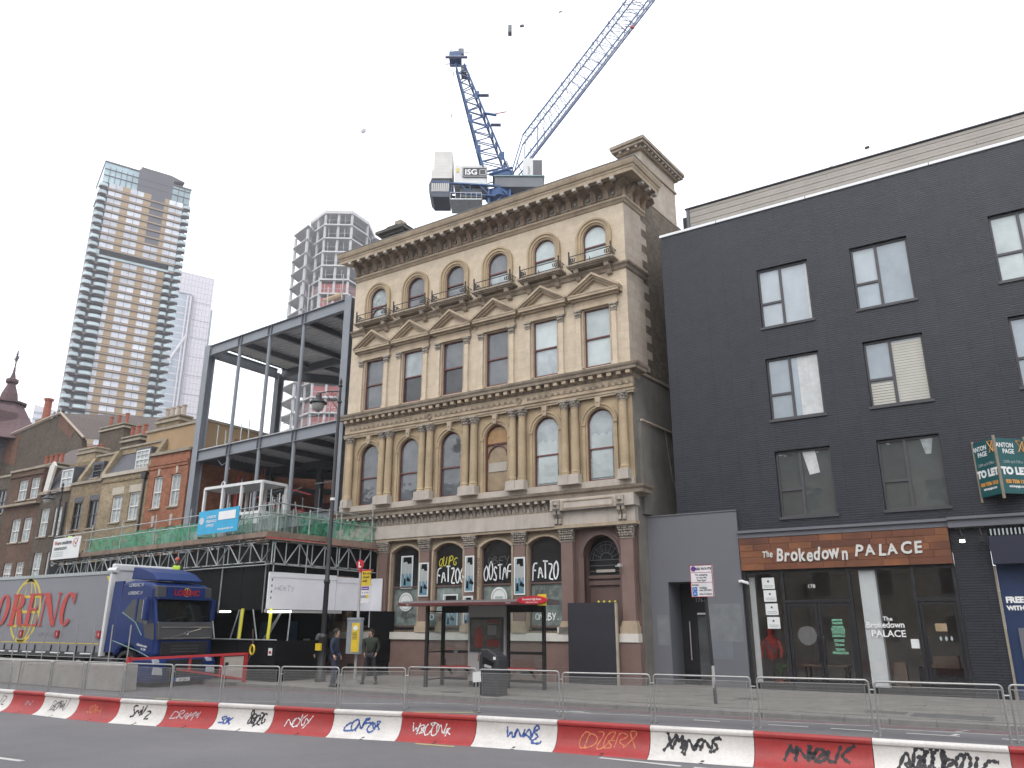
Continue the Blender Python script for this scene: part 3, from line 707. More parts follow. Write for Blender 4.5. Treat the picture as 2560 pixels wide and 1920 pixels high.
TOPP = [('glass_net', 'glass_net'), ('glass_mid', 'glass_mid'), ('glass_mid', 'glass_mid'), ('glass_mid', 'glass_sky'), ('glass_blind', 'glass_blind'), ('glass_blind', 'glass_blind')]
for i, c in enumerate(CX):
    inst('balcony_slab', slm, bank, (c, FY, 0)); inst('railing', rlm, bank, (c, FY, 0)); inst('arch_surround', arm, bank, (c, FY, 0))
    for s_ in (-.68, .68): inst('balcony_bracket', bcm, bank, (c + s_, FY, 0))
    sash(bank, c, 1.05, 16.05, 17.3, 'arch', FY + .11, 'sash_red', *TOPP[i], mid=16.9, extra='low_arch' if i == 0 else None)
    build('window_ledge_box', M().box(c - .3, c + .42, FY - .1, FY + .1, 16.03, 16.13), 'white_stone', bank) if i in (0, 1) else None
# --- second floor: pilasters, entablature, pediment
g = M(); g.box(-.1, .1, -.12, 0, 11.75, 13.85); g.box(-.14, .14, -.16, 0, 11.6, 11.75); psm = g.mesh('pilaster', 'stone')
g = M(); g.box(-.12, .12, -.15, 0, 13.85, 13.88)
for k in range(5): 
    g.lathe([(0, -.06), (.045, 0), (.03, .05), (0, .07)], (-.1 + .05 * k, -.15, 13.95 + .03 * (k % 2)), 6)
g.prism([(-.1, 13.88), (-.12, 14.08), (.12, 14.08), (.1, 13.88)], 'y', -.14, 0); g.box(-.16, .16, -.19, 0, 14.08, 14.15)
cpm = g.mesh('capital', 'stone_carved')
g = M(); g.box(-.98, .98, -.14, 0, 14.16, 14.3); g.box(-.93, .93, -.1, 0, 14.3, 14.52); g.box(-1.04, 1.04, -.2, 0, 14.52, 14.6); g.box(-1.12, 1.12, -.34, 0, 14.6, 14.7)
g.box(-.67, -.575, -.06, .02, 11.7, 14.16); g.box(.575, .67, -.06, .02, 11.7, 14.16)
enm = g.mesh('entablature', 'stone_trim')
g = M(); th = atan2(.72, 1.14)
for s_ in (-1, 1):
    for (o0, o1, pj) in ((0, .09, .4), (.09, .16, .32), (.16, .24, .22)):
        dz = 1 / cos(th)
        g.prism([(s_ * 1.16, 14.84 - o0 * dz), (0, 15.57 - o0 * dz), (0, 15.57 - o1 * dz), (s_ * 1.16, 14.84 - o1 * dz)], 'y', -pj, 0)
g.box(-1.16, 1.16, -.36, 0, 14.701, 14.76)
pdm = g.mesh('pediment', 'stone_trim')
g = M(); g.prism([(-.9, 14.76), (.9, 14.76), (0, 15.34)], 'y', -.08, 0); tym = g.mesh('tympanum', 'stone')
SECP = [('glass_mid', 'glass_mid'), ('glass_sky', 'glass_dark'), ('glass_mid', 'glass_dark'), ('glass_mid', 'glass_mid'), ('glass_blind', 'glass_sky'), ('glass_blind', 'glass_blind')]
for i, c in enumerate(CX):
    for s_ in (-.78, .78): inst('pilaster', psm, bank, (c + s_, FY, 0)); inst('capital', cpm, bank, (c + s_, FY, 0))
    inst('entablature', enm, bank, (c, FY, 0)); inst('pediment', pdm, bank, (c, FY, 0)); inst('tympanum', tym, bank, (c, FY, 0))
    sash(bank, c, 1.13, 11.7, 14.12, 'rect', FY + .11, 'sash_red', *SECP[i], mid=12.9)
# --- first floor: paired columns and arches
g = M(); g.lathe([(.155, 7.5), (.195, 7.5), (.2, 7.53), (.175, 7.56), (.19, 7.6), (.165, 7.64), (.16, 7.7), (.165, 8.4), (.145, 10.06), (.16, 10.07), (.16, 10.1), (.14, 10.1)], (0, -.17, 0), 16)
clm = g.mesh('column', 'stone_column', True)
g = M(); g.lathe([(.13, 10.1), (.15, 10.2), (.2, 10.34), (.22, 10.36), (.0, 10.36)], (0, -.17, 0), 12)
for k in range(8):
    a = k * pi / 4
    for z, r, q in ((10.17, .15, .045), (10.28, .185, .05)): g.lathe([(0, -.05), (q, 0), (q * .6, .05), (0, .06)], (r * cos(a + (z > 10.2) * .4), -.17 + r * sin(a + (z > 10.2) * .4), z), 5)
g.box(-.2, .2, -.38, 0, 10.36, 10.42); c1m = g.mesh('capital', 'stone_carved')
g = M(); g.box(-.21, .21, -.4, 0, 7.2, 7.46); g.box(-.23, .23, -.42, 0, 7.12, 7.2); g.box(-.2, .2, -.38, 0, 7.46, 7.5); pem = g.mesh('pedestal', 'stone_pale')
COLX = [-25.6, -23.62, -23.2, -21.3, -20.88, -18.95, -18.53, -16.6, -16.16, -14.2, -13.76, -11.72]
for x in COLX: inst('column', clm, bank, (x, FY, 0)); inst('capital', c1m, bank, (x, FY, 0)); inst('pedestal', pem, bank, (x, FY, 0))
g = M(); g.ring(0, 9.42, .56, .6, -.04, .02); g.ring(0, 9.42, .6, .7, -.08, .02); g.ring(0, 9.42, .7, .76, -.12, .02)
for s_ in (-1, 1):
    g.box(*sorted((s_ * .55, s_ * .61)), -.04, .02, 7.2, 9.42); g.box(*sorted((s_ * .61, s_ * .73)), -.09, .0, 7.2, 9.36); g.box(*sorted((s_ * .59, s_ * .75)), -.12, .0, 9.36, 9.44)
a1m = g.mesh('arch_surround', 'stone_column')
g = M(); g.prism([(-.08, 10.0), (-.12, 10.4), (.12, 10.4), (.08, 10.0)], 'y', -.2, 0); g.lathe([(0, -.05), (.05, 0), (0, .06)], (0, -.2, 10.2), 6); ksm = g.mesh('keystone', 'stone_trim')
FIRP = [('glass_mid', 'glass_mid')] * 3 + [('ply_orange', 'ply_pale'), ('glass_sky', 'glass_net'), ('glass_sky', 'glass_net')]
for i, c in enumerate(CX):
    inst('arch_surround', a1m, bank, (c, FY, 0)); inst('keystone', ksm, bank, (c, FY, 0))
    w_ = sash(bank, c, 1.12, 7.2, 9.42, 'arch', FY + .11, 'sash_red', *FIRP[i], mid=8.45 if i != 3 else 9.2, extra='low_arch' if i == 3 else None)
    if i == 3: build('plywood_infill', M().box(c - .44, c + .44, FY + .098, FY + .106, 8.05, 8.42), 'plywood', bank)
    if i > 3:
        g = M(); pts = [(c - .43, FY + .1, 7.35)] + [(c - .43 + .86 * k / 8, FY + .1, 9.02 + .07 * sin(k * 2.1 + i)) for k in range(9)] + [(c + .43, FY + .1, 7.35)]
        build('net_curtain', g.add(pts, [tuple(range(len(pts)))]), 'glass_blind', bank)
# --- ground floor: granite pilasters, capitals, windows
g = M(); g.box(-.24, .24, -.2, 0, 2.2, 5.02); gpm = g.mesh('granite_pilaster', 'granite')
g = M(); g.box(-.33, .33, -.3, 0, 1.78, 2.02); g.box(-.29, .29, -.26, 0, 2.02, 2.12); g.box(-.27, .27, -.23, 0, 2.12, 2.2); gbm = g.mesh('pilaster_base', 'stone_trim')
g = M(); g.box(-.26, .26, -.22, 0, 5.02, 5.06); g.prism([(-.22, 5.06), (-.28, 5.42), (.28, 5.42), (.22, 5.06)], 'y', -.2, 0); g.box(-.34, .34, -.3, 0, 5.44, 5.5)
rr = random.Random(5)
for z in (5.12, 5.2, 5.3, 5.38):
    for k in range(6): g.lathe([(0, -.05), (.05, 0), (.035, .04), (0, .06)], (-.23 + .092 * k + rr.uniform(-.02, .02), -.22 - (z - 5) * .1, z), 5)
for s_ in (-1, 1): g.lathe([(0, -.07), (.07, 0), (.04, .06), (0, .07)], (s_ * .27, -.24, 5.38), 7)
gcm = g.mesh('capital', 'stone_carved')
for x in (-25.6, -23.23, -20.94, -18.65, -16.27, -14.2, -11.78):
    inst('granite_pilaster', gpm, bank, (x, FY, 0)); inst('capital', gcm, bank, (x, FY, 0)); inst('pilaster_base', gbm, bank, (x, FY, 0))
g = M(); g.box(-.36, .36, -.34, 0, 1.5, 1.78); g.box(-.3, .3, -.26, 0, .1, 1.5)
inst('pier_plinth', g.mesh('pier_plinth', ['white_stone']), bank, (-11.78, FY, 0))
build('plinth', M().box(-12.2, FX1 + .02, FY - .3, FY, .1, 1.49), 'granite', bank); build('pier_plinth', M().box(-14.6, -14.0, FY - .3, FY, 1.79, 1.99), 'white_stone', bank)
for i, c in enumerate(GX):
    g = M(); zz = arc(0, 1.5, 5.0, 'seg', 12)
    for (xa, za), (xb, zb) in zip(zz, zz[1:]): g.add([(xa, -.1, za), (xb, -.1, zb), (xb * 1.1, -.1, zb + .08), (xa * 1.1, -.1, za + .08), (xa, 0, za), (xb, 0, zb)], [(0, 1, 2, 3), (0, 1, 5, 4)])
    for s_ in (-1, 1): g.box(*sorted((s_ * .75, s_ * .84)), -.1, .0, 1.95, 5.01)
    inst('window_surround', g.mesh('window_surround', 'stone_trim'), bank, (c, FY, 0))
    sash(bank, c, 1.5, 1.95, 5.0, 'seg', FY + .12, 'granite_dark', 'shop_black', ['shop_black', 'glass_green', 'glass_green', 'glass_green', 'glass_green'][i], mid=3.58, fr=.06)
    if i:
        g = M()
        for k in range(15): g.tube((c - .68 + k * .097, FY - .08, 1.8), (c - .68 + k * .097, FY - .08, 2.0 + .04 * (k % 2)), .012, 5, .004)
        g.box(c - .7, c + .7, FY - .09, FY - .07, 1.86, 1.89); g.box(c - .7, c + .7, FY - .09, FY - .07, 1.95, 1.97)
        build('spiked_rail', g, 'iron', bank)
# --- entrance
build('entrance_head', M().box(-14.62, FX1 + .08, FY - .36, FY, 5.5, 5.62), 'stone_trim', bank)
build('entrance_head', M().box(-14.55, FX1 + .04, FY - .3, FY, 5.62, 6.15), 'stone_pale', bank)
build('entrance_panel', M().box(-14.72, FX1 + .1, FY - .5, FY, 6.15, 6.58), 'stone_pale', bank)
g = M(); g.box(-14.2, -12.1, FY - .53, FY - .5, 6.2, 6.24); g.box(-14.2, -12.1, FY - .53, FY - .5, 6.46, 6.5); g.box(-14.2, -14.15, FY - .53, FY - .5, 6.24, 6.46); g.box(-12.15, -12.1, FY - .53, FY - .5, 6.24, 6.46)
build('entrance_moulding', g, 'stone_trim', bank)
for x in (-14.45, -11.82):
    g = M(); g.box(x - .16, x + .16, FY - .58, FY - .5, 6.2, 6.52); g.lathe([(0, -.1), (.1, 0), (0, .1)], (x, FY - .58, 6.36), 8)
    g.prism([(FY - .5, 6.15), (FY - .5, 6.02), (FY - .38, 5.86), (FY - .42, 5.68), (FY - .3, 5.6), (FY - .3, 6.15)], 'x', x - .15, x - .03); g.prism([(FY - .5, 6.15), (FY - .5, 6.02), (FY - .38, 5.86), (FY - .42, 5.68), (FY - .3, 5.6), (FY - .3, 6.15)], 'x', x + .03, x + .15)
    build('console', g, 'stone_carved', bank)
g = M(); g.ring(-12.87, 4.5, .71, .8, FY - .1, FY + .1); g.ring(-12.87, 4.5, .8, .92, FY - .04, FY + .1); g.box(-13.79, -13.58, FY - .06, FY + .1, .1, 4.5); g.box(-12.16, -11.95, FY - .06, FY + .1, .1, 4.5)
build('door_arch', g, 'granite_dark', bank)
dr = build('fanlight', M().add([(-13.58, FY + .42, 3.8), (-12.16, FY + .42, 3.8)] + [(-12.87 + .71 * cos(pi * i / 14), FY + .42, 4.5 + .71 * sin(pi * i / 14)) for i in range(15)], [tuple(range(17))]), 'shop_black', bank)
g = M()
for r in (.25, .55, .66): g.path([(-12.87 + r * cos(pi * i / 14), FY + .38, 4.35 + r * sin(pi * i / 14)) for i in range(15)], .013, 4)
for i in range(1, 8): g.tube((-12.87 + .25 * cos(pi * i / 8), FY + .38, 4.35 + .25 * sin(pi * i / 8)), (-12.87 + .64 * cos(pi * i / 8), FY + .38, 4.35 + .64 * sin(pi * i / 8)), .011, 4)
for z in (3.95, 4.15, 4.35): g.tube((-13.55, FY + .38, z), (-12.18, FY + .38, z), .012, 4)
build('fanlight_grille', g, 'steel_dark', dr)
build('number_plate', M().box(-13.25, -12.5, FY + .3, FY + .34, 3.9, 4.0), 'plywood', dr)
g = M(); g.box(-13.58, -12.16, FY + .3, FY + .5, 3.68, 3.8); g.box(-13.58, -12.16, FY + .34, FY + .5, 3.45, 3.6); g.box(-13.58, -12.16, FY + .38, FY + .5, 3.6, 3.68); g.box(-13.58, -12.16, FY + .42, FY + .5, .1, 3.45)
build('entrance_door', g, 'granite_dark', bank)
g = M()
for k in range(4): g.lathe([(0, 0), (.05, .03), (.03, .08), (0, .1)], (-13.2 + k * .22, FY + .3, 2.82), 6)
build('door_ornament', g, 'yellow_wrap', bank)
bp = thing('doorway_hoarding', 'tall dark painted plywood sheet boarding up the doorway of the old bank', 'hoarding', (-13.2, 25.55, .12))
build('plywood_panel', M().box(-14.02, -12.17, 25.46, 25.5, .13, 2.82), 'panel_dark', bp); build('timber_batten', M().box(-12.168, -12.1, 25.45, 25.55, .13, 2.8), 'timber_pale', bp)
g = M(); g.tube((-12.2, 25.7, 4.05), (-11.95, 25.7, 4.08), .02); g.box(-12.02, -11.9, 25.5, 25.66, 4.02, 4.12); build('security_camera', g, 'pole_grey', bank)
g = M(); g.path([(-11.42 + .02 * sin(i), 25.92, 5.2 - i * .3) for i in range(9)], .012, 5); build('drain_cable', g, 'iron', bank)
# --- chimneys
g = M(); sbox(g, 1.75, 5.0, -.95, 0, 19.5, 22.0); ch = build('chimney', g, 'pink_stone', bank)
def cring(t0, t1, o0, o1, z0, z1, nm, mt):
    g = M(); sbox(g, t0, t1, o0, o1, z0, z1); return build(nm, g, mt, ch)
cring(1.68, 5.07, -1.02, .07, 21.2, 21.3, 'chimney_string', 'stone_trim'); cring(1.6, 5.15, -1.1, .14, 21.86, 22.0, 'chimney_cornice', 'stone_trim')
cring(1.42, 5.3, -1.25, .32, 22.0, 22.13, 'chimney_cornice', 'stone_dark'); cring(1.35, 5.37, -1.3, .38, 22.13, 22.28, 'chimney_cornice', 'stone_dark')
g = M()
for i in range(11): t = 1.75 + i * .325; sbox(g, t - .05, t + .05, .14, .27, 21.9, 21.995)
for i in range(3): sbox(g, 1.46, 1.6, -.9 + i * .4, -.8 + i * .4, 21.9, 21.995)
build('chimney_dentil', g, 'stone_pale', ch)
p = sp5(2.1, -.6, 0); build('chimney_dome', M().lathe([(.28, 22.28), (.27, 22.5), (.2, 22.62), (0, 22.68)], (p[0], p[1], 0), 12), 'stone_dark', ch)
cx, cy = -26.35, 29.4; g = M()
for h, z0, z1 in ((.62, 19.4, 22.2), (.7, 22.2, 22.35), (.8, 22.5, 22.66), (.68, 22.35, 22.5), (.98, 22.66, 22.82), (.88, 22.82, 22.9)): g.box(cx - h, cx + h, cy - h, cy + h, z0, z1)
g.prism([(cx - .98, 22.9), (cx + .98, 22.9), (cx + .3, 23.1), (cx - .3, 23.1)], 'y', cy - .7, cy + .7)
c2 = build('chimney', g, 'stone_soot', bank)
build('chimney_pot', M().box(cx - .24, cx + .2, cy - .25, cy + .25, 23.1, 23.62), 'coping', c2)
# --- sprayed tags and pasted posters on the ground floor
GF = lambda u, v, l: (u, 26.105 - l, v)
tagging('graffiti', 'FATZOO', 'spray_white', bank, GF, -20.48, 3.72, .2, .6, .06, gap=.19); tagging('graffiti', 'QUIPG', 'spray_yellow', bank, GF, -20.4, 4.4, .17, .36, .04, slant=.15)
tagging('graffiti', 'OOSTAF', 'spray_white', bank, GF, -18.12, 3.75, .2, .6, .055, gap=.1); tagging('graffiti', 'OBEY', 'spray_dim', bank, GF, -17.95, 4.35, .22, .3, .03)
tagging('graffiti', 'FATZO', 'spray_white', bank, GF, -15.86, 3.74, .2, .6, .06, gap=.15); tagging('graffiti', 'ONLBY..', 'spray_white', bank, GF, -15.75, 2.25, .15, .25, .04); tagging('graffiti', 'KNOG', 'spray_dim', bank, GF, -15.75, 3.1, .22, .3, .02)
tagging('graffiti', 'OSK', 'spray_dim', bank, GF, -22.5, 3.0, .24, .3, .02); tagging('graffiti', 'RKKW', 'spray_dim', bank, GF, -22.3, 2.35, .16, .2, .03); tagging('graffiti', 'zo', 'spray_white', bank, lambda u, v, l: (u, 25.69 - l, v), -18.9, 3.8, .1, .2, .02)
tagging('graffiti', 'R5OA'.replace('5', 'S'), 'spray_dim', bank, lambda u, v, l: (u, 25.88 - l, v), -18.45, 4.5, .001, .2, .02)
for k, ch_ in enumerate('RBOZK'): tagging('graffiti', ch_, 'spray_dim', bank, lambda u, v, l: (u, 25.895 - l, v), -18.33, 4.45 - k * .24, .16, .17, .02)
g = M(); g.lathe([(.0, 0), (.001, 0)], (0, 0, 0), 3)
for cx_, cz_ in ((-22.1, 2.98), (-17.4, 3.1)):
    g = M(); g.add([(cx_ + .38 * cos(a * pi / 14), 26.1, cz_ + .38 * sin(a * pi / 14)) for a in range(28)], [tuple(range(28))]); st = build('round_sticker', g, 'poster_white', bank)
    g = M(); g.path([(cx_ + .3 * cos(a * pi / 14), 26.092, cz_ + .3 * sin(a * pi / 14)) for a in range(28)], .012, 4, True); build('sticker_ring', g, 'grey_print', st)
    build('sticker_print', M().box(cx_ - .18, cx_ + .18, 26.09, 26.097, cz_ - .05, cz_ + .03), 'grey_print', st)
def fposter(x, z, y, w=.62, h=1.3, rz=0., lab=''):
    """fly poster: legs in shorts and shoes over a blue floor"""
    o = thing('fly_poster', lab, 'poster', (x, y, z - h / 2), rz, 'fly posters pasted on the old bank', local=True)
    build('sheet', M().box(-w / 2, w / 2, -.01, 0, 0, h), 'poster_white', o); a, b = -w / 2 + .05, w / 2 - .05
    build('print_sky', M().box(a, b, -.013, -.0105, h * .45, h - .05), 'grey_print', o); build('print_floor', M().box(a, b, -.0135, -.011, .05, h * .45), 'poster_cyan', o)
    g = M(); g.prism([(a + .08, h * .8), (a + .1, h - .06), (b - .04, h - .06), (b - .02, h * .76), (.06, h * .74), (.0, h * .82)], 'y', -.017, -.014); build('print_shorts', g, 'hoard_black', o)
    g = M(); g.prism([(-.12, h * .76), (-.03, h * .76), (-.06, h * .3), (-.11, h * .3)], 'y', -.0165, -.0145); g.prism([(.06, h * .76), (.15, h * .76), (.12, h * .38), (.07, h * .38)], 'y', -.0165, -.0145); build('print_legs', g, 'skin_pale', o)
    g = M(); g.prism([(-.15, h * .1), (-.03, h * .1), (-.05, h * .31), (-.12, h * .31)], 'y', -.018, -.015); g.prism([(.0, h * .24), (.06, h * .36), (.22, h * .26), (.2, h * .2)], 'y', -.018, -.015); build('print_shoes', g, 'hoard_black', o)

fposter(-22.1, 4.2, 26.09, .66, 1.35, 0, 'leg poster alone in the leftmost graffitied bank window, above the round sticker')
fposter(-20.92, 3.85, 25.77, .5, 1.35, .03, 'leg poster on the granite pilaster between the first and second tagged windows')
fposter(-18.6, 4.0, 25.77, .46, 1.4, -.02, 'leg poster on the granite pilaster just right of the yellow QUIP tag')
fposter(-16.25, 3.85, 25.77, .5, 1.4, .02, 'leg poster on the granite pilaster right of the OOSTAF tag')
fposter(-19.75, 2.6, 26.09, .75, 1.3, 0, 'leg poster low in the window under the FATZOO tag, partly behind the bus shelter')
fposter(-18.64, 2.5, 25.77, .46, 1.3, .03, 'second leg poster pasted below another on the pilaster right of the FATZOO window')
# ================================================================== black brick building with the shop
BY = 26.7
blk = thing('brick_building', 'black painted brick building with grey windows, a pale boarded top storey and a shop below', 'building', (-3, BY, .11))
OPX = [-5.68, -2.49, 1.63, 4.8, 8.0]; OW = 1.78
bops = lambda z0, z1: [(x, OW, z0, z1, 'rect') for x in OPX]
g = M(); wall_open(g, -10.17, 11, 11.6, 16.8, BY, bops(12.2, 14.48), .22); wall_open(g, -10.17, 11, 8.3, 11.6, BY, bops(8.8, 11.04), .22); wall_open(g, -10.17, 11, 5.0, 8.3, BY, bops(5.47, 7.71), .22)
g.add([(-10.17, BY, 5.0), (-10.17, 40, 5.0), (-10.17, 40, 16.8), (-10.17, BY, 16.8)], [(0, 1, 2, 3)])
build('wall', g, 'black_brick', blk)
build('brick_pier', M().box(-1.74, -.79, BY - .02, BY + .3, .1, 4.8), 'black_brick', blk)
build('core', M().box(-10.1, 11, BY + .5, 39.5, 5.1, 16.7), 'light_block', blk)  # unseen dark box added behind the windows against light leaks
build('parapet_coping', M().box(-10.2, 11, BY - .05, BY + .35, 16.8, 16.9), 'white_trim', blk)
for x in (-7.9, -4.6, -.6): build('coping_joint', M().box(x, x + .02, BY - .055, BY + .3, 16.79, 16.905), 'frame_grey', blk)
for x0, x1, y0, z0, z1 in ((-8.02, -1.745, BY - .16, 4.86, 5.02), (-8.02, -1.745, BY - .24, 5.02, 5.1), (-1.74, 11, BY - .24, 4.82, 5.04), (-1.74, 11, BY - .32, 5.04, 5.12)):
    build('band_course', M().box(x0, x1, y0, BY, z0, z1), 'grey_paint', blk)
# setback storey of long boards
top = build('setback_storey', M().box(-9.5, 11, BY + 1.6, 38, 16.7, 18.62), 'frame_grey', blk)
for i in range(14):
    z = 16.75 + i * .1325; xs = [-9.42, [3.4, -2.2, .9, -6.1, 5, -4, 2][i % 7], 11]
    for a, b in zip(xs, xs[1:]): ubox('cladding_board', top, 'cladding', a + .006, b - .006, BY + 1.54 - .012 * (i % 2), BY + 1.598, z, z + .12)
build('corner_trim', M().box(-9.55, -9.43, BY + 1.5, BY + 1.7, 16.7, 18.63), 'grey_paint', top)
build('roof_edge', M().box(-9.6, 11, BY + 1.46, BY + 1.75, 18.63, 18.66), 'grey_paint', top)
build('side_screen', M().box(-9.85, -9.56, BY + 1.9, BY + 4, 16.8, 18.5), 'frame_black', top)
# windows
def bwin(cx, z0, z1, k):
    w = OW - .02; zz = z0 + .02; z9 = z1 - .02; y = BY + .16; mx = cx - w * .06; mz = zz + (z9 - zz) * .41; g = M(); f = .06
    for a in ((cx - w / 2, cx - w / 2 + f, zz, z9), (cx + w / 2 - f, cx + w / 2, zz, z9), (mx - .045, mx + .045, zz, z9), (cx - w / 2 + f, mx - .045, mz - .04, mz + .04)): g.box(a[0], a[1], y - .05, y + .04, a[2], a[3])
    for a in ((zz, zz + f), (z9 - f, z9)): g.box(cx - w / 2 + f, mx - .045, y - .05, y + .04, *a); g.box(mx + .045, cx + w / 2 - f, y - .05, y + .04, *a)
    o = build('window', g, 'frame_grey', blk)
    for j, (a, b, c, d) in enumerate(((cx - w / 2 + f, mx - .045, mz + .04, z9 - f), (cx - w / 2 + f, mx - .045, zz + f, mz - .04), (mx + .045, cx + w / 2 - f, zz + f, z9 - f))):
        build('pane', M().add([(a, y, c), (b, y, c), (b, y, d), (a, y, d)], [(0, 1, 2, 3)]), k[j], o)
    build('sill', M().box(cx - w / 2 - .06, cx + w / 2 + .06, BY - .05, BY + .12, z0 - .07, z0 + .015), 'frame_grey', o)
    return o, (mx, mz, w, y, zz, z9, f)
ks = {(0, 0): ['win_pale'] * 3, (0, 1): ['win_pale', 'win_cool', 'win_cool'], (0, 2): ['glass_blind'] * 3, (1, 0): ['win_cool', 'win_cool', 'win_cool'], (1, 1): ['win_cool', 'win_reflect', 'win_cool'], (1, 2): ['win_cool'] * 3, (2, 0): ['win_reflect'] * 3, (2, 1): ['win_reflect'] * 3, (2, 2): ['win_reflect'] * 3}
for r, (z0, z1) in enumerate(((12.2, 14.48), (8.8, 11.04), (5.47, 7.71))):
    for c_, cx in enumerate(OPX):
        o, (mx, mz, w, y, zz, z9, f) = bwin(cx, z0, z1, ks.get((r, c_), ['win_cool'] * 3))
        if (r, c_) == (1, 1):       # slatted blinds, down on the right and half down on the left
            for k in range(22): ubox('blind_slat', o, 'blind_slat', mx + .05, cx + w / 2 - f, y - .012, y - .004, zz + f + k * .092, zz + f + k * .092 + .075)
            for k in range(8): ubox('blind_slat', o, 'blind_slat', cx - w / 2 + f, mx - .05, y - .012, y - .004, zz + f + k * .092, zz + f + k * .092 + .075)
        if (r, c_) == (1, 0): build('curtain', M().box(mx + .25, cx + w / 2 - f, y - .012, y - .004, zz + f, z9 - f), 'curtain', o)
        if (r, c_) == (0, 0): build('curtain', M().box(cx + w / 2 - f - .08, cx + w / 2 - f, y - .012, y - .004, zz + f, z9 - f), 'curtain', o)
        if (r, c_) == (2, 0): build('paper_sheet', M().add([(mx + .08, y - .008, z9 - f), (mx + .5, y - .008, z9 - f), (mx + .58, y - .008, z9 - .8), (mx + .25, y - .008, z9 - .85)], [(0, 1, 2, 3)]), 'curtain', o)
        if (r, c_) == (2, 1): build('paper_sheet', M().add([(mx + .45, y - .008, z9 - f), (mx + .8, y - .008, z9 - f), (mx + .7, y - .008, z9 - .55), (mx + .55, y - .008, z9 - .55)], [(0, 1, 2, 3)]), 'glass_net', o)
# --- wooden fascia with the shop's name
fas = build('fascia', M().box(-8.0, -1.76, BY - .1, BY + .2, 3.79, 4.855), 'frame_black', blk)
R2 = random.Random(11)
for i in range(5):
    z = 3.8 + i * .21; x = -8.0
    while x < -1.78:
        L = R2.uniform(.45, 1.15); b = min(x + L, -1.765)
        if b + .3 > -1.77: b = -1.765
        ubox('plank', fas, 'fascia_wood_%d' % R2.randrange(4), x + .004, b - .004, BY - .135 - R2.uniform(0, .014), BY - .1, z + .003, z + .205); x = b
def letters(s, x, z, size, y, parent, mt, bold=.0, jit=.04, xs=1., caps=None, sp=.02, to=None):
    x00 = x; made = []
    for i, ch in enumerate(s):
        if ch == ' ': x += size * .3; continue
        a = R2.uniform(-.1, .1); sz = size * R2.uniform(.94, 1.08)
        o = text('letter', ch, sz, mt, parent, (x, y, z + R2.uniform(-jit, jit) * size), (cos(a), 0, sin(a)), (-sin(a), 0, cos(a)), .012, bold, 'LEFT', .12, xs)
        x += max(v.co.x for v in o.data.vertices) - min(v.co.x for v in o.data.vertices) + sp; made.append(o)
    if to is not None:
        k = (to - x00) / (x - sp - x00); lx = x00 - OFF[parent.name].x
        for o in made:
            for v in o.data.vertices: v.co.x = lx + (v.co.x - lx) * k
    return x
letters('The', -7.25, 4.2, .3, BY - .165, fas, 'sign_letter', .008, .03, to=-6.93); letters('Brokedown', -6.82, 4.06, .58, BY - .165, fas, 'sign_letter', .016, .05, .88, sp=.03, to=-4.62); letters('PALACE', -4.42, 4.12, .46, BY - .165, fas, 'sign_letter', .014, .05, .95, sp=.06, to=-2.52)
# --- shopfront
g = M(); y = BY + .05
for x, w, z0, z1 in ((-7.96, .1, .12, 3.79), (-6.73, .09, .12, 3.79), (-4.7, .1, .12, 3.79), (-2.9, .1, .12, 3.79), (-1.8, .1, .12, 3.79)): g.box(x - w / 2, x + w / 2, y - .07, y + .07, z0, z1)
for a, b, z in ((-6.685, -4.75, 2.8), (-2.85, -1.85, 2.8)): g.box(a, b, y - .06, y + .06, z - .05, z + .05)
for a, b in ((-7.91, -6.775), (-6.685, -4.75), (-4.65, -2.95), (-2.85, -1.85)): g.box(a, b, y - .05, y + .05, 3.7, 3.789); g.box(a, b, y - .05, y + .05, .121, .3 if b in (-6.775, -2.95) else .16)
sf = build('shopfront', g, 'frame_black', blk)
for a, b, z0, z1 in ((-7.91, -6.775, .3, 3.7), (-4.65, -2.95, .3, 3.7), (-6.685, -4.75, 2.85, 3.7), (-2.85, -1.85, 2.85, 3.7)): ubox('shop_pane', sf, 'shop_glass', a, b, y - .004, y + .004, z0, z1)
for a, b, hd in ((-6.68, -5.735, -5.82), (-5.725, -4.755, -5.64), (-2.845, -1.855, -2.72)):
    g = M(); g.box(a, a + .09, y - .03, y + .03, .17, 2.74); g.box(b - .09, b, y - .03, y + .03, .17, 2.74); g.box(a + .09, b - .09, y - .03, y + .03, 2.64, 2.74); g.box(a + .09, b - .09, y - .03, y + .03, .17, .42)
    d = build('door', g, 'frame_black', blk); ubox('door_pane', d, 'shop_glass', a + .09, b - .09, y - .003, y + .003, .42, 2.64)
    g = M(); g.path([(hd, y - .03, 1.0), (hd, y - .1, 1.03), (hd, y - .1, 1.7), (hd, y - .03, 1.73)], .022, 6); build('door_handle', g, 'frame_black', d)
# interior
g = M(); z1 = 3.8; g.add([(-7.95, 31, .1), (-1.8, 31, .1), (-1.8, 31, z1), (-7.95, 31, z1)], [(0, 1, 2, 3)]); g.add([(-7.95, BY + .1, .1), (-7.95, 31, .1), (-7.95, 31, z1), (-7.95, BY + .1, z1)], [(0, 1, 2, 3)]); g.add([(-1.8, BY + .1, .1), (-1.8, 31, .1), (-1.8, 31, z1), (-1.8, BY + .1, z1)], [(0, 1, 2, 3)]); g.add([(-7.95, BY + .1, z1), (-7.95, 31, z1), (-1.8, 31, z1), (-1.8, BY + .1, z1)], [(0, 1, 2, 3)])
build('interior_wall', g, 'shop_wall', blk)
build('interior_floor', M().box(-7.95, -1.8, BY + .1, 31, .1, .13), 'shop_floor', blk)
build('interior_column', M().box(-4.42, -3.95, BY + .12, BY + .5, .14, 3.7), 'shop_white', blk)
build('interior_panel', M().box(-7.9, -7.72, BY + .3, BY + .36, .3, 3.6), 'shop_white', blk)
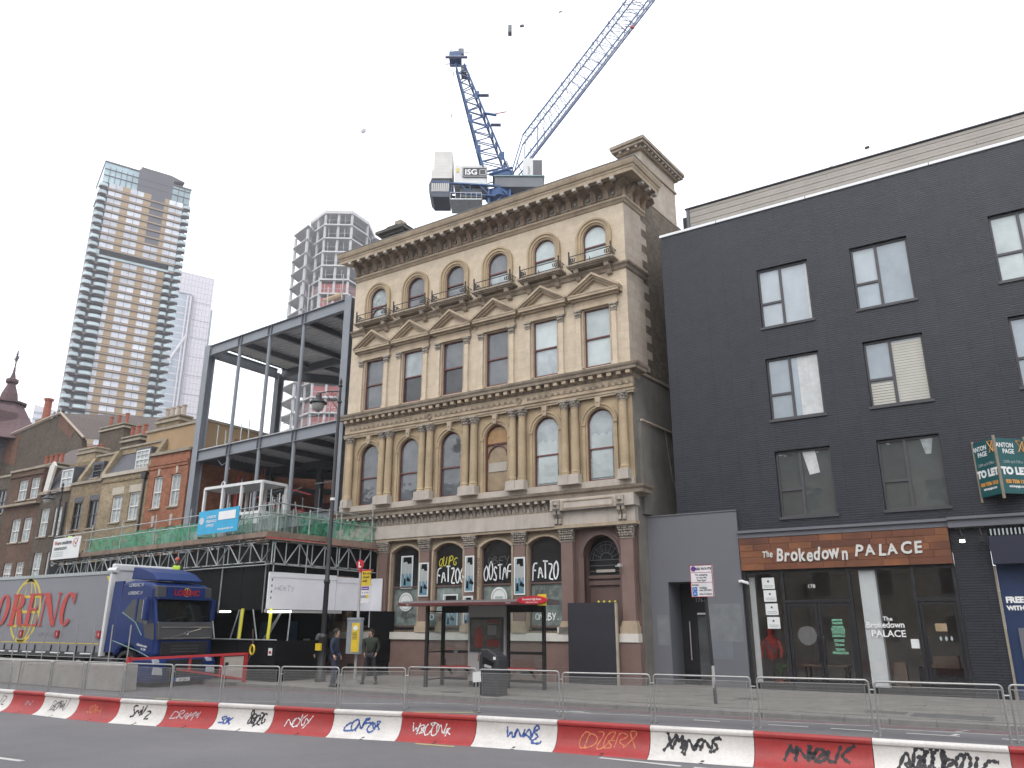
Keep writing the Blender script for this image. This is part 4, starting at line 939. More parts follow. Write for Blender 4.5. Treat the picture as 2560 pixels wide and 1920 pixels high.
for i, z in enumerate((3.38, 2.98, 2.56, 2.14)):
    o = thing('window_notice', ['topmost white notice in the column of four inside the shop window', 'second white notice from the top in the shop window', 'third white notice down in the shop window', 'lowest white notice of the four in the shop window'][i], 'notice', (-7.2 + .02 * i, BY + .03, z - .18), 0, 'white notices in the shop window')
    c = -7.2 + .02 * i; build('sheet', M().box(c - .2, c + .2, BY + .035, BY + .04, z - .18, z + .18), 'poster_white', o)
    for k in range(2): build('print_line', M().box(c - .15, c + .15, BY + .0315, BY + .0345, z - .08 - k * .05, z - .06 - k * .05), 'grey_print', o)
    build('print_icon', M().lathe([(0, 0), (.035, .001), (0, .002)], (0, 0, 0), 8).xform(Matrix.Translation((c, BY + .033, z + .06)) @ Matrix.Rotation(pi / 2, 4, 'X')), 'frame_grey', o)
text('number', '178', .16, 'white_print', sf, (-5.85, y - .01, 3.2), (1, 0, 0), (0, 0, 1))
for i, (s, z) in enumerate((('patagonia', 2.2), ('CHALLENGER', 2.1), ('TOPO DESIGNS', 1.98), ('THE NORTH FACE', 1.9), ('UNITED BY BLUE', 1.82), ('GRAMICCI', 1.72), ('STANCE', 1.58), ('TEVA danner', 1.46), ('FILSON', 1.32), ('PENDLETON', 1.22))):
    text('door_lettering', s, .1, 'green_print', sf, (-5.2, y - .01, z), (1, 0, 0), (0, 0, 1), .002, .002, xs=.5 if len(s) > 9 else .8)
text('window_lettering', 'The', .17, 'white_print', sf, (-3.75, y - .01, 2.2), (1, 0, 0), (0, 0, 1), .002, .003); text('window_lettering', 'Brokedown', .25, 'white_print', sf, (-3.84, y - .01, 2.0), (1, 0, 0), (0, 0, 1), .002, .004, xs=.9); text('window_lettering', 'PALACE', .27, 'white_print', sf, (-3.78, y - .01, 1.74), (1, 0, 0), (0, 0, 1), .002, .004)
build('window_flyer', M().box(-3.2, -2.98, y - .012, y - .009, 1.42, 1.68), 'poster_white', sf); build('door_flyer', M().box(-2.5, -2.2, y - .012, y - .009, 1.9, 2.12).xform(Matrix.Identity(4)), 'ply_pale', sf)
for k in range(3): build('door_emblem', M().prism([(-2.4 + k * .14, 1.62), (-2.36 + k * .14, 1.7), (-2.4 + k * .14, 1.78), (-2.44 + k * .14, 1.7)], 'y', y - .012, y - .009), 'grey_print', sf)
# things in the shop
t = thing('shop_mannequin', 'mannequin in a red jacket with a dark strap behind the shop glass', 'mannequin', (-7.4, 27.2, .13))
g = M(); g.lathe([(.12, .9), (.19, 1.0), (.2, 1.3), (.24, 1.5), (.12, 1.62), (.07, 1.66)], (-7.4, 27.2, .1), 12); build('jacket', g, 'coat_red', t, True)
g = M(); g.path([(-7.62, 27.2, 1.58), (-7.73, 27.15, 1.3), (-7.7, 27.1, 1.05)], [.07, .06, .05], 8); g.path([(-7.18, 27.2, 1.58), (-7.07, 27.15, 1.3), (-7.1, 27.1, 1.05)], [.07, .06, .05], 8); build('sleeves', g, 'coat_red', t, True)
build('stand', M().tube((-7.4, 27.2, .13), (-7.4, 27.2, 1.0), .03), 'frame_black', t); build('hood', M().lathe([(0, 1.74), (.09, 1.76), (.12, 1.86), (.08, 1.98), (0, 2.0)], (-7.4, 27.2, 0), 10), 'coat_red', t, True)
build('strap', M().path([(-7.55, 27.02, 1.6), (-7.4, 26.98, 1.4), (-7.25, 27.0, 1.2)], .03, 5), 'jacket_navy', t)
t = thing('potted_plant', 'spiky green potted plant behind the shop window', 'plant', (-7.15, 27.15, .13)); build('pot', M().lathe([(.12, .13), (.16, .45), (.14, .45)], (-7.15, 26.98, 0), 12), 'terracotta', t)
for k in range(18):
    a = k * 2.4; l = R2.uniform(.3, .5); build('leaf', M().path([(-7.15, 27.15, .45), (-7.15 + .25 * l * cos(a), 27.15 + .25 * l * sin(a), .5 + l * .7), (-7.15 + .7 * l * cos(a), 27.15 + .5 * l * sin(a), .45 + l * .9)], [.012, .02, .002], 3), 'leaf', t)
t = thing('display_table', 'low dark display table with a round table sign inside the shop', 'table', (-5.9, 28, .13)); build('table_top', M().box(-6.6, -5.2, 27.6, 28.4, .8, .86), 'shop_floor', t)
for a in (-6.5, -5.3):
    for b in (27.7, 28.3): build('leg', M().box(a - .03, a + .03, b - .03, b + .03, .13, .8), 'frame_black', t)
build('round_sign', M().lathe([(.3, 0), (.3, .03)], (0, 0, 0), 20).xform(Matrix.Translation((-6.3, 27.5, 1.75)) @ Matrix.Rotation(pi / 2, 4, 'X')), 'panel_grey', t)
t = thing('wooden_crate', 'lit wooden crate on the floor inside the right shop door', 'crate', (-2.6, 27.8, .13)); build('crate', M().box(-3.1, -2.1, 27.6, 28.1, .85, 1.2), 'board_wood', t); build('crate_base', M().box(-3.2, -1.95, 27.6, 28.2, .13, .848), 'coat_dark', t)
t = thing('paper_sack', 'tall brown paper sack just right of the white shop column', 'sack', (-3.7, 27.3, .13)); build('sack', M().prism([(-3.85, .14), (-3.45, .14), (-3.5, 1.0), (-3.82, 1.02)], 'y', 27.2, 27.5), 'board_wood', t)
# --- 176: grey rendered entrance block
lmp = thing('entrance_block', 'flat grey rendered entrance block with a recessed glass door between the bank and the shop', 'building', (-9.8, BY - .1, .11))
g = M(); wall_open(g, -11.3, -8.03, .1, 5.8, BY - .1, [(-9.95, 1.36, .1, 3.5, 'rect')], 1.3); g.add([(-11.3, BY - .1, 5.8), (-8.03, BY - .1, 5.8), (-8.03, BY + 3, 5.8), (-11.3, BY + 3, 5.8)], [(0, 1, 2, 3)]); g.add([(-8.03, BY - .1, .1), (-8.03, BY + .1, .1), (-8.03, BY + .1, 5.8), (-8.03, BY - .1, 5.8)], [(0, 1, 2, 3)])
build('wall', g, 'grey_paint', lmp)
for x0, x1, z0, z1, mt in ((-9.25, -8.12, 1.55, 2.75, 'grey_paint_pale'), (-11.1, -10.68, 1.4, 2.4, 'grey_paint_pale'), (-9.25, -8.5, 1.0, 1.54, 'grey_paint_blue')): build('paint_patch', M().box(x0, x1, BY - .104, BY - .1, z0, z1), mt, lmp)
build('wall_cap', M().box(-11.32, -8.01, BY - .13, BY + 3, 5.8, 5.84), 'grey_paint', lmp)
g = M(); g.box(-10.62, -9.28, BY + 1.0, BY + 1.1, 2.5, 3.49); g.box(-10.62, -10.15, BY + 1.0, BY + 1.1, .1, 2.5); g.box(-10.15, -10.05, BY + .95, BY + 1.08, .1, 2.5); g.box(-9.4, -9.28, BY + .95, BY + 1.08, .1, 2.5); g.box(-10.05, -9.4, BY + .95, BY + 1.08, 2.38, 2.5)
dd = build('door', g, 'frame_black', lmp); build('door_pane', M().box(-10.05, -9.4, BY + 1.0, BY + 1.03, .3, 2.38), 'glass_mid', dd); build('door_closer', M().box(-10.0, -9.7, BY + .9, BY + .95, 2.42, 2.48), 'white_trim', dd)
text('number', '176-178', .2, 'grey_print', dd, (-9.75, BY + .985, 2.85), (1, 0, 0), (0, 0, 1))
g = M(); g.tube((-10.3, BY + .9, .9), (-10.3, BY + .9, 2.2), .02); build('door_handle', g, 'pole_grey', dd)
g = M(); g.box(-8.1, -7.95, BY - .2, BY - .1, 3.42, 3.5); g.tube((-8.02, BY - .2, 3.46), (-7.72, BY - .45, 3.38), .045, 8); cc = thing('wall_camera', 'small white security camera on the corner beside the shop sign', 'camera', (-8.0, BY - .1, 3.4)); build('camera_body', g, 'white_print', cc)
# --- cash machine front at the right edge
atm = thing('cash_machine', 'dark blue cash machine front with white lettering under a dark awning box', 'cash machine', (.6, BY, .11))
build('panel', M().box(-.72, 3.2, BY, BY + .2, .1, 4.0), 'atm_blue', atm); build('edge_strip', M().box(-.785, -.725, BY - .06, BY + .1, .1, 3.7), 'coping', atm)
build('awning_box', M().box(-.76, 3.2, BY - .45, BY, 3.72, 4.5), 'awning_blue', atm)
g = M()
for k in range(40): g.box(-.7 + k * .1, -.66 + k * .1, BY - .4, BY - .38, 4.52, 4.7)
build('awning_fringe', g, 'grey_print', atm)['kind'] = 'stuff'
text('lettering', 'FREE CASH', .22, 'white_print', atm, (-.62, BY - .01, 2.68), (1, 0, 0), (0, 0, 1), .003, .012, 'LEFT', xs=.95); text('lettering', 'WITHDRAWALS', .16, 'white_print', atm, (-.62, BY - .01, 2.48), (1, 0, 0), (0, 0, 1), .003, .01, 'LEFT')
g = M(); g.box(-.45, .5, BY - .06, BY, .9, 2.0); build('machine_surround', g, 'grey_paint', atm); g = M(); g.box(-.3, .4, BY - .065, BY - .06, 1.4, 1.85); build('screen', g, 'win_cool', atm); build('keypad', M().box(-.25, .35, BY - .12, BY - .06, 1.1, 1.25), 'pole_grey', atm)
build('globe_lamp', M().lathe([(0, -.12), (.1, -.08), (.12, 0), (.1, .08), (0, .12)], (.05, BY - .15, 3.35), 12), 'pot_buff', atm, True)
for k, x in enumerate((-1.45, -.95)):
    fl = thing('floodlight', ['lit white floodlight under the ledge on the black brick pier', 'dark unlit floodlight beside the awning box'][k], 'floodlight', (x, BY - .1, 4.5)); build('arm', M().path([(x, BY, 4.75), (x, BY - .25, 4.72), (x + .05, BY - .3, 4.55)], .015), 'iron', fl); build('lamp_head', M().box(x - .05, x + .1, BY - .38, BY - .26, 4.35, 4.5), 'frame_black', fl)
    if k == 0: build('lamp_face', M().box(x - .04, x + .09, BY - .395, BY - .381, 4.36, 4.44), 'tube_light', fl)
    build('bird_spikes', M().add([], []).path([(x - .1, BY - .2, 4.76), (x - .05, BY - .22, 4.86), (x, BY - .2, 4.76), (x + .06, BY - .22, 4.86), (x + .1, BY - .2, 4.76)], .006, 4), 'coping', fl)
# --- V board
tl = thing('letting_board', 'green V-shaped to-let board fixed above the shop ledge', 'sign', (-.1, BY, 5.6))
ap = Vector((-.2, BY - .75, 0))
for s_, e in ((-1, Vector((-.78, BY - .02, 0))), (1, Vector((.55, BY - .02, 0)))):
    a, b = (e, ap) if s_ < 0 else (ap, e); d = (b - a).normalized(); n = Vector((d.y, -d.x, 0)); W_ = (b - a).length
    g = M(); P = lambda u, o_, z: tuple(a + d * u + n * o_ + Vector((0, 0, z)))
    def fb(g, u0, u1, o0, o1, z0, z1): return g.add([P(u0, o0, z0), P(u1, o0, z0), P(u1, o1, z0), P(u0, o1, z0), P(u0, o0, z1), P(u1, o0, z1), P(u1, o1, z1), P(u0, o1, z1)], [(3, 2, 1, 0), (4, 5, 6, 7), (0, 1, 5, 4), (1, 2, 6, 5), (2, 3, 7, 6), (3, 0, 4, 7)])
    bd = build('board', fb(g, .02, W_ - .02, -.02, 0, 5.64, 7.25), 'board_teal', tl)
    for u in (.0, W_ - .03): build('batten', fb(M(), u, u + .04, -.03, .02, 5.5, 7.32), 'coping', tl)
    C_ = lambda u, z: P(u, .006, z)
    for s, u, z, sz, mt, bo, xs in (('ANTON', .3, 6.98, .19, 'white_print', .004, .85), ('PAGE', .38, 6.8, .19, 'white_print', .004, .85), ('2,000 sq ft Office', .47, 6.52, .12, 'grey_print', .0, .8), ('TO LET', .47, 6.2, .28, 'white_print', .018, .95), ('020 7336 1313', .47, 5.94, .14, 'orange_print', .006, .85), ('antonpage.com', .47, 5.82, .1, 'white_print', .003, .9)):
        text('lettering', s, sz, mt, bd, C_(u * W_ / .94, z), d, (0, 0, 1), .002, bo, xs=xs)
    g = M(); lg = [(.66, 7.18), (.86, 7.18), (.7, 6.86), (.86, 6.86), (.66, 7.18)]
    g.path([C_(u * W_ / .94, z) for u, z in lg], .014, 4); g.path([C_(.86 * W_ / .94, 7.18), C_(.86 * W_ / .94, 6.86)], .014, 4); build('logo', g, 'orange_print', bd)
ms = thing('roof_antenna', 'thin antenna pole lying over the boarded top storey roof', 'antenna', (-3.5, 29.5, 18.7)); build('pole', M().tube((-4.6, 29.5, 19.3), (-2.6, 29.4, 19.75), .012, 5), 'pole_grey', ms); build('stay', M().tube((-2.6, 29.4, 19.75), (-2.6, 29.4, 18.7), .01, 5), 'pole_grey', ms); build('tip', M().box(-2.66, -2.5, 29.36, 29.44, 19.72, 19.8), 'iron', ms)
# ================================================================== steel frame going up beside the bank
stf = thing('steel_frame_building', 'grey steel frame of an unfinished building between the bank and the terrace', 'building', (-32.5, 26.4, .11))
def sy(x): return 26.0 + (-26.3 - x) * .064          # front line
def ibeam(name, p, q, w, h, parent, mt='steel_grey'):
    """I section: p, q = centre line of the top flange"""
    p, q = Vector(p), Vector(q); d = (q - p).normalized(); s = Vector((d.y, -d.x, 0)).normalized(); z = Vector((0, 0, 1)); g = M(); t = .03
    for a, b, c, e in ((-w / 2, w / 2, -t, 0), (-.012, .012, -h + t, -t), (-w / 2, w / 2, -h, -h + t)):
        g.add([p + s * a + z * c, p + s * b + z * c, p + s * b + z * e, p + s * a + z * e, q + s * a + z * c, q + s * b + z * c, q + s * b + z * e, q + s * a + z * e], [(0, 1, 2, 3), (7, 6, 5, 4), (0, 4, 5, 1), (1, 5, 6, 2), (2, 6, 7, 3), (3, 7, 4, 0)])
    return build(name, g, mt, parent)
def icol(x, y, z0, z1, w=.42, name='column', mt='steel_grey'):
    g = M(); t = .035; g.box(x - w / 2, x + w / 2, y - w / 2, y - w / 2 + t, z0, z1); g.box(x - w / 2, x + w / 2, y + w / 2 - t, y + w / 2, z0, z1); g.box(x - .015, x + .015, y - w / 2 + t, y + w / 2 - t, z0, z1); g.box(x - w / 2 + .02, x - w / 2 + .04, y - w / 2 + t, y + w / 2 - t, z0, z1)
    return build(name, g, mt, stf)
XL, XR = -38.75, -26.6
icol(XR, sy(XR) + .22, .2, 17.95, .46); icol(XL, sy(XL) + .22, .2, 17.9, .46)
LV = [(17.85, .62), (11.5, .62), (7.2, .62)]
for z, h in LV:
    b = ibeam('edge_beam', (XL + .2, sy(XL) + .12, z), (XR - .22, sy(XR) + .12, z), .26, h, stf)
    for x in (-35.6, -32.9, -30.05): 
        g = M(); 
        for s_ in (-.13, .13): g.box(x + s_ - .012, x + s_ + .012, sy(x) - .0, sy(x) + .11, z - h + .03, z - .03)
        build('stiffener', g, 'steel_dark', b)
for (z1, h1), (z0, h0) in zip(LV, LV[1:]):
    for x in (-35.6, -32.9, -30.05): utube('edge_post', stf, 'steel_grey', (x, sy(x) + .12, z0), (x, sy(x) + .12, z1 - h1), .1)
for x in (-35.6, -32.9, -30.05): utube('edge_post', stf, 'steel_grey', (x, sy(x) + .12, 5.5), (x, sy(x) + .12, 6.6), .1)
icol(XL + .1, 32.2, 5, 17.6, .4, mt='steel_dark'); icol(-32.5, 38, 5, 17.6, .35, mt='steel_dark'); icol(XR, 38, .2, 17.6, .4, mt='steel_dark'); icol(XR, 32, .2, 17.2, .4, mt='steel_dark'); icol(-34.2, 32.2, 5, 10.9, .35, mt='steel_dark'); icol(-30.4, 32.2, 5, 10.9, .35, mt='steel_dark')
for z in (17.85, 11.5):
    ibeam('side_beam', (XL, sy(XL) + .4, z), (XL + .1, 32, z), .24, .6, stf, 'steel_dark'); ibeam('side_beam', (XL + .1, 32.4, z), (-34, 38.2, z), .24, .6, stf, 'steel_dark'); ibeam('side_beam', (XR, 26.5, z), (XR, 38, z), .24, .6, stf, 'steel_dark')
    ibeam('cross_beam', (XL + .3, 32.2, z - .02), (XR, 32.2, z - .02), .2, .55, stf, 'steel_dark')
    for x in (-36, -33.2, -30.4, -28.3): ibeam('deck_beam', (x, sy(x) + .3, z - .1), (x + .2, 32, z - .1), .16, .3, stf, 'steel_dark'); ibeam('deck_beam', (x + .8, 32.4, z - .1), (x + 1.4, 38, z - .1), .16, .3, stf, 'steel_dark')
    # profiled metal deck: trapezoid ribs running along the street
    def deck(y0, y1, xa, xb):
        g = M(); y = y0; pr = []
        while y < y1: pr += [(y, z - .09), (y + .1, z - .09), (y + .15, z - .03), (y + .27, z - .03)]; y += .32
        pr += [(y1, z - .03)]; n = len(pr)
        vs = [(xa, a, b) for a, b in pr] + [(xb, a, b) for a, b in pr]
        return g.add(vs, [(i, i + 1, n + i + 1, n + i) for i in range(n - 1)])
    build('metal_deck', deck(26.9, 32.2, XL + (.75 if z > 15 else .1), XR), 'deck_metal', stf); build('metal_deck', deck(32.2, 38, XL + (2.4 if z > 15 else .3), XR), 'deck_metal', stf)
    if z > 15: build('edge_trim', M().box(XL + .7, XL + .76, 26.9, 32.2, z - .13, z + .1), 'steel_dark', stf)
    build('floor_slab', M().prism([(XL + (.75 if z > 15 else .1), 26.95), (XR, 26.2), (XR, 38), (XL + 2.6, 38), (XL + (.85 if z > 15 else .2), 32.3)], 'z', z - .02, z + .1), 'concrete', stf)
build('floor_slab', M().prism([(XL + .1, 26.95), (XR, 26.2), (XR, 38), (XL, 38)], 'z', 7.1, 7.22), 'concrete', stf)
ibeam('cross_beam', (XL + .3, 31, 9.9), (-35, 36, 10.3), .2, .35, stf); ibeam('cross_beam', (-33.5, 36, 10.0), (-29.5, 31, 9.9), .2, .35, stf)
# edge protection posts standing on the decks
R3 = random.Random(4)
for z, xs in ((11.55, [(-37.2, 1.3), (-36.4, .9), (-35, 1.1), (-34.3, 1.2), (-31.6, 1.0), (-30.8, 1.5), (-29.4, 1.1), (-28.6, 1.3), (-27.8, 1.0), (-27.2, 1.6)]), (17.9, [(-31.9, 1.1), (-30.9, 1.9), (-30.2, 1.8), (-29.4, 2.0), (-28.6, 1.2), (-27.5, 1.6), (-33.2, .6), (-34.1, .5), (-35, .55), (-36, .5), (-36.9, .45), (-37.4, .6)])):
    for x, h in xs: utube('guard_post', stf, 'galv', (x, sy(x) + .35, z), (x + R3.uniform(-.03, .03), sy(x) + .35, z + h), .028 if h > .7 else .018)
for a, b, z in ((-37.4, -27, 12.2), (-37.4, -27, 12.6)): utube('guard_rail', stf, 'galv', (a + 5.5, sy(a) + .3, z), (b, sy(b) + .35, z), .02)
g = M(); g.add([(-31.8, 27.8, 11.6), (-27, 27.2, 11.6), (-27, 27.2, 12.7), (-31.8, 27.8, 12.35)], [(0, 1, 2, 3)])
build('debris_screen', M().add([(-31.8, 30.6, 11.6), (-27, 30.2, 11.6), (-27, 30.2, 13.2), (-31.8, 30.6, 12.6)], [(0, 1, 2, 3)]), 'net_brown', stf)
build('red_band', M().add([(-31.0, 30.3, 12.7), (-27, 29.9, 13.1), (-27, 29.9, 13.5), (-31.0, 30.3, 13.05)], [(0, 1, 2, 3)]), 'net_red', stf)
for k in range(6): utube('temporary_fence_post', stf, 'galv', (-31.5 + k * .85, 29.6, 11.6), (-31.5 + k * .85, 29.6, 13.0 + .3 * (k % 2)), .03)
g = M(); g.path([(-37, 27.1, 10.85), (-36.6, 27.1, 10.5), (-36.2, 27.2, 10.75), (-35.9, 27.1, 10.2)], .02, 4); build('loose_rope', g, 'white_steel', stf)
# rear of the plot: a dark mullioned back wall, tan strip and red debris netting
rr_ = thing('rear_hall', 'dark multi-paned rear hall with a tan upper wall seen under the steel decks', 'building', (-40, 40, .11))
build('wall', M().box(-58, -26.8, 40, 41, .1, 12.6), 'tan_render', rr_); build('glazed_wall', M().box(-57.9, -26.9, 39.9, 39.99, 2, 11.6), 'shop_black', rr_)
for k in range(32): utube('mullion', rr_, 'steel_dark', (-57.5 + k * .97, 39.85, 2), (-57.5 + k * .97, 39.85, 11.6), .04)
for z in (9.6, 11.6): ubeam('transom', rr_, 'steel_dark', (-57.9, 39.8, z), (-26.9, 39.8, z), .12)
nt = thing('red_netting', 'strip of bright red debris netting on the first deck behind the scaffold', 'netting', (-34, 31, 7.2))
build('net_sheet', M().add([(-38.3, 31.0, 8.35), (-33.6, 30.6, 8.3), (-33.6, 30.6, 7.7), (-38.3, 31, 7.8)], [(0, 1, 2, 3)]), 'net_red', nt); build('net_sheet', M().add([(-38.3, 33, 7.3), (-27, 32.6, 7.3), (-27, 32.6, 8.8), (-38.3, 33, 9.0)], [(0, 1, 2, 3)]), 'net_brown', nt)
build('net_sheet', M().add([(-31, 30, 7.3), (-28, 29.8, 7.3), (-28, 29.8, 7.75), (-31, 30, 7.7)], [(0, 1, 2, 3)]), 'net_red', nt); build('net_sheet', M().add([(-30, 31.5, 9.3), (-29.3, 31.4, 9.35), (-29.3, 31.4, 9.6), (-30, 31.5, 9.55)], [(0, 1, 2, 3)]), 'net_red', nt)
for k in range(9): utube('net_post', nt, 'galv', (-38 + k * 1.3, 30.9, 7.2), (-38 + k * 1.3, 30.9, 9.0 + .4 * (k % 3)), .035)
# ================================================================== scaffold gantry, hoardings and banners
def fline(x, off=0.): return 20.95 + (-24.4 - x) * .096 + off      # street face of the gantry
A_ = Vector((-23.75, 25.6, 0)); B_ = Vector((-24.3, 20.6, 0)); dS = (A_ - B_).normalized(); nS = Vector((dS.y, -dS.x, 0))
def sd_(t, o, z): p = B_ + dS * t + nS * o; return (p.x, p.y, z)
gan = thing('scaffold_gantry', 'scaffold gantry with lattice beams and green netting carried over the pavement', 'scaffold', (-30, 21.5, .11))
ZT, ZB = 5.2, 4.42
XS0 = -44.5
def lattice(P, L, zt, zb, step, r=.024):
    utube('lattice_chord', gan, 'galv', P(0, zt), P(L, zt), r * 1.1); utube('lattice_chord', gan, 'galv', P(0, zb), P(L, zb), r * 1.1)
    u = 0; k = 0
    while u + step < L + .01:
        utube('lattice_brace', gan, 'galv', P(u, zt), P(u, zb), r); utube('lattice_brace', gan, 'galv', P(u, zt if k % 2 == 0 else zb), P(u + step, zb if k % 2 == 0 else zt), r); u += step; k += 1
lattice(lambda u, z: (-24.5 - u, fline(-24.5 - u), z), 20, ZT, ZB, .78); lattice(lambda u, z: (-24.5 - u, fline(-24.5 - u, 1.1), z), 20, ZT, ZB, 1.56)
lattice(lambda u, z: sd_(u, .12, z), 5.0, 5.15, 4.3, .62)
for off, z in ((-.05, 4.3), (.02, 5.3)): utube('ledger', gan, 'galv', (-24.3, fline(-24.3, off), z), (-44, fline(-44, off), z), .026)
utube('ledger', gan, 'galv', sd_(-.3, .16, 4.28), sd_(5.2, .16, 4.2), .026)
for x in (-25.0, -28, -31, -34, -37.2, -40.4, -43.4): utube('standard', gan, 'galv', (x, fline(x, .05), 2.5), (x, fline(x, .05), 7.0), .026); utube('standard', gan, 'galv', (x, fline(x, 1.2), 2.5), (x, fline(x, 1.2), 6.6), .026)
for t in (.1, 1.6, 3.2, 4.9): utube('standard', gan, 'galv', sd_(t, .14, 4.0), sd_(t, .14, 7.0 if t != 1.6 else 6.5), .026)
for k in range(7): utube('standard', gan, 'galv', (-24.6 - k * .5, fline(-24.6, .5 + .2 * (k % 2)), 5.2), (-24.6 - k * .5, fline(-24.6, .5 + .2 * (k % 2)), 6.9 + .25 * (k % 3)), .024)
for k in range(14): utube('transom_tube', gan, 'galv', (-25.3 - k * 1.45, fline(-25.3 - k * 1.45, -.15), 5.3), (-25.3 - k * 1.45, fline(-25.3 - k * 1.45, 1.5), 5.3), .022); utube('raker', gan, 'galv', (-25.3 - k * 1.45, fline(-25.3 - k * 1.45, .05), 4.42), (-26.1 - k * 1.45, fline(-26.1 - k * 1.45, 1.1), 5.15), .02)
for z in (6.2, 6.62): utube('guard_rail', gan, 'galv', (-24.2, fline(-24.2, -.1), z), (-44.4, fline(-44.4, -.1), z), .026); utube('guard_rail', gan, 'galv', sd_(-.3, .16, z), sd_(5.4, .16, z - .1), .026)
# boards
for k in range(9):
    a, b = -24.2 - k * 2.25, -24.2 - (k + 1) * 2.25 + .03
    for j in range(3): g = M(); o_ = -.1 + j * .3; g.add([(a, fline(a, o_), 5.34), (b, fline(b, o_), 5.34), (b, fline(b, o_ + .28), 5.34), (a, fline(a, o_ + .28), 5.34), (a, fline(a, o_), 5.38), (b, fline(b, o_), 5.38), (b, fline(b, o_ + .28), 5.38), (a, fline(a, o_ + .28), 5.38)], [(3, 2, 1, 0), (4, 5, 6, 7), (0, 1, 5, 4), (1, 2, 6, 5), (2, 3, 7, 6), (3, 0, 4, 7)]); build('scaffold_board', g, 'board_wood', gan)
    ubeam('toe_board', gan, 'board_wood', (a, fline(a, -.14), 5.48), (b, fline(b, -.14), 5.48), .03, .2) if False else build('toe_board', M().add([(a, fline(a, -.16), 5.38), (b, fline(b, -.16), 5.38), (b, fline(b, -.16), 5.58), (a, fline(a, -.16), 5.58), (a, fline(a, -.12), 5.38), (b, fline(b, -.12), 5.38), (b, fline(b, -.12), 5.58), (a, fline(a, -.12), 5.58)], [(0, 1, 2, 3), (4, 5, 6, 7), (3, 2, 6, 7), (0, 4, 7, 3), (1, 5, 6, 2)]), 'board_wood', gan)
def sboxs(g, t0, t1, o0, o1, z0, z1): return g.add([sd_(t0, o0, z0), sd_(t0, o1, z0), sd_(t1, o1, z0), sd_(t1, o0, z0), sd_(t0, o0, z1), sd_(t0, o1, z1), sd_(t1, o1, z1), sd_(t1, o0, z1)], [(3, 2, 1, 0), (4, 5, 6, 7), (0, 1, 5, 4), (1, 2, 6, 5), (2, 3, 7, 6), (3, 0, 4, 7)])
build('toe_board', sboxs(M(), -.35, 2.6, .14, .19, 5.28, 5.5), 'board_wood', gan); build('toe_board', sboxs(M(), 2.62, 5.4, .14, .19, 5.24, 5.46), 'board_wood', gan); build('edge_tube', M().tube(sd_(-.35, .2, 5.24), sd_(5.45, .2, 5.18), .035), 'net_red', gan)
for t in (-.3, .3, .9): build('scaffold_board', sboxs(M(), -.3, 5.3, -.9 + t, -.62 + t, 5.18, 5.22), 'board_wood', gan)
# nets: crumpled sheets
def net(name, P, u0, u1, z0, z1, mt, n=26, amp=.06, zt=.12):
    g = M(); rr = random.Random(int(u0 * 10)); vs = []
    for i in range(n + 1):
        for j in range(4):
            u = u0 + (u1 - u0) * i / n; z = z0 + (z1 - z0) * j / 3 - (rr.uniform(0, zt) if j == 3 else 0); vs.append(P(u, rr.uniform(-amp, amp), z))
    return build(name, g.add(vs, [(i * 4 + j, i * 4 + j + 1, i * 4 + j + 5, i * 4 + j + 4) for i in range(n) for j in range(3)]), mt, gan)
m_ = MAT['net_green']; 
def netmat(name, c, dens):
    m, nt, N, L, b = _nt(name); b.inputs['Base Color'].default_value = (*c, 1); b.inputs['Roughness'].default_value = .8
    pos = N.new("ShaderNodeNewGeometry").outputs['Position']; tr = N.new("ShaderNodeBsdfTransparent"); mx = N.new("ShaderNodeMixShader")
    L.new(_ramp(nt, _noise(nt, pos, 2.2, 5, .7), .35, .65, dens[0], dens[1]), mx.inputs[0]); L.new(tr.outputs[0], mx.inputs[1]); L.new(b.outputs[0], mx.inputs[2]); L.new(mx.outputs[0], N['Material Output'].inputs[0])
netmat('net_green_thin', (.05, .26, .15), (.25, .9)); netmat('net_grey_thin', (.2, .3, .24), (.15, .6))
net('green_net', lambda u, o, z: sd_(u, .05 + o, z), 1.2, 5.2, 5.4, 6.35, 'net_green_thin'); net('green_net', lambda u, o, z: sd_(u, -.1 + o, z), -.2, 2.4, 5.5, 6.5, 'net_grey_thin')
net('green_net', lambda u, o, z: (-24.3 - u, fline(-24.3 - u, o + .15), z), .1, 4, 5.4, 6.5, 'net_grey_thin'); net('green_net', lambda u, o, z: (-24.3 - u, fline(-24.3 - u, o + .12), z), 6.3, 16.5, 5.5, 6.35, 'net_green_thin', 50); net('green_net', lambda u, o, z: (-24.3 - u, fline(-24.3 - u, o + .9), z), 3, 15, 5.4, 6.6, 'net_green_thin', 40)
for k, (x, w, c) in enumerate(((-31.6, .5, 'curtain'), (-34.1, .6, 'curtain'), (-35.6, .9, 'plywood'), (-30.6, .5, 'net_grey_thin'), (-38, .6, 'plywood'), (-29.4, .6, 'curtain'))): build('stacked_sheet', M().box(x, x + w, fline(x, .5), fline(x, .55), 5.4, 6.05 + .1 * (k % 3)), c, gan)
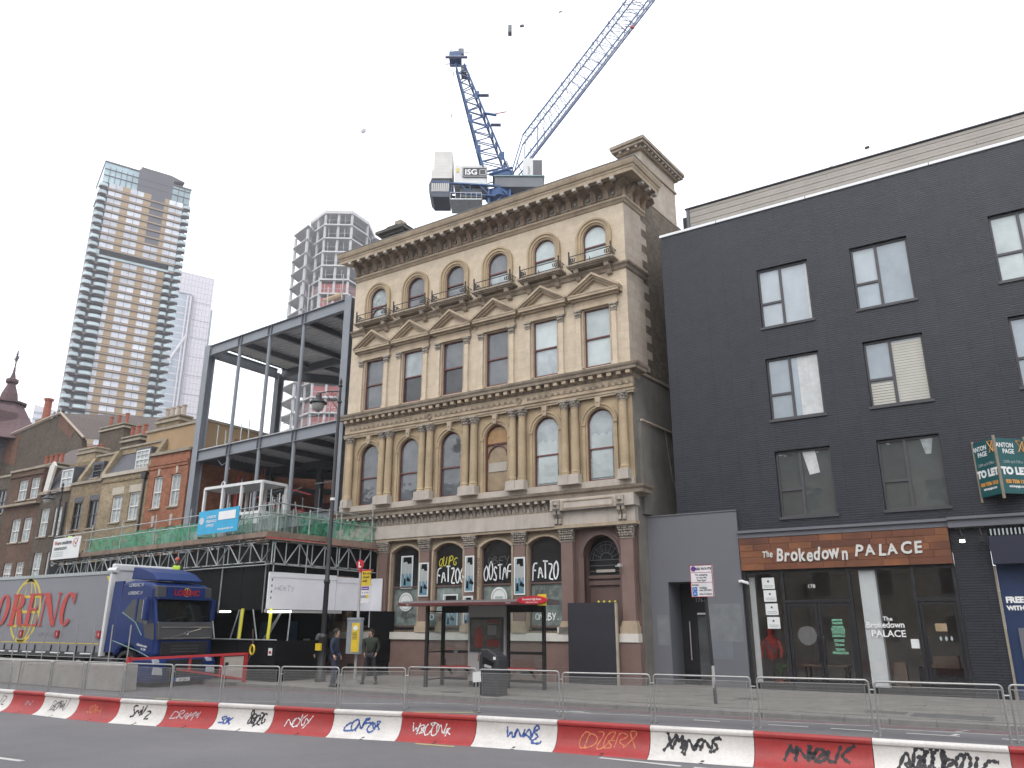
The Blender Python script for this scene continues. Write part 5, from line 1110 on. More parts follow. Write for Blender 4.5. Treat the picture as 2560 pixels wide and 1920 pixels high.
# hoarding
hd = thing('site_hoarding', 'black painted timber site hoarding and covered walkway under the scaffold gantry', 'hoarding', (-26, 23, .11))
n_ = 9
for k in range(n_):
    a, b = -24.32 - k * 2.3, -24.32 - (k + 1) * 2.3 + .015; y0 = fline(a, .12); y1 = fline(b, .12)
    build('hoarding_panel', M().add([(a, y0, 2.62), (b, y1, 2.62), (b, y1, 5.1), (a, y0, 5.1), (a, y0 + .06, 2.62), (b, y1 + .06, 2.62), (b, y1 + .06, 5.1), (a, y0 + .06, 5.1)], [(0, 1, 2, 3), (7, 6, 5, 4), (0, 4, 5, 1), (3, 2, 6, 7), (0, 3, 7, 4), (1, 5, 6, 2)]), 'hoard_black', hd)
build('walkway_roof', M().prism([(-45, 23), (-24.4, 21.1), (-23.8, 25.7), (-45, 27)], 'z', 2.62, 2.68), 'hoard_black', hd)
build('inner_wall', M().prism([(-45, 24.6), (-24.9, 24.4), (-24.9, 24.5), (-45, 24.7)], 'z', .11, 2.62), 'hoard_black', hd)
build('side_panel', sboxs(M(), 0.02, 5.2, -.1, 0, 4.0, 5.2), 'hoard_black', hd)
for k in range(7):
    a, b = -23.15 - k * 2.3, -23.15 - (k + 1) * 2.3 + .015; y0 = 20.25 + (-23.15 - a) * .07; y1 = 20.25 + (-23.15 - b) * .07
    build('low_hoarding_panel', M().add([(a, y0, .12), (b, y1, .12), (b, y1, 1.5), (a, y0, 1.5), (a, y0 + .05, .12), (b, y1 + .05, .12), (b, y1 + .05, 1.5), (a, y0 + .05, 1.5)], [(0, 1, 2, 3), (7, 6, 5, 4), (0, 4, 5, 1), (3, 2, 6, 7), (0, 3, 7, 4), (1, 5, 6, 2)]), 'hoard_black', hd)
utube('top_rail', hd, 'galv', (-23.1, 20.22, 1.53), (-39, 21.3, 1.53), .025)
build('side_return', M().box(-23.2, -23.15, 20.3, 22.6, .12, 1.5), 'hoard_black', hd)
for x in (-25.5, -23.9): utube('yellow_post', hd, 'yellow_wrap', (x, 20.5, 1.5), (x, 20.55, 2.65), .06)
for x, x2 in ((-26.6, -26.2), (-24.6, -23.7), (-24.9, -25.4), (-23.3, -23.3), (-27.4, -27.9), (-28.6, -28.6), (-26.1, -26.1)): utube('strut', hd, 'galv', (x, 20.9, 1.3), (x2, 20.95, 2.62), .026)
utube('strut', hd, 'galv', (-25.4, 21.2, 1.0), (-24.0, 21.1, 2.5), .03)
for p, q in (((-23.95, 20.45, 2.52), (-22.9, 20.6, 2.52)), ((-26.9, 20.6, 2.55), (-26.3, 20.6, 2.55)), ((-27.9, 20.65, 2.5), (-27.5, 20.65, 2.5))): utube('tube_lamp', hd, 'tube_light', p, q, .035)
build('dark_return', M().box(-22.7, -22.6, 24.6, 26, .12, 2.6), 'hoard_black', hd)
for x, w, z0, z1, y, c in ((-27.1, .5, 1.0, 2.2, 24.38, 'poster_blue'), (-26.2, .4, 1.0, 1.5, 24.38, 'panel_grey'), (-29, .8, 1.3, 2.2, 24.38, 'poster_blue')): build('wall_poster', M().box(x, x + w, y, y + .01, z0, z1), c, hd)
build('hoarding_sticker', M().box(-23.5, -23.3, 20.235, 20.245, 1.0, 1.25), 'poster_white', hd); build('sticker_print', M().box(-23.46, -23.34, 20.23, 20.234, 1.06, 1.15), 'lamp_red', hd)
tagging('graffiti', 'SK8', 'spray_white', hd, lambda u, v, l: (u, 24.38 - l, v), -24.6, 1.1, .2, .5, .025) if False else None
# white side hoarding
wh = thing('white_hoarding', 'large blank white panel hoarding between the black hoarding and the bank', 'hoarding', sd_(2.6, 0, .11))
build('white_panel', sboxs(M(), .0, 3.2, .02, .08, 2.62, 3.98), 'hoard_white', wh); build('white_panel', sboxs(M(), 3.22, 5.55, .02, .08, 2.62, 3.94), 'hoard_white', wh)
build('panel_head', sboxs(M(), .0, 3.2, .081, .1, 3.8, 3.99), 'hoard_white', wh); build('panel_head', sboxs(M(), 3.22, 5.5, .081, .1, 3.72, 3.92), 'hoard_white', wh)
build('white_side_strip', M().box(-23.75, -23.1, 25.68, 25.73, 1.95, 3.95), 'hoard_white', wh)
build('soffit_edge', sboxs(M(), 0, 3.6, -.06, .05, 2.5, 2.615), 'panel_grey', wh)
tagging('graffiti', 'HERTY', 'spray_dim', wh, lambda u, v, l: sd_(u, .08 + l, v), .3, 3.3, .15, .17, .012)
for k in range(4): build('torn_mark', sboxs(M(), .12, .17, .083, .086, 3.0 + k * .22, 3.08 + k * .22), 'frame_grey', wh)
# banners
def banner(name, lab, x0, x1, z0, z1, off, mt, dz=0.):
    o = thing(name, lab, 'banner', ((x0 + x1) / 2, fline((x0 + x1) / 2, off), z0), 0); a, b = x0, x1
    build('board', M().add([(a, fline(a, off), z0 + dz), (b, fline(b, off), z0), (b, fline(b, off), z1), (a, fline(a, off), z1 + dz), (a, fline(a, off) + .03, z0 + dz), (b, fline(b, off) + .03, z0), (b, fline(b, off) + .03, z1), (a, fline(a, off) + .03, z1 + dz)], [(0, 1, 2, 3), (7, 6, 5, 4), (3, 2, 6, 7), (0, 4, 5, 1), (0, 3, 7, 4), (1, 5, 6, 2)]), mt, o)
    return o
bb = banner('site_banner', 'bright blue site board with a white patch hung on the scaffold', -29.75, -26.75, 5.72, 6.72, -.3, 'cyan_board')
xdv = Vector((1, -.096, 0))
for s, x, z, sz in (('LONDON', -29.1, 6.38, .16), ('FREEHOLD', -29.1, 6.2, .16), ('OFFICES', -29.1, 6.02, .16), ('www.site-london.com', -28.2, 5.84, .13)): text('lettering', s, sz, 'white_print', bb, (x, fline(x, -.31), z), xdv, (0, 0, 1), .002, .002, 'LEFT')
g = M(); 
build('white_patch', M().add([(-28.2, fline(-28.2, -.315), 6.25), (-26.95, fline(-26.95, -.315), 6.25), (-26.95, fline(-26.95, -.315), 6.6), (-28.2, fline(-28.2, -.315), 6.6)], [(0, 1, 2, 3)]), 'white_print', bb)
build('logo_disc', M().lathe([(.16, 0), (.16, .01)], (0, 0, 0), 16).xform(Matrix.Translation((-29.45, fline(-29.45, -.31), 6.3)) @ Matrix.Rotation(pi / 2, 4, 'X')), 'win_pale', bb)
wb = banner('constructors_banner', 'white banner reading We are considerate constructors at the left end of the scaffold', -44.0, -40.8, 5.35, 6.45, -.3, 'poster_white', .02)
text('lettering', 'We', .3, 'letter_red', wb, (-43.8, fline(-43.8, -.31), 6.12), xdv, (0, 0, 1), .002, .004, 'LEFT'); text('lettering', 'are considerate', .3, 'truck_grey', wb, (-43.35, fline(-43.35, -.31), 6.12), xdv, (0, 0, 1), .002, .004, 'LEFT', xs=.85); text('lettering', 'constructors', .3, 'truck_grey', wb, (-43.8, fline(-43.8, -.31), 5.84), xdv, (0, 0, 1), .002, .004, 'LEFT')
for k in range(3): text('small_print', 'secure everyday respect safety', .1, 'grey_print', wb, (-43.8, fline(-43.8, -.31), 5.7 - k * .1), xdv, (0, 0, 1), .001, 0, 'LEFT')
g = M(); g.path([(-41.3 + .22 * cos(a * .55), fline(-41.3, -.32), 6.15 + .22 * sin(a * .55)) for a in range(11)], .012, 4); g.path([(-41.4, fline(-41.3, -.32), 6.2), (-41.25, fline(-41.3, -.32), 6.05), (-41.0, fline(-41.3, -.32), 6.42)], .02, 4); build('tick_logo', g, 'letter_red', wb)
# white lifting cage
cg = thing('steel_cage', 'white steel lifting cage frame standing on the scaffold deck above the blue board', 'cage', (-30.5, 24.0, 6.5))
x0, x1, y0, y1, z0, z1 = -32.9, -28.8, 23.6, 25.0, 6.95, 8.35
for z in (z0, z1):
    for p, q in (((x0, y0), (x1, y0)), ((x0, y1), (x1, y1)), ((x0, y0), (x0, y1)), ((x1, y0), (x1, y1))): ubeam('cage_rail', cg, 'white_steel', (*p, z), (*q, z), .13)
for x in (x0, x0 + 1.35, x0 + 2.7, x1):
    for y in (y0, y1): ubeam('cage_post', cg, 'white_steel', (x, y, z0), (x, y, z1), .11)
build('cage_deck', M().box(x0, x1, y0, y1, 8.3, 8.34), 'white_steel', cg); build('cage_skirt', M().box(x1 - 1.2, x1, y0 - .03, y0, z0 - .5, z0), 'white_steel', cg); build('lifting_eye', M().path([(x0 + 1.3 + .12 * cos(a), y0, z1 + .12 + .12 * sin(a)) for a in [k * pi / 4 for k in range(8)]], .03, 5, True), 'white_steel', cg)
for x in (-32.8, -28.9): ubeam('cage_leg', cg, 'white_steel', (x, 24.3, 5.4), (x, 24.3, 6.95), .1)

R7 = random.Random(9); cpm_ = M().box(-.05, .05, -.05, .05, -.045, .045).mesh('coupler', 'galv_dark')
for k in range(26):
    x = -24.9 - k * .78
    for z in (ZT, ZB): inst('coupler', cpm_, gan, (x, fline(x, -.03), z), R7.uniform(0, 3))
for k in range(9):
    for z in (5.15, 4.3): inst('coupler', cpm_, gan, sd_(.05 + k * .62, .15, z), R7.uniform(0, 3))
for k in range(14): x = -25 - R7.uniform(0, 18); utube('loose_tube', gan, 'galv', (x, fline(x, R7.uniform(.2, .9)), 4.45 + R7.uniform(0, .2)), (x - R7.uniform(.5, 1.6), fline(x, R7.uniform(.2, .9)), 4.6 + R7.uniform(0, .6)), .022)
for k in range(10): x = -24.6 - R7.uniform(0, 5); utube('upright_tube', gan, 'galv', (x, fline(x, R7.uniform(.3, 1.4)), 5.3), (x + R7.uniform(-.05, .05), fline(x, 1), 6.6 + R7.uniform(0, .5)), .024)
for k in range(7): t = R7.uniform(0, 4.8); utube('upright_tube', gan, 'galv', sd_(t, -.3, 5.2), sd_(t + .05, -.3, 6.5 + R7.uniform(0, .4)), .024)
for a, b, o_, z in ((-28, -31.5, .3, 5.9), (-33, -36, .6, 6.0), (-36.5, -40, .4, 5.75)): utube('handrail', gan, 'galv', (a, fline(a, o_), z), (b, fline(b, o_), z + .05), .022)

for k in range(26):
    x = R7.uniform(-38, -27.2); y = R7.uniform(28, 34); utube('site_prop', nt, R7.choice(['galv', 'net_red', 'galv', 'net_brown']), (x, y, 7.2), (x + R7.uniform(-.1, .1), y, R7.uniform(8.2, 10.6)), .04)
for k in range(8): x = R7.uniform(-37.5, -29); y = R7.uniform(28.5, 32); utube('site_rail', nt, R7.choice(['galv', 'net_red']), (x, y, R7.uniform(8, 9.4)), (x + 2.2, y, R7.uniform(8, 9.4)), .035)
for k in range(5): x = -31.5 + k * .9; utube('site_prop', nt, 'net_red', (x, 30.1, 11.6), (x, 30.1, 13.0), .04)
# ================================================================== the terrace to the left
HY = 26.8; kH = HY / 26.0
def H(x, z): return S(x, z, HY)
def hx(x): return x * kH
def hz(z): return (z - 2.05) * kH + 2.05
def hwin(parent, x0, x1, z0, z1, kind='white', arch=False, bars=1, y=HY):
    w = x1 - x0; y0 = y + .12; fm = {'white': 'window_white', 'dark': 'frame_black'}[kind]; g = M(); f = .07; cx = (x0 + x1) / 2
    g.box(x0, x0 + f, y0 - .04, y0 + .05, z0, z1); g.box(x1 - f, x1, y0 - .04, y0 + .05, z0, z1); g.box(x0 + f, x1 - f, y0 - .04, y0 + .05, z0, z0 + f); g.box(x0 + f, x1 - f, y0 - .04, y0 + .05, z1 - f, z1)
    zm = (z0 + z1) / 2; g.box(x0 + f, x1 - f, y0 - .045, y0 + .05, zm - .035, zm + .035)
    if bars:
        for k in range(1, bars + 1): x = x0 + f + (w - 2 * f) * k / (bars + 1); g.box(x - .015, x + .015, y0 - .03, y0 + .03, z0 + f, z1 - f)
    if bars > 1:
        for q in (.25, .75): z = z0 + (z1 - z0) * q; g.box(x0 + f, x1 - f, y0 - .028, y0 + .028, z - .015, z + .015)
    if arch: g.prism([(x0 + w / 2 - w / 2 * cos(pi * i / 8), z1 + w * .28 * sin(pi * i / 8)) for i in range(9)], 'y', y0 - .03, y0 + .05)
    o = build('window', g, fm, parent)
    a = build('pane', M().add([(x0 + f, y0 + .02, z0 + f), (x1 - f, y0 + .02, z0 + f), (x1 - f, y0 + .02, z1 - f), (x0 + f, y0 + .02, z1 - f)], [(0, 1, 2, 3)]), 'glass_net' if kind == 'white' else 'glass_dark', o)
    build('sill', M().box(x0 - .06, x1 + .06, y - .08, y + .14, z0 - .09, z0 - .002), 'coping' if kind == 'white' else 'stone_dark', o)
    return o
def house(name, lab, xa, xb, z1, mt, wins, y=HY, depth=9, zb=.1):
    """wins: (x0,x1,z0,z1,kind,arch,bars) in wall coordinates"""
    o = thing(name, lab, 'building', ((xa + xb) / 2, y, .11)); g = M(); rows = {}
    for w in wins: rows.setdefault(round(w[2], 0), []).append(w)
    ks_ = sorted(rows); zc = zb
    for i, k in enumerate(ks_):
        r = sorted(rows[k]); hi = max(w[3] + (.5 if w[5] else 0) for w in r); zt = z1 if i == len(ks_) - 1 else (hi + min(w[2] for w in rows[ks_[i + 1]])) / 2
        wall_open(g, xa, xb, zc, zt, y, [((w[0] + w[1]) / 2, w[1] - w[0], w[2], w[3], 'arch' if False else 'rect') for w in r], .2); zc = zt
    if not ks_: g.add([(xa, y, zb), (xb, y, zb), (xb, y, z1), (xa, y, z1)], [(0, 1, 2, 3)])
    g.add([(xb, y, zb), (xb, y + depth, zb), (xb, y + depth, z1), (xb, y, z1)], [(0, 1, 2, 3)]); g.add([(xa, y, zb), (xa, y + depth, zb), (xa, y + depth, z1), (xa, y, z1)], [(0, 1, 2, 3)]); g.add([(xa, y, z1), (xb, y, z1), (xb, y + depth, z1), (xa, y + depth, z1)], [(0, 1, 2, 3)])
    build('wall', g, mt, o); build('core', M().box(xa + .05, xb - .05, y + .35, y + depth - .1, zb, z1 - .05), 'light_block', o)  # the core is an unseen dark box added to stop light
    for w in wins: hwin(o, *w[:4], *w[4:], y=y)
    return o
W = lambda x0, x1, z0, z1, k='white', a=False, b=1: (hx(x0), hx(x1), hz(z0), hz(z1), k, a, b)
def chimney(parent, x0, x1, y, z0, z1, mt, pots, pm='terracotta', ph=.6):
    g = M(); g.box(x0, x1, y, y + .9, z0, z1); o = build('chimney', g, mt, parent)
    build('chimney_cap', M().box(x0 - .1, x1 + .1, y - .1, y + 1, z1 - .3, z1 - .15), 'coping', o); build('chimney_cap', M().box(x0 - .06, x1 + .06, y - .06, y + .96, z1, z1 + .1), 'coping', o)
    for k in range(pots): x = x0 + (x1 - x0) * (k + .5) / pots; build('chimney_pot', M().lathe([(.16, z1 + .1), (.13, z1 + .2), (.13, z1 + ph), (.17, z1 + ph), (.17, z1 + ph + .07), (.1, z1 + ph + .07)], (x, y + .45, 0), 8), pm, o)
    return o
def dormer(parent, x0, x1, z0, z1, y, fm='slate'):
    g = M(); g.box(x0 - .12, x1 + .12, y + .2, y + 1.6, z1 + .0, z1 + .14); g.box(x0 - .1, x0 - .005, y + .2, y + 1.5, z0 - .05, z1); g.box(x1 + .005, x1 + .1, y + .2, y + 1.5, z0 - .05, z1); return build('dormer', g, fm, parent)
# orange house
oh = house('terrace_house', 'narrow orange brick house with a flat parapet beside the steel frame', hx(-41.62), hx(-38.02), hz(11.35), 'orange_brick', [W(-41.04, -40.22, 8.3, 10.1), W(-39.43, -38.55, 8.3, 10.1), W(-41.0, -40.2, 5.3, 7.2), W(-39.4, -38.5, 5.3, 7.2)])
build('parapet_coping', M().box(hx(-41.7), hx(-37.95), HY - .12, HY + .3, hz(11.35), hz(11.52)), 'coping', oh)
build('string_course', M().box(hx(-41.62), hx(-38.02), HY - .1, HY, hz(10.72), hz(10.86)), 'orange_brick', oh); build('string_course', M().box(hx(-41.62), hx(-38.02), HY - .06, HY, hz(10.55), hz(10.7)), 'orange_brick', oh)
for x in (-40.63, -38.98):
    for z in (10.15, 7.25): build('keystone', M().prism([(hx(x) - .07, hz(z)), (hx(x) - .14, hz(z + .62)), (hx(x) + .14, hz(z + .62)), (hx(x) + .07, hz(z))], 'y', HY - .03, HY), 'cream_render', oh)
tb = build('rear_storey', M().prism([(-45.2, 27.75), (-39.3, 27.7), (-39.3, 40), (-45.2, 40)], 'z', 9, 13.55), 'tan_render', oh, label='tan rendered set-back upper part with a bare party wall')
build('rear_coping', M().prism([(-45.3, 27.65), (-39.2, 27.6), (-39.2, 40), (-45.3, 40)], 'z', 13.55, 13.7), 'coping', oh)
build('brick_patch', M().box(-39.3, -39.27, 29.8, 39.9, 9, 12.9), 'orange_brick', oh); build('brick_patch', M().box(-39.3, -39.28, 27.72, 31, 4, 9.0), 'tan_brick', oh)
chimney(oh, -45.2, -42.9, 28.3, 13, 14.55, 'yellow_brick_b', 4, 'pot_buff', .75)
# yellow pair with mansards
def mans(parent, xa, xb, z0, z1, y=HY):
    g = M(); g.prism([(y + .15, z0), (y + .15, z0 + .05), (y + 1.0, z1), (y + 3, z1), (y + 3, z0)], 'x', xa, xb); return build('mansard_roof', g, 'slate', parent)
def pwall(parent, x, z0, z1, y=HY, w=.4, mt='yellow_brick'):
    g = M(); g.prism([(y - .02, z0), (y - .02, z0 + .3), (y + .75, z1), (y + 4, z1 + .0), (y + 4, z0)], 'x', x - w / 2, x + w / 2); o = build('party_wall', g, mt, parent); return o
yr = house('terrace_house', 'yellow brick house with white sash windows and slate mansard next to the orange house', hx(-46.3), hx(-41.64), hz(10.55), 'yellow_brick', [W(-44.98, -43.95, 7.77, 9.35, 'white', False, 1), W(-43.25, -42.25, 7.79, 9.41, 'white', False, 1), W(-44.95, -43.95, 4.6, 6.4), W(-43.25, -42.25, 4.6, 6.4)])
mans(yr, hx(-46.3), hx(-41.64), hz(10.7), hz(12.15)); pwall(yr, hx(-41.75), hz(10.6), hz(12.45)); 
dormer(yr, hx(-43.45), hx(-42.15), hz(10.8), hz(11.95), HY); hwin(yr, hx(-43.45), hx(-42.15), hz(10.8), hz(11.95), 'white', False, 2, y=HY + .1)
build('parapet', M().box(hx(-46.3), hx(-41.64), HY - .12, HY + .25, hz(10.55), hz(10.76)), 'cream_render', yr); build('string_course', M().box(hx(-46.3), hx(-41.64), HY - .06, HY, hz(10.2), hz(10.3)), 'yellow_brick_b', yr)
build('ridge_parapet', M().box(hx(-46.3), hx(-41.64), HY + .95, HY + 1.3, hz(12.15), hz(12.5)), 'yellow_brick', yr); build('parapet_coping', M().box(hx(-46.4), hx(-41.6), HY + .85, HY + 1.4, hz(12.5), hz(12.62)), 'coping', yr)
for x in (-44.47, -42.75): build('window_lintel', M().box(hx(x) - .62, hx(x) + .62, HY - .02, HY, hz(9.42), hz(9.85)), 'cream_render', yr)
build('rainwater_pipe', M().tube((hx(-41.85), HY - .08, 3), (hx(-41.85), HY - .08, hz(10.1)), .06), 'iron', yr); build('rainwater_hopper', M().prism([(hx(-41.98), hz(10.1)), (hx(-41.72), hz(10.1)), (hx(-41.6), hz(10.45)), (hx(-42.1), hz(10.45))], 'y', HY - .22, HY - .01), 'iron', yr)
chimney(yr, -49.4, -47.3, 28.6, 12, 13.9, 'dark_brick', 3, 'terracotta', .8)
yl = house('terrace_house', 'yellow-brown brick house with two dark sash windows and a small paned mansard dormer', hx(-49.72), hx(-46.31), hz(10.4), 'yellow_brick_b', [W(-49.1, -48.15, 7.6, 9.27, 'dark'), W(-47.4, -46.4, 7.6, 9.27, 'dark'), W(-49.1, -48.15, 4.6, 6.3, 'white'), W(-47.4, -46.4, 4.6, 6.3, 'white')])
mans(yl, hx(-49.2), hx(-46.31), hz(10.5), hz(11.9)); pwall(yl, hx(-48.95), hz(10.5), hz(12.2), mt='yellow_brick'); pwall(yl, hx(-46.45), hz(10.5), hz(12.4), mt='yellow_brick')
dormer(yl, hx(-47.9), hx(-46.95), hz(10.72), hz(11.6), HY); hwin(yl, hx(-47.9), hx(-46.95), hz(10.72), hz(11.6), 'dark', False, 3, y=HY + .1)
build('parapet', M().box(hx(-49.72), hx(-46.31), HY - .12, HY + .25, hz(10.4), hz(10.56)), 'coping', yl); build('ridge_parapet', M().box(hx(-48.95), hx(-46.31), HY + .95, HY + 1.3, hz(11.9), hz(12.3)), 'yellow_brick', yl); build('parapet_coping', M().box(hx(-49), hx(-46.3), HY + .85, HY + 1.4, hz(12.3), hz(12.42)), 'coping', yl)
for x in (-48.62, -46.9): build('window_lintel', M().box(hx(x) - .55, hx(x) + .55, HY - .02, HY, hz(9.3), hz(9.6)), 'slate', yl)
chimney(yl, -54.2, -52.0, 28.4, 11.5, 13.6, 'yellow_brick', 6, 'terracotta', .25)
bd_ = house('terrace_house', 'narrow dark brick house with tall white windows and a slate dormer', hx(-53.4), hx(-49.73), hz(10.1), 'dark_brick', [W(-52.9, -51.9, 7.4, 9.2, 'white', False, 1), W(-51.3, -50.4, 7.4, 9.2, 'white', False, 1), W(-52.9, -51.9, 4.4, 6.4), W(-51.3, -50.4, 4.4, 6.4)])
mans(bd_, hx(-53.4), hx(-49.73), hz(10.2), hz(11.9)); dormer(bd_, hx(-51.5), hx(-50.2), hz(10.45), hz(11.6), HY); hwin(bd_, hx(-51.5), hx(-50.2), hz(10.45), hz(11.6), 'white', False, 1, y=HY + .1)
build('white_gable', M().prism([(hx(-53.3), hz(10.0)), (hx(-52.75), hz(10.1)), (hx(-52.3), hz(12.0)), (hx(-52.6), hz(12.3)), (hx(-52.95), hz(12.0))], 'y', HY + .05, HY + .2), 'white_stone', bd_)
build('parapet', M().box(hx(-53.4), hx(-49.73), HY - .15, HY + .25, hz(10.1), hz(10.3)), 'stone_dark', bd_); build('ridge_parapet', M().box(hx(-52.2), hx(-49.73), HY + .95, HY + 1.3, hz(11.9), hz(12.2)), 'yellow_brick_b', bd_)
build('rainwater_pipe', M().tube((hx(-50.0), HY - .08, 3), (hx(-50.0), HY - .08, hz(9.4)), .06), 'iron', bd_)
chimney(bd_, -60.0, -57.2, 28.6, 11.5, 13.1, 'dark_brick', 4, 'terracotta', .8)
bw = house('terrace_house', 'brown brick house with paired white sash windows above white arched windows', hx(-57.7), hx(-53.42), hz(12.0), 'brown_brick', [W(-56.45, -55.3, 10.0, 11.35), W(-54.9, -53.8, 10.0, 11.4), W(-56.45, -55.35, 7.2, 8.75, 'white', True, 1), W(-54.95, -53.9, 7.2, 8.75, 'white', True, 1), W(-56.5, -55.4, 4.5, 5.9, 'white', True, 2), W(-54.9, -53.9, 4.5, 5.9, 'white', True, 2)])
build('ledge', M().box(hx(-57.9), hx(-53.2), HY - .3, HY, hz(9.6), hz(9.75)), 'stone_dark', bw); build('ledge', M().box(hx(-57.7), hx(-53.42), HY - .1, HY, hz(11.6), hz(11.75)), 'brown_brick', bw); build('parapet_coping', M().box(hx(-57.8), hx(-53.3), HY - .1, HY + .4, hz(12.0), hz(12.15)), 'stone_dark', bw)
fl_ = house('terrace_house', 'dark soot-stained brick house at the left edge of the picture', hx(-66), hx(-57.72), hz(11.8), 'dark_brick', [W(-59.3, -58.0, 9.3, 10.95, 'dark'), W(-59.4, -58.2, 6.6, 8.4, 'white'), W(-61.8, -60.6, 9.3, 10.95, 'dark')])
build('parapet_coping', M().box(hx(-66), hx(-57.7), HY - .06, HY + .3, hz(11.8), hz(11.95)), 'coping', fl_)
# gabled building behind, with its chimney
GY = 38
gb = thing('gabled_building', 'tall dark brick gable end behind the terrace with a sloping tiled roof', 'building', (-79, GY, .11))
build('gable_wall', M().prism([(-89, .1), (-89, 19.8), (-86.1, 20.7), (-76.7, 21.7), (-72.4, 18.6), (-71.8, 17.1), (-71.8, .1)], 'y', GY, GY + .5), 'dark_brick', gb)
build('roof', M().add([(-76.7, GY - .2, 21.75), (-71.7, GY - .2, 18.6), (-66.2, GY + 9, 19.5), (-71, GY + 12, 23.0)], [(0, 1, 2, 3)]), 'tile_roof', gb)
build('verge', M().path([(-86.2, GY - .15, 20.8), (-76.7, GY - .15, 21.8), (-71.8, GY - .15, 18.7)], .12, 5), 'pot_buff', gb); build('body', M().prism([(-88, GY + .5), (-72, GY + .5), (-60, GY + 14), (-88, GY + 14)], 'z', .1, 17), 'dark_brick', gb)
build('brick_patch', M().prism([(-77.0, 21.5), (-76.4, 21.5), (-73.7, 19.6), (-74.3, 18.9), (-76.9, 20.4)], 'y', GY - .03, GY), 'brown_red_brick', gb); build('brick_patch', M().prism([(-87.8, 18.2), (-87.6, 20.1), (-84.2, 20.8), (-84.2, 17.4)], 'y', GY - .03, GY), 'brown_red_brick', gb)
chg = build('chimney', M().box(-82.2, -80.2, GY + .2, GY + 1.2, 20.5, 21.9), 'yellow_brick_b', gb); build('chimney_pot', M().lathe([(.42, 21.9), (.36, 22.2), (.34, 23.9), (.45, 23.9), (.45, 24.1)], (-81.2, GY + .7, 0), 10), 'terracotta', chg)
for k in range(3): build('finial', M().lathe([(.1, 0), (.25, .3), (.1, .5), (.2, .8), (0, 1.2)], (-79.4 + k * .8, GY + .6, 21.3 + .1 * k), 6), 'iron', gb)
tr_ = thing('tiled_roof_building', 'low tiled roof with a small chimney between the gable and the yellow houses', 'building', (-66, 33, .11))
build('roof', M().prism([(31.5, 13.2), (36, 16.9), (40.5, 13.2)], 'x', -70, -54), 'tile_roof', tr_); build('wall', M().box(-70, -54, 31.6, 40.4, .1, 13.2), 'dark_brick', tr_)
chimney(tr_, -58.8, -55.6, 32.2, 13, 16.6, 'dark_brick', 3, 'terracotta', .9)
# turret with spire
stp = thing('spire', 'dark purple-grey pointed spire with an iron finial at the far left', 'spire', (-90.3, GY + 1, .11)); cx, cy = -90.6, GY + 1
build('turret', M().lathe([(3.9, .1), (3.9, 19.6), (4.3, 19.7), (4.3, 20.2), (3.9, 20.4)], (cx, cy, 0), 8), 'slate', stp)
build('spire_roof', M().lathe([(6.2, 20.3), (4.2, 21.6), (2.6, 23.2), (1.5, 25.0), (1.35, 25.1)], (cx, cy, 0), 8), 'spire_tile', stp)
build('spire_lantern', M().lathe([(1.9, 25.0), (1.9, 25.2), (.95, 25.4), (.8, 26.2), (.5, 27.0), (.4, 27.3), (.65, 27.5), (.65, 27.8), (.3, 28.0), (.15, 28.6), (.1, 29.2)], (cx, cy, 0), 8), 'spire_tile', stp)
g = M(); g.tube((cx, cy, 29), (cx, cy, 31.2), .07); g.tube((cx - .5, cy, 30.3), (cx + .5, cy, 30.3), .06); g.path([(cx + .35 * cos(a), cy, 30.3 + .35 * sin(a)) for a in [k * pi / 5 for k in range(10)]], .05, 4, True); g.tube((cx - .3, cy, 30.8), (cx + .3, cy, 30.8), .05); build('finial', g, 'iron', stp)
build('spire_dormer', M().prism([(cx + 1.4, 21.8), (cx + 1.4, 23.6), (cx + 2.1, 24.4), (cx + 2.8, 23.6), (cx + 2.8, 21.8)], 'y', cy - 2.6, cy), 'spire_tile', stp)
g = M()
for k in range(9): g.tube((cx - 2 + k * 1.0, cy - 4.4, 20.2), (cx - 2 + k * 1.0, cy - 4.4, 20.7), .05)
build('roof_cresting', g, 'iron', stp)
# ================================================================== gold and glass tower
def polar(az, d): a = radians(az); return (sin(a) * d, cos(a) * d)
tx, ty = polar(-63.8, 304)
tw = thing('apartment_tower', 'tall gold and glass apartment tower with rounded glass balconies at its corners', 'tower', (tx, ty, 0), radians(68), local=True)
TW = 32.0; ZG = 163.8; FH = 3.1
def zf(i): return ZG - i * FH                      # i = 0: underside of the crown
build('core', M().box(.8, TW - .8, 1.0, 24, 0, 171), 'tower_dark', tw)
build('crown', M().box(.4, 12.5, .2, 24, ZG, 172.2), 'tower_crown', tw); build('crown', M().box(25.2, TW, .2, 24, ZG, 170.6), 'tower_crown', tw)
build('crown_core', M().box(12.5, 25.2, -.1, 20, ZG, 173.5), 'tower_dark', tw)
for x in (2.4, 4.4, 6.4, 8.4, 10.4, 14.5, 16.7, 18.9, 21.1, 23.2, 27.4, 29.6): build('mullion', M().box(x - .08, x + .08, -.16, .2, ZG, 170.6), 'tower_band', tw)
for z in (ZG + 2.9, ZG + 5.6): build('transom', M().box(.4, TW, -.17, .2, z - .07, z + .07), 'tower_band', tw)
build('roof_rim', M().box(.2, 12.6, -.2, 24, 172.2, 172.7), 'tower_band', tw); build('roof_rim', M().box(25.1, TW + .2, -.2, 24, 170.6, 171.1), 'tower_band', tw)
g = M(); g.prism([(12.8, 173.5), (25.5, 172.6), (29, 173.4), (24, 174.6), (13, 174.6)], 'y', 0, 12)
for k in range(8): g.box(25.5 + k * .5, 25.7 + k * .5, 0, 10, 173.0, 173.4)
build('roof_screen', g, 'tower_band', tw)
NF = 35
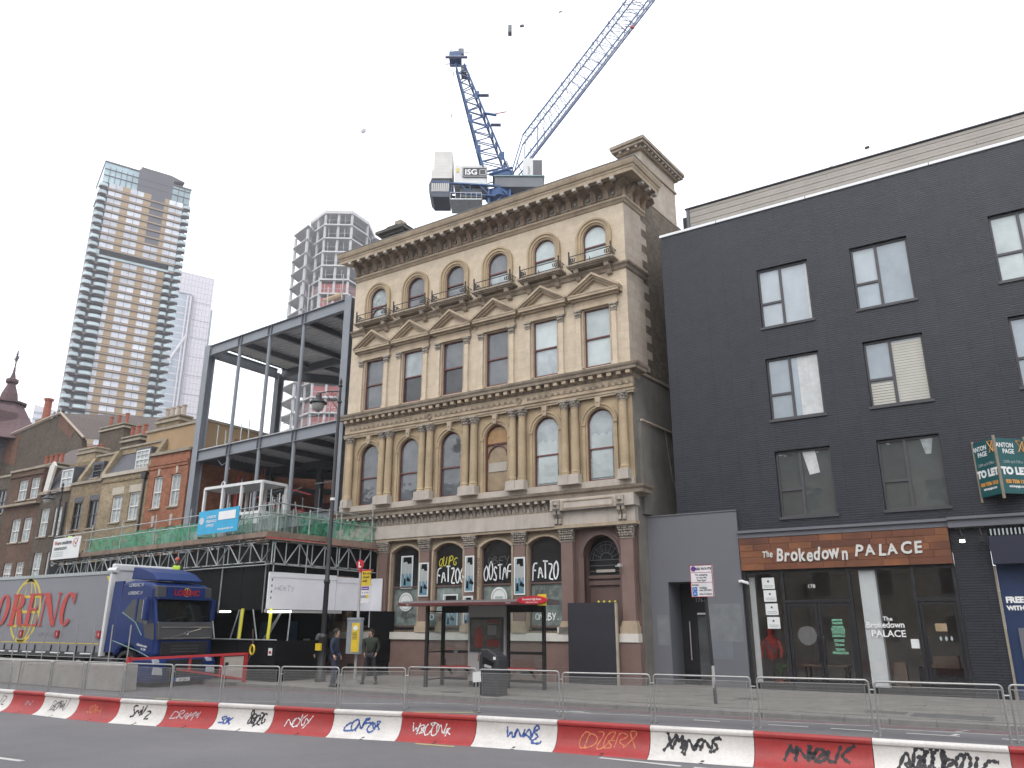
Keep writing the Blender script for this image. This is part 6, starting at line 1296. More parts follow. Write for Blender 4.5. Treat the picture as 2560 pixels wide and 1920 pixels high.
UP = [('w', 2.9, 7.7), ('g', 7.7, 10.4), ('w', 10.4, 15.2), ('g', 15.2, 17.9), ('d', 17.9, 22.9), ('g', 22.9, 24.6), ('w', 24.6, 29.7)]
LO = [('w', 7.6, 9.1), ('g', 9.1, 11.7), ('w', 11.7, 16.7), ('g', 16.7, 19.3), ('w', 19.3, 23.8), ('g', 23.8, 26.4)]
def balc(w, dp, name):
    g = M(); n = 10; e = [(w / 2 - w / 2 * cos(pi * i / n), -dp * sin(pi * i / n) ** .6) for i in range(n + 1)]
    g.prism(e + [(w, .6), (0, .6)], 'z', 0, .35); g2 = M()
    for (a, b), (c, d) in zip(e, e[1:]): g2.add([(a, b, .35), (c, d, .35), (c, d, 1.5), (a, b, 1.5)], [(0, 1, 2, 3)])
    return g.mesh('balcony', 'tower_band'), g2.mesh('balustrade', 'balcony_glass')
BA = {w: balc(w, dp, 'b') for w, dp in ((3.1, 1.9), (4.4, 1.7), (2.7, 1.7))}
def addbalc(x, w, z, dx=0):
    o = inst('balcony', BA[w][0], tw, (x, 0, z)); b = inst('balustrade', BA[w][1], o, (0, 0, 0))
for i in range(NF):
    z1 = zf(i); z0 = z1 - FH; lo = i >= 10; sl = i == 9
    ubox('floor_band', tw, 'tower_band', .3, TW - .2, -.45, .9, z0 - .1, z0 + .85); ubox('gold_line', tw, 'gold_panel', 2.5, TW - 2.5, -.52, -.45, z0 + .2, z0 + .58)
    if sl:
        ubox('recess_band', tw, 'hoard_black', 3.5, 27.5, -.2, 1, z0 + .5, z1); ubox('recess_rail', tw, 'balcony_glass', 3.3, 27.6, -.6, -.5, z0 - .1, z0 + .8)
    for k, a, b in ([] if sl else (LO if lo else UP)):
        if k == 'g': ubox('gold_panel', tw, 'gold_panel', a, b, -.12, .9, z0 + .55, z1)
        elif k == 'w' or i > 6: ubox('window', tw, 'tower_glass', a, b, -.02, .9, z0 + .55, z1); [ubox('window_bar', tw, 'tower_band', x - .07, x + .07, -.08, -.02, z0 + .55, z1) for x in ([(a + b) / 2] if b - a > 2 else [])]
        else: ubox('dark_panel', tw, 'tower_dark', a, b, -.1, .9, z0 + .55, z1)
    addbalc(-.6, 3.1, z0 + .2); addbalc(TW - 2.4, 3.1, z0 + .2)
    if lo: addbalc(3.2, 4.4, z0 + .2); addbalc(26.4, 2.7, z0 + .2)
    if sl: ubox('window', tw, 'balcony_glass', 1.5, 3.4, -.05, .9, z0 + .5, z1); ubox('window', tw, 'balcony_glass', 27.7, 29.6, -.05, .9, z0 + .5, z1)
# ================================================================== pale office tower behind
px, py = polar(-58.6, 450)
pt = thing('office_tower', 'very pale gridded office tower with a glass corner and diagonal braces behind the gold tower', 'tower', (px, py, 0), radians(68), local=True)
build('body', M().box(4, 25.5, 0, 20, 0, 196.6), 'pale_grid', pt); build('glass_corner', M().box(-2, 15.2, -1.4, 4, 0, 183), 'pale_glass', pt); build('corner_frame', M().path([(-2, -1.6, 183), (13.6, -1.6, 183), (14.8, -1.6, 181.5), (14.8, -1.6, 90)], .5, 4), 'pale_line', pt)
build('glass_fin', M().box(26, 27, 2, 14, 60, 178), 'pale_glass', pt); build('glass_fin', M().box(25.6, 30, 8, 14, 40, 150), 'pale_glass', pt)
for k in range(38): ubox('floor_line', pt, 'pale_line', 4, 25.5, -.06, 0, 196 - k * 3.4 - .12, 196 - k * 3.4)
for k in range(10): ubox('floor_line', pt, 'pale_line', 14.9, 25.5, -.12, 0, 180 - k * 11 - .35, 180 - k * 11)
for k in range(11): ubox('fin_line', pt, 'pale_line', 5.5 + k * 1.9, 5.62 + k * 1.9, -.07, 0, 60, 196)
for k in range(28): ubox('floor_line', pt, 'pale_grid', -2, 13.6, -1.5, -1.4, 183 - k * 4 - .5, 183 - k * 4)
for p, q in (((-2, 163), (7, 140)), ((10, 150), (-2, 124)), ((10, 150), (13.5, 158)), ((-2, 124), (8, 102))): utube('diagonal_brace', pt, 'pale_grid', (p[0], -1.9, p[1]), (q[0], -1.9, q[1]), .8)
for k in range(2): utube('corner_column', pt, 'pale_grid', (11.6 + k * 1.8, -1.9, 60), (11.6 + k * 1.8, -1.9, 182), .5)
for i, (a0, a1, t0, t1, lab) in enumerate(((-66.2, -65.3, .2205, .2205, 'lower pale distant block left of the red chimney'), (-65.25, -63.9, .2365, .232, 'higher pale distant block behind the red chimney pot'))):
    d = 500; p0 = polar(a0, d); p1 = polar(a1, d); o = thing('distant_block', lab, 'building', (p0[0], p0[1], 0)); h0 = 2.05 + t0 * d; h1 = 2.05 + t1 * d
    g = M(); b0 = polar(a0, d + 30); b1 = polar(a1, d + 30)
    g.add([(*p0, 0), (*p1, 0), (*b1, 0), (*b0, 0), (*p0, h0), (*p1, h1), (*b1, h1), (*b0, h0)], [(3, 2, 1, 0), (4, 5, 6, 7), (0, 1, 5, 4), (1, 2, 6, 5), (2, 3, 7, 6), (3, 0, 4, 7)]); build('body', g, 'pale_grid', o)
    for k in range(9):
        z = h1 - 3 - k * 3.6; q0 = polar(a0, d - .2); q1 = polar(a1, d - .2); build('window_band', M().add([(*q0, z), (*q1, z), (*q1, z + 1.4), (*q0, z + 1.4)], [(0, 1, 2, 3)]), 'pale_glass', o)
# ================================================================== concrete frame tower
cf = thing('concrete_frame_tower', 'unfinished bare concrete tower of open floors and columns with red screens below', 'tower', (*polar(-47, 192), 0), local=True)
CO = Vector((*polar(-47, 192), 0))
def C3(az, t, zt): d = (zt - 2.05) / t; p = polar(az, d); return Vector((p[0], p[1], 0)) - CO
ZT = 108.5
main = [C3(-48.95, .5325, ZT), C3(-47.87, .5526, ZT), C3(-45.74, .557, ZT), C3(-44.42, .5421, ZT)]
cen = (main[0] + main[3]) / 2 + Vector((-9, 11, 0)); back = [main[3] + (cen - main[1]) * .8, main[0] + (cen - main[2]) * .8 + Vector((2, 4, 0))]
wing = [C3(-50.12, .5083, 104.5), C3(-49.1, .528, 104.5), main[0] + Vector((1.5, 2.5, 0)), main[0] + Vector((-4, 9, 0)), C3(-50.12, .5083, 104.5) + Vector((-2, 6, 0))]
FS = 4.0
def slab(nm, pts, z0, z1, mt):
    return build(nm, M().prism([(p.x, p.y) for p in pts], 'z', z0, z1), mt, cf)
poly = main + back
for i in range(19):
    z = ZT - i * FS
    slab('floor_slab', poly, z - (.9 if i == 0 else .4), z, 'concrete')
    if i > 0: slab('floor_slab', wing, z - .35, z - .05, 'concrete')
def lerp(a, b, t): return a + (b - a) * t
inn = lambda p: p + (cen - p).normalized() * .8
pts = [main[0], lerp(main[0], main[1], .5), main[1], lerp(main[1], main[2], .5), main[2], main[3], lerp(main[3], back[0], .4)]
for p in pts: p = inn(p); utube('column', cf, 'concrete', (p.x, p.y, 30), (p.x, p.y, ZT - .5), .36)
for p in (wing[0], lerp(wing[0], wing[1], .9), lerp(wing[1], wing[2], .7)): p = inn(p); utube('column', cf, 'concrete', (p.x, p.y, 30), (p.x, p.y, 103.5), .3 if p is wing[0] else .42)
slab('lift_core', [lerp(p, cen, .5) for p in poly], 30, ZT - .6, 'concrete_dark')
for i in range(1, 18):
    z = ZT - i * FS
    for a, b in ((0, 1), (1, 2), (2, 3)):
        p, q = main[a], main[b]; utube('edge_rail', cf, 'galv', (p.x, p.y, z + 1.1), (q.x, q.y, z + 1.1), .05)
    if i < 9: 
        for k in range(3): p = lerp(main[1], main[2], .15 + .3 * k); p = inn(p); utube('prop', cf, 'galv', (p.x, p.y, z), (p.x, p.y, z + 2.9), .07)
for i in range(6, 18):
    z = ZT - i * FS
    for a, b, m_ in ((1, 2, 'net_red'), (0, 1, 'net_brown'), (2, 3, 'net_brown')):
        if i % 3 == 1 and a != 1: continue
        p, q = inn(main[a]), inn(main[b]); build('red_screen', M().add([(p.x, p.y, z), (q.x, q.y, z), (q.x, q.y, z + 2.9), (p.x, p.y, z + 2.9)], [(0, 1, 2, 3)]), 'screen_red' if m_ == 'net_red' else 'screen_brown', cf)
p = inn(main[3]); build('hoist', M().box(p.x + 1.5, p.x + 3.5, p.y, p.y + 2, 85, 103), 'tower_dark', cf); g = M()
for k in range(6): g.tube((p.x + 2, p.y, 96 + k * 1.3), (p.x + 4 - .3 * k, p.y + .5, 97 + k * 1.2), .25)
build('hoist_mast', g, 'tower_dark', cf)
pp = inn(main[2]); utube('loading_tray', cf, 'gold_panel', (pp.x - 5, pp.y - 3, 82.5), (pp.x - .5, pp.y - 1, 84), .8)
# ================================================================== luffing crane above the bank
P0 = Vector((-32.678, 50.320, 0)); cu_ = Vector((sin(radians(57)), cos(radians(57)), 0))
crn = thing('tower_crane', 'blue and white luffing tower crane with a black lettered sign panel', 'crane', (P0.x, P0.y, 0), radians(33), local=True)
# local frame: x along the jib, y away from the camera, z up
def K(u, z, v=0.): return (u, v, z)
def truss(name, A0, A1, B0, B1, w0, w1, n, rc, rb, mt, mb, zig=True):
    """four-chord lattice between line A and line B (u, z pairs), half widths w0 -> w1"""
    def pt(L0, L1, t, s): return (L0[0] + (L1[0] - L0[0]) * t, s * (w0 + (w1 - w0) * t), L0[1] + (L1[1] - L0[1]) * t)
    for L in ((A0, A1), (B0, B1)):
        for s in (-1, 1): utube(name + '_chord', crn, mt, pt(*L, 0, s), pt(*L, 1, s), rc)
    g = M()
    for i in range(n):
        t, t2 = i / n, (i + 1) / n; tm = (t + t2) / 2
        for s in (-1, 1):
            g.tube(pt(A0, A1, t, s), pt(B0, B1, tm, s), rb, 4); g.tube(pt(B0, B1, tm, s), pt(A0, A1, t2, s), rb, 4)
        for L in ((A0, A1), (B0, B1)): g.tube(pt(*L, t, -1), pt(*L, t2, 1), rb, 4); g.tube(pt(*L, t2, -1), pt(*L, t2, 1), rb, 4)
    return build(name + '_lacing', g, mb, crn, kind='stuff')
# jib: upper chord pale, lower chord blue; goes on out of the picture
UA, UB = (1.15, 43.5), (13.0, 61.4); LA, LB = (1.2, 40.9), (15.1, 61.4)
truss('jib', LA, LB, UA, UB, .75, .75, 22, .075, .034, 'crane_blue', 'crane_pale')
for s in (-.75, .75): utube('jib_foot_strut', crn, 'crane_blue', (.1, s * .9, 39.6), (1.15, s, 43.5), .05); utube('jib_foot_chord', crn, 'crane_blue', (.15, s * .9, 39.5), (1.2, s, 40.9), .07)
utube('jib_walkway', crn, 'crane_blue', (1.4, 0, 41.2), (14.9, 0, 61.3), .1, r2=.5) if False else ubeam('jib_walkway', crn, 'crane_pale', (1.4, 0, 41.0), (14.9, 0, 61.0), .16, .05)
for k, t in enumerate((.12, .3, .42, .55, .68, .8)): 
    x = UA[0] + (UB[0] - UA[0]) * t; z = UA[1] + (UB[1] - UA[1]) * t; ubox('jib_bracket', crn, 'steel_dark', x - .12, x + .08, -.8, -.7, z - .15, z + .12)
utube('lamp_arm', crn, 'crane_pale', (10.6, -.8, 55.2), (11.3, -.9, 55.05), .05); ubox('jib_lamp', crn, 'net_red', 11.2, 11.5, -1, -.8, 54.9, 55.1)
# A frame
for s in (-1, 1):
    w = s * 1.0
    utube('a_frame_leg', crn, 'crane_blue', (-5.0, s * .5, 51.2), (-2.2, w, 39.6), .085); utube('a_frame_leg', crn, 'crane_blue', (-4.2, s * .5, 51.2), (-.1, w, 39.7), .085)
g = M()
def al(u, t, s): return ((-5.0 + 2.8 * t) if u == 0 else (-4.2 + 4.1 * t), s * (.5 + .5 * t), 51.2 - 11.6 * t)
N_ = 11
for i in range(N_):
    t, t2 = i / N_, (i + 1) / N_; tm = (t + t2) / 2
    for s in (-1, 1): g.tube(al(0, t, s), al(1, tm, s), .05, 4); g.tube(al(1, tm, s), al(0, t2, s), .05, 4)
    for u in (0, 1): g.tube(al(u, t, -1), al(u, tm, 1), .05, 4); g.tube(al(u, tm, 1), al(u, t2, -1), .05, 4); g.tube(al(u, t, -1), al(u, t, 1), .05, 4)
build('a_frame_lacing', g, 'crane_blue', crn, kind='stuff')
for t, u in ((.3, 1), (.52, 0), (.8, 0), (.86, 1)): p = al(u, t, -1); ubox('gusset_plate', crn, 'crane_blue', p[0] - .22, p[0] + .2, p[1] - .05, p[1] + .02, p[2] - .4, p[2] + .4)
for (z, u0, u1) in ((47.6, -2.9, -1.9), (44.5, -1.7, -.8)): ubox('access_platform', crn, 'crane_pale', u0, u1, -.9, -.5, z, z + .07); g = M(); [g.tube((u1 - .05, v, z), (u1 - .05, v, z - 1.3), .02, 4) for v in (-.8, .8)]; build('platform_ladder', g, 'crane_pale', crn)
utube('platform_arm', crn, 'net_red', (-1.5, -.9, 45.5), (-.3, -1, 45.7), .05); utube('platform_arm', crn, 'crane_blue', (-2.3, -.9, 45.6), (-1.2, -.9, 45.4), .12)
ubox('top_platform', crn, 'crane_pale', -5.9, -3.9, -1, -.7, 51.6, 51.7); ubox('top_machinery', crn, 'crane_blue', -5.6, -4.5, -.6, .6, 51.75, 52.5); ubox('top_sheave', crn, 'steel_dark', -4.8, -4.3, -.3, .3, 52.5, 53.1); ubox('top_box', crn, 'steel_dark', -4.5, -4.0, -.5, .5, 50.3, 51.1)
g = M()
for a, b in (((-5.9, 50.2), (-5.9, 52.4)), ((-5.9, 52.4), (-3.7, 52.1)), ((-3.7, 52.1), (-3.75, 51.0)), ((-5.9, 50.2), (-5.0, 50.1)), ((-5.9, 50.8), (-5.0, 50.75))):
    for v in (-.9, .9): g.tube((a[0], v, a[1]), (b[0], v, b[1]), .025, 4)
build('top_railing', g, 'crane_pale', crn)
# machinery deck
for s in (-1.1, 1.1): ubeam('deck_girder', crn, 'crane_blue', (-6.6, s, 38.45), (-.8, s, 38.1), .12, .25); ubeam('deck_girder', crn, 'crane_blue', (-6.6, s, 37.6), (-1.2, s, 37.15), .1, .18)
for k in range(6): x = -5.0 + k * .8; ubeam('deck_brace', crn, 'crane_blue', (x, -1.1, 38.3 - .04 * k), (x + .8 * (1 if k % 2 else -0), -1.1, 37.3), .08)
for k in range(9): z = 38.75 + k * .295; ubox('counterweight_slab', crn, 'crane_block', -6.55 if z > 39.4 else -6.75, -4.98, -1.3, 1.3, z, z + .285)
g = M(); g.prism([(-6.75, 38.7), (-6.95, 38.2), (-6.9, 37.4), (-6.6, 37.0), (-5.2, 37.0), (-5.1, 38.7)], 'y', -1.2, 1.2); build('counterweight_frame', g, 'crane_dark', crn)
for k in range(9): ubox('counterweight_rib', crn, 'crane_block', -6.7 + k * .17, -6.6 + k * .17, -1.24, -1.2, 37.5, 38.3)
build('machine_house', M().box(-4.75, -2.0, -1.0, 1.0, 38.5, 40.2), 'crane_white', crn); build('house_base', M().box(-4.8, -1.9, -1.05, 1.05, 38.2, 38.5), 'galv', crn)
sg = build('sign_panel', M().box(-4.1, -1.95, -1.12, -1.05, 39.0, 39.95), 'sign_black', crn)
text('lettering', 'ISG', .72, 'white_print', sg, (-3.35, -1.13, 39.23), (1, 0, 0), (0, 0, 1), .01, .014, xs=1.05)
g = M()
for a, b in (((-4.05, 39.05), (-2.0, 39.05)), ((-4.05, 39.9), (-2.0, 39.9)), ((-4.05, 39.05), (-4.05, 39.9)), ((-2.0, 39.05), (-2.0, 39.9)), ((-2.6, 39.2), (-2.1, 39.2)), ((-2.6, 39.7), (-2.1, 39.7)), ((-2.6, 39.2), (-2.6, 39.7)), ((-2.1, 39.2), (-2.1, 39.7))): g.tube((a[0], -1.13, a[1]), (b[0], -1.13, b[1]), .02, 4)
build('sign_border', g, 'white_print', sg)
ubox('yellow_plate', crn, 'globe_yellow', -4.6, -4.4, -1.05, -1.0, 39.5, 39.9); ubox('lower_walkway', crn, 'galv', -5.1, -2.4, -1.2, 1.2, 36.75, 36.85); g = M()
for k in range(7): g.tube((-5.1 + k * .45, -1.2, 36.8), (-5.1 + k * .45, -1.2, 37.4), .02, 4)
g.tube((-5.1, -1.2, 37.4), (-2.4, -1.2, 37.4), .02, 4); build('walkway_rail', g, 'crane_white', crn); ubox('winch_drum', crn, 'steel_dark', -4.3, -2.4, -.8, .8, 37.2, 38.1)
ubox('slew_deck', crn, 'steel_dark', -1.3, 2.9, -1.2, 1.2, 38.0, 38.95); ubox('deck_plate', crn, 'sheet_teal', -1.4, 3.0, -1.3, 1.3, 38.98, 39.08); ubox('pivot_block', crn, 'crane_blue', -1.5, .3, -1.0, 1.0, 39.3, 39.75); utube('luffing_tie', crn, 'crane_blue', (-1.8, -1, 39.3), (0.2, -1, 40.0), .12)
cb = build('operator_cab', M().box(1.15, 2.0, -1.2, .2, 39.1, 40.8), 'crane_white', crn); build('cab_glazing', M().box(2.0, 2.8, -1.18, .2, 39.1, 40.65), 'tower_dark', crn); text('lettering', 'LOGENT', .28, 'grey_print', cb, (1.75, -1.22, 39.5), (0, 0, 1), (-1, 0, 0), .005)
for k in range(3): utube('deck_strut', crn, 'crane_blue', (-.3 + k * .9, -1.1, 40.6), (.3 + k * .9, -1.1, 39.0), .04)
g = M(); [g.box(-1.0 + s * .9, -.8 + s * .9, v, v + .2, 0, 37.9) for s in (-1, 1) for v in (-1, .8)]
for k in range(18): g.tube((-1.8, -.9, 2 + k * 2), (0, -.9, 4 + k * 2), .06, 4)
build('mast', g, 'crane_blue', crn, kind='stuff'); utube('slew_ring', crn, 'crane_blue', (-.9, 0, 37.3), (-.9, 0, 38.0), 1.2)
# ropes
for s in (-.3, .3): utube('luffing_rope', crn, 'galv', (-4.5, s, 52.9), (0.0, s * .6, 55.4), .016); utube('luffing_rope', crn, 'galv', (0, s * .6, 55.4), (13.0, s, 61.5), .016)
ubox('rope_block', crn, 'steel_dark', -.2, .15, -.3, .3, 55.0, 55.8); ubox('rope_clamp', crn, 'steel_dark', .9, 1.3, -.1, .1, 55.85, 56.0); utube('rope_clamp', crn, 'steel_dark', (4.6, 0, 57.5), (4.9, 0, 57.65), .06)
utube('hanging_cable', crn, 'galv', (-5.2, -1, 50.3), (-5.25, -1, 44.2), .01); utube('cable_weight', crn, 'steel_dark', (-5.18, -1, 45.4), (-5.18, -1, 45.1), .04); utube('cable_weight', crn, 'steel_dark', (-5.22, -1, 44.6), (-5.22, -1, 44.2), .04); utube('cable_weight', crn, 'steel_dark', (-5.1, -1, 49.9), (-5.1, -1, 49.5), .04)
# faint second crane far off
c2_ = thing('distant_crane', 'faint thin distant crane jib above the concrete tower', 'crane', (*polar(-45.2, 330), 0), local=True); D0 = Vector((*polar(-45.2, 330), 0))
def fp(az, t): p = polar(az, 330); return (p[0] - D0.x, p[1] - D0.y, 2.05 + t * 330)
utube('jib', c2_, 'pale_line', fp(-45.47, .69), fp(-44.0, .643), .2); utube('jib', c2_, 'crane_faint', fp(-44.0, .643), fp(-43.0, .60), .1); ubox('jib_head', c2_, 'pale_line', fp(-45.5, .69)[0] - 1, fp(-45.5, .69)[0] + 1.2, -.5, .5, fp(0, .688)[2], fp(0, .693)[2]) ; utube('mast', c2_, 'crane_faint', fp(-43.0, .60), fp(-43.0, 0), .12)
# ================================================================== lorry
lor = thing('lorry', 'blue articulated lorry with a grey curtain-sided trailer lettered LORENC', 'lorry', (-30, 18.4, 0))
g = M(); g.prism([(-28.38, 1.0), (-28.42, 2.2), (-28.22, 3.55), (-27.6, 3.62), (-26.5, 3.5), (-26.22, 3.36), (-26.18, 2.95), (-25.92, 2.15), (-25.8, 1.6), (-25.78, .98), (-26.7, .98), (-26.82, 1.12), (-27.1, 1.28), (-27.5, 1.32), (-27.9, 1.2), (-28.0, .98)], 'y', 17.2, 19.55)
cabm = build('cab', g, 'truck_blue', lor, bevel=.16)
g = M(); g.prism([(-28.12, 3.68), (-28.05, 4.12), (-27.6, 4.08), (-26.9, 3.9), (-26.4, 3.62), (-26.45, 3.56)], 'y', 17.45, 19.3); build('roof_deflector', g, 'truck_blue', lor, bevel=.16)
for y in (17.22, 19.45): build('side_fairing', M().prism([(-28.3, 1.1), (-28.85, 1.1), (-28.75, 3.6), (-28.2, 3.6)], 'y', y, y + .08), 'truck_blue', lor)
build('front_band', M().prism([(-26.5, 3.42), (-26.12, 3.38), (-26.06, 2.98), (-26.5, 2.98)], 'y', 17.24, 19.52), 'truck_grey', lor, bevel=.03)
sb = build('name_board', M().prism([(-26.12, 3.36), (-26.0, 3.36), (-25.98, 2.96), (-26.1, 2.96)], 'y', 17.6, 19.15), 'truck_blue', lor)
text('lettering', 'LORENC', .27, 'lamp_red', sb, (-25.975, 18.38, 3.07), (0, 1, 0), (0, 0, 1), .006, .012); build('visor_strip', M().box(-26.1, -25.93, 17.25, 19.5, 2.93, 3.0), 'truck_blue', lor)
g = M(); g.path([(-25.99, 18.38 + .14 * cos(a), 3.18 + .15 * sin(a)) for a in [k * pi / 6 for k in range(12)]], .012, 4, True); g.tube((-25.99, 18.38, 3.02), (-25.99, 18.38, 3.33), .01, 4); build('globe_logo', g, 'globe_yellow', sb)
build('windscreen', M().add([(-26.13, 17.3, 2.92), (-25.93, 17.3, 2.17), (-25.86, 17.9, 2.16), (-25.84, 18.38, 2.16), (-25.86, 18.9, 2.16), (-25.93, 19.46, 2.17), (-26.13, 19.46, 2.92), (-26.05, 18.38, 2.92)], [(0, 1, 2, 3, 7), (7, 3, 4, 5, 6)]), 'windscreen', lor)
g = M(); g.tube((-25.86, 17.6, 2.19), (-25.9, 18.4, 2.35), .012, 4); g.tube((-25.86, 18.5, 2.19), (-25.9, 19.2, 2.36), .012, 4); build('wiper', g, 'truck_black', lor)
build('front_panel', M().prism([(-26.0, 2.15), (-25.82, 2.14), (-25.72, 1.55), (-26, 1.55)], 'y', 17.26, 19.5), 'truck_grey', lor, bevel=.03)
build('chrome_strip', M().box(-25.8, -25.76, 17.35, 19.42, 1.95, 1.985), 'chrome', lor); build('chrome_strip', M().box(-25.74, -25.7, 17.4, 19.38, 1.58, 1.61), 'chrome', lor)
g = M(); g.tube((-25.73, 17.75, 1.62), (-25.78, 19.0, 1.92), .014, 5); g.path([(-25.74, 18.38 + .07 * cos(a), 1.77 + .07 * sin(a)) for a in [k * pi / 5 for k in range(10)]], .014, 4, True); build('badge', g, 'chrome', lor)
build('lower_grille', M().box(-25.85, -25.71, 17.42, 19.3, 1.03, 1.47), 'truck_black', lor, bevel=.02)
gr = lor
for k in range(3): build('grille_bar', M().box(-25.71, -25.69, 17.8, 18.9, 1.12 + k * .1, 1.16 + k * .1), 'truck_grey', lor)
g = M(); g.prism([(-26.9, .95), (-25.75, .95), (-25.62, .8), (-25.6, .3), (-25.68, .14), (-26.9, .14)], 'y', 17.08, 19.66); build('bumper', g, 'truck_blue', lor, bevel=.07)
build('bumper_grille', M().box(-25.64, -25.585, 17.62, 19.1, .32, .88), 'truck_black', lor)
for y0, y1 in ((17.12, 17.5), (19.24, 19.62)):
    build('headlight', M().prism([(y0, .42), (y1, .38), (y1 - .04, .62), (y0 + .02, .66)], 'x', -25.66, -25.56), 'lens', lor, bevel=.02); build('headlight', M().prism([(y0, .72), (y1 - .1, .7), (y1 - .16, .9), (y0, .94)], 'x', -25.75, -25.62), 'lens', lor, bevel=.02)
pl = build('number_plate', M().box(-25.6, -25.565, 18.05, 18.6, .16, .28), 'white_print', lor); build('plate_strip', M().box(-25.6, -25.562, 18.0, 18.06, .16, .28), 'sign_blue', pl); text('lettering', 'KP E863', .11, 'truck_black', pl, (-25.56, 18.34, .18), (0, 1, 0), (0, 0, 1), .001)
sw = build('side_window', M().add([(-27.92, 17.185, 2.47), (-27.4, 17.185, 2.93), (-26.46, 17.185, 2.9), (-26.34, 17.185, 2.06), (-27.07, 17.185, 2.17)], [(0, 1, 2, 3, 4)]), 'windscreen', lor)
build('window_divider', M().box(-27.16, -27.06, 17.17, 17.19, 2.15, 2.95), 'truck_blue', sw)
g = M(); g.path([(-27.94, 17.18, 2.48), (-27.07, 17.18, 2.15), (-26.6, 17.18, 1.7)], .02, 4); g.path([(-28.3, 17.18, 1.5), (-26.6, 17.18, 1.15), (-26.0, 17.18, .98)], .018, 4); build('side_trim', g, 'sheet_teal', lor)
g = M(); g.add([(-26.6, 17.19, 2.1), (-26.3, 17.19, 2.1), (-25.95, 17.19, 2.1), (-25.85, 17.19, 1.55), (-26.4, 17.19, 1.62)], [(0, 1, 2, 3, 4)]); build('corner_panel', g, 'truck_grey', lor)
for z in (3.38, 3.1): text('lettering', 'LORENC ///', .16, 'chrome', cabm, (-27.3, 17.185, z), (1, 0, 0), (0, 0, 1), .003, 0, xs=1.1)
text('lettering', 'Globetrotter', .12, 'white_print', cabm, (-26.5, 17.185, 1.32), (1, 0, -.12), (.12, 0, 1), .003); text('lettering', 'XL 500', .1, 'white_print', cabm, (-26.4, 17.185, 1.2), (1, 0, -.12), (.12, 0, 1), .003)
for y, s_ in ((17.02, -1), (19.72, 1)):
    mr = build('mirror', M().box(-26.35, -26.15, y - .1, y + .1, 2.2, 2.95), 'truck_blue', lor, bevel=.04); build('mirror_arm', M().path([(-26.3, y - s_ * .15, 2.95), (-26.3, y, 3.0), (-26.3, y, 2.9)], .02, 5), 'truck_black', mr); build('mirror_glass', M().box(-26.37, -26.351, y - .08, y + .08, 2.25, 2.9), 'chrome', mr)
def wheel(x, y0, y1, r=.5):
    c = lambda g: g.xform(Matrix.Translation((x, y0, r)) @ Matrix.Rotation(-pi / 2, 4, 'X')); w = y1 - y0
    o = build('wheel', c(M().lathe([(r - .08, 0), (r, .05), (r, w - .05), (r - .08, w)], n=24)), 'tyre', lor, True)
    build('rim', c(M().lathe([(.3, -.012), (.3, .0), (.22, .06), (.1, .02), (.1, -.06), (0, -.07)], n=16)), 'pole_grey', o)
for x in (-27.35, -29.9 - .6, -36.6, -37.9, -39.2): wheel(x, 17.28, 17.62); wheel(x, 19.15, 19.5)
build('wheel_arch', M().ring(-27.35, .5, .56, .68, 17.17, 17.35, .1, pi - .1), 'truck_black', lor); build('chassis', M().box(-42, -26.2, 17.9, 18.9, .55, .95), 'truck_black', lor); build('fuel_tank', M().box(-29.6, -28.3, 17.3, 17.9, .45, .98), 'truck_grey', lor, bevel=.08)
build('underrun_rail', M().box(-36, -30.9, 17.25, 17.3, .5, .75), 'truck_grey', lor)
# trailer
XF = -28.95
tr = build('trailer_curtain', M().box(-42.6, XF - .12, 17.2, 19.7, 1.08, 3.88), 'tarp', lor)
build('trailer_floor', M().box(-42.6, XF, 17.17, 19.73, .92, 1.08), 'truck_grey', lor); build('roof_rail', M().box(-42.6, XF, 17.17, 17.27, 3.88, 4.0), 'galv', lor); build('roof_sheet', M().box(-42.6, XF - .1, 17.27, 19.7, 3.9, 3.98), 'tarp', lor)
build('corner_post', M().box(XF - .12, XF + .02, 17.16, 17.34, .95, 3.88), 'truck_white', lor); build('corner_post', M().box(XF - .12, XF + .02, 19.55, 19.74, .95, 3.88), 'truck_white', lor)
build('front_wall', M().box(XF - .1, XF, 17.34, 19.6, 1.0, 4.22), 'truck_white', lor); build('roof_bow', M().tube((XF - .25, 17.2, 4.02), (XF + .12, 17.3, 4.02), .1), 'truck_white', lor, True); build('front_cap', M().box(XF - .15, XF + .05, 17.2, 19.7, 4.0, 4.26), 'truck_white', lor, bevel=.05)
g = M()
for k in range(22): x = -29.4 - k * .6; g.box(x - .02, x + .02, 17.16, 17.2, .95, 1.3)
build('tension_strap', g, 'truck_black', lor, kind='stuff')
for k in range(12): build('reflective_strip', M().prism([(-29.6 - k * 1.05, 1.0), (-30.3 - k * 1.05, 1.0), (-30.25 - k * 1.05, 1.05), (-29.55 - k * 1.05, 1.05)], 'y', 17.155, 17.165), 'white_print', lor)
for x in (-29.24, -32.11, -34.83, -37.6): o = build('marker_flag', M().box(x - .13, x + .13, 17.14, 17.19, 1.58, 1.84), 'lamp_red', lor); text('lettering', 'E', .14, 'white_print', o, (x + .04, 17.135, 1.66), (1, 0, 0), (0, 0, 1), .001)
build('yellow_mark', M().prism([(-29.3, 3.8), (-29.1, 3.8), (-29.05, 3.5)], 'y', 17.19, 17.199), 'globe_yellow', tr); build('lower_line', M().box(-42.6, -29.2, 17.19, 17.199, 1.36, 1.39), 'globe_yellow', tr)
text('lettering', 'LORENC LOGISTIC', .2, 'steel_dark', tr, (-32.6, 17.198, 1.62), (1, 0, 0), (0, 0, 1), .001, xs=1.1)
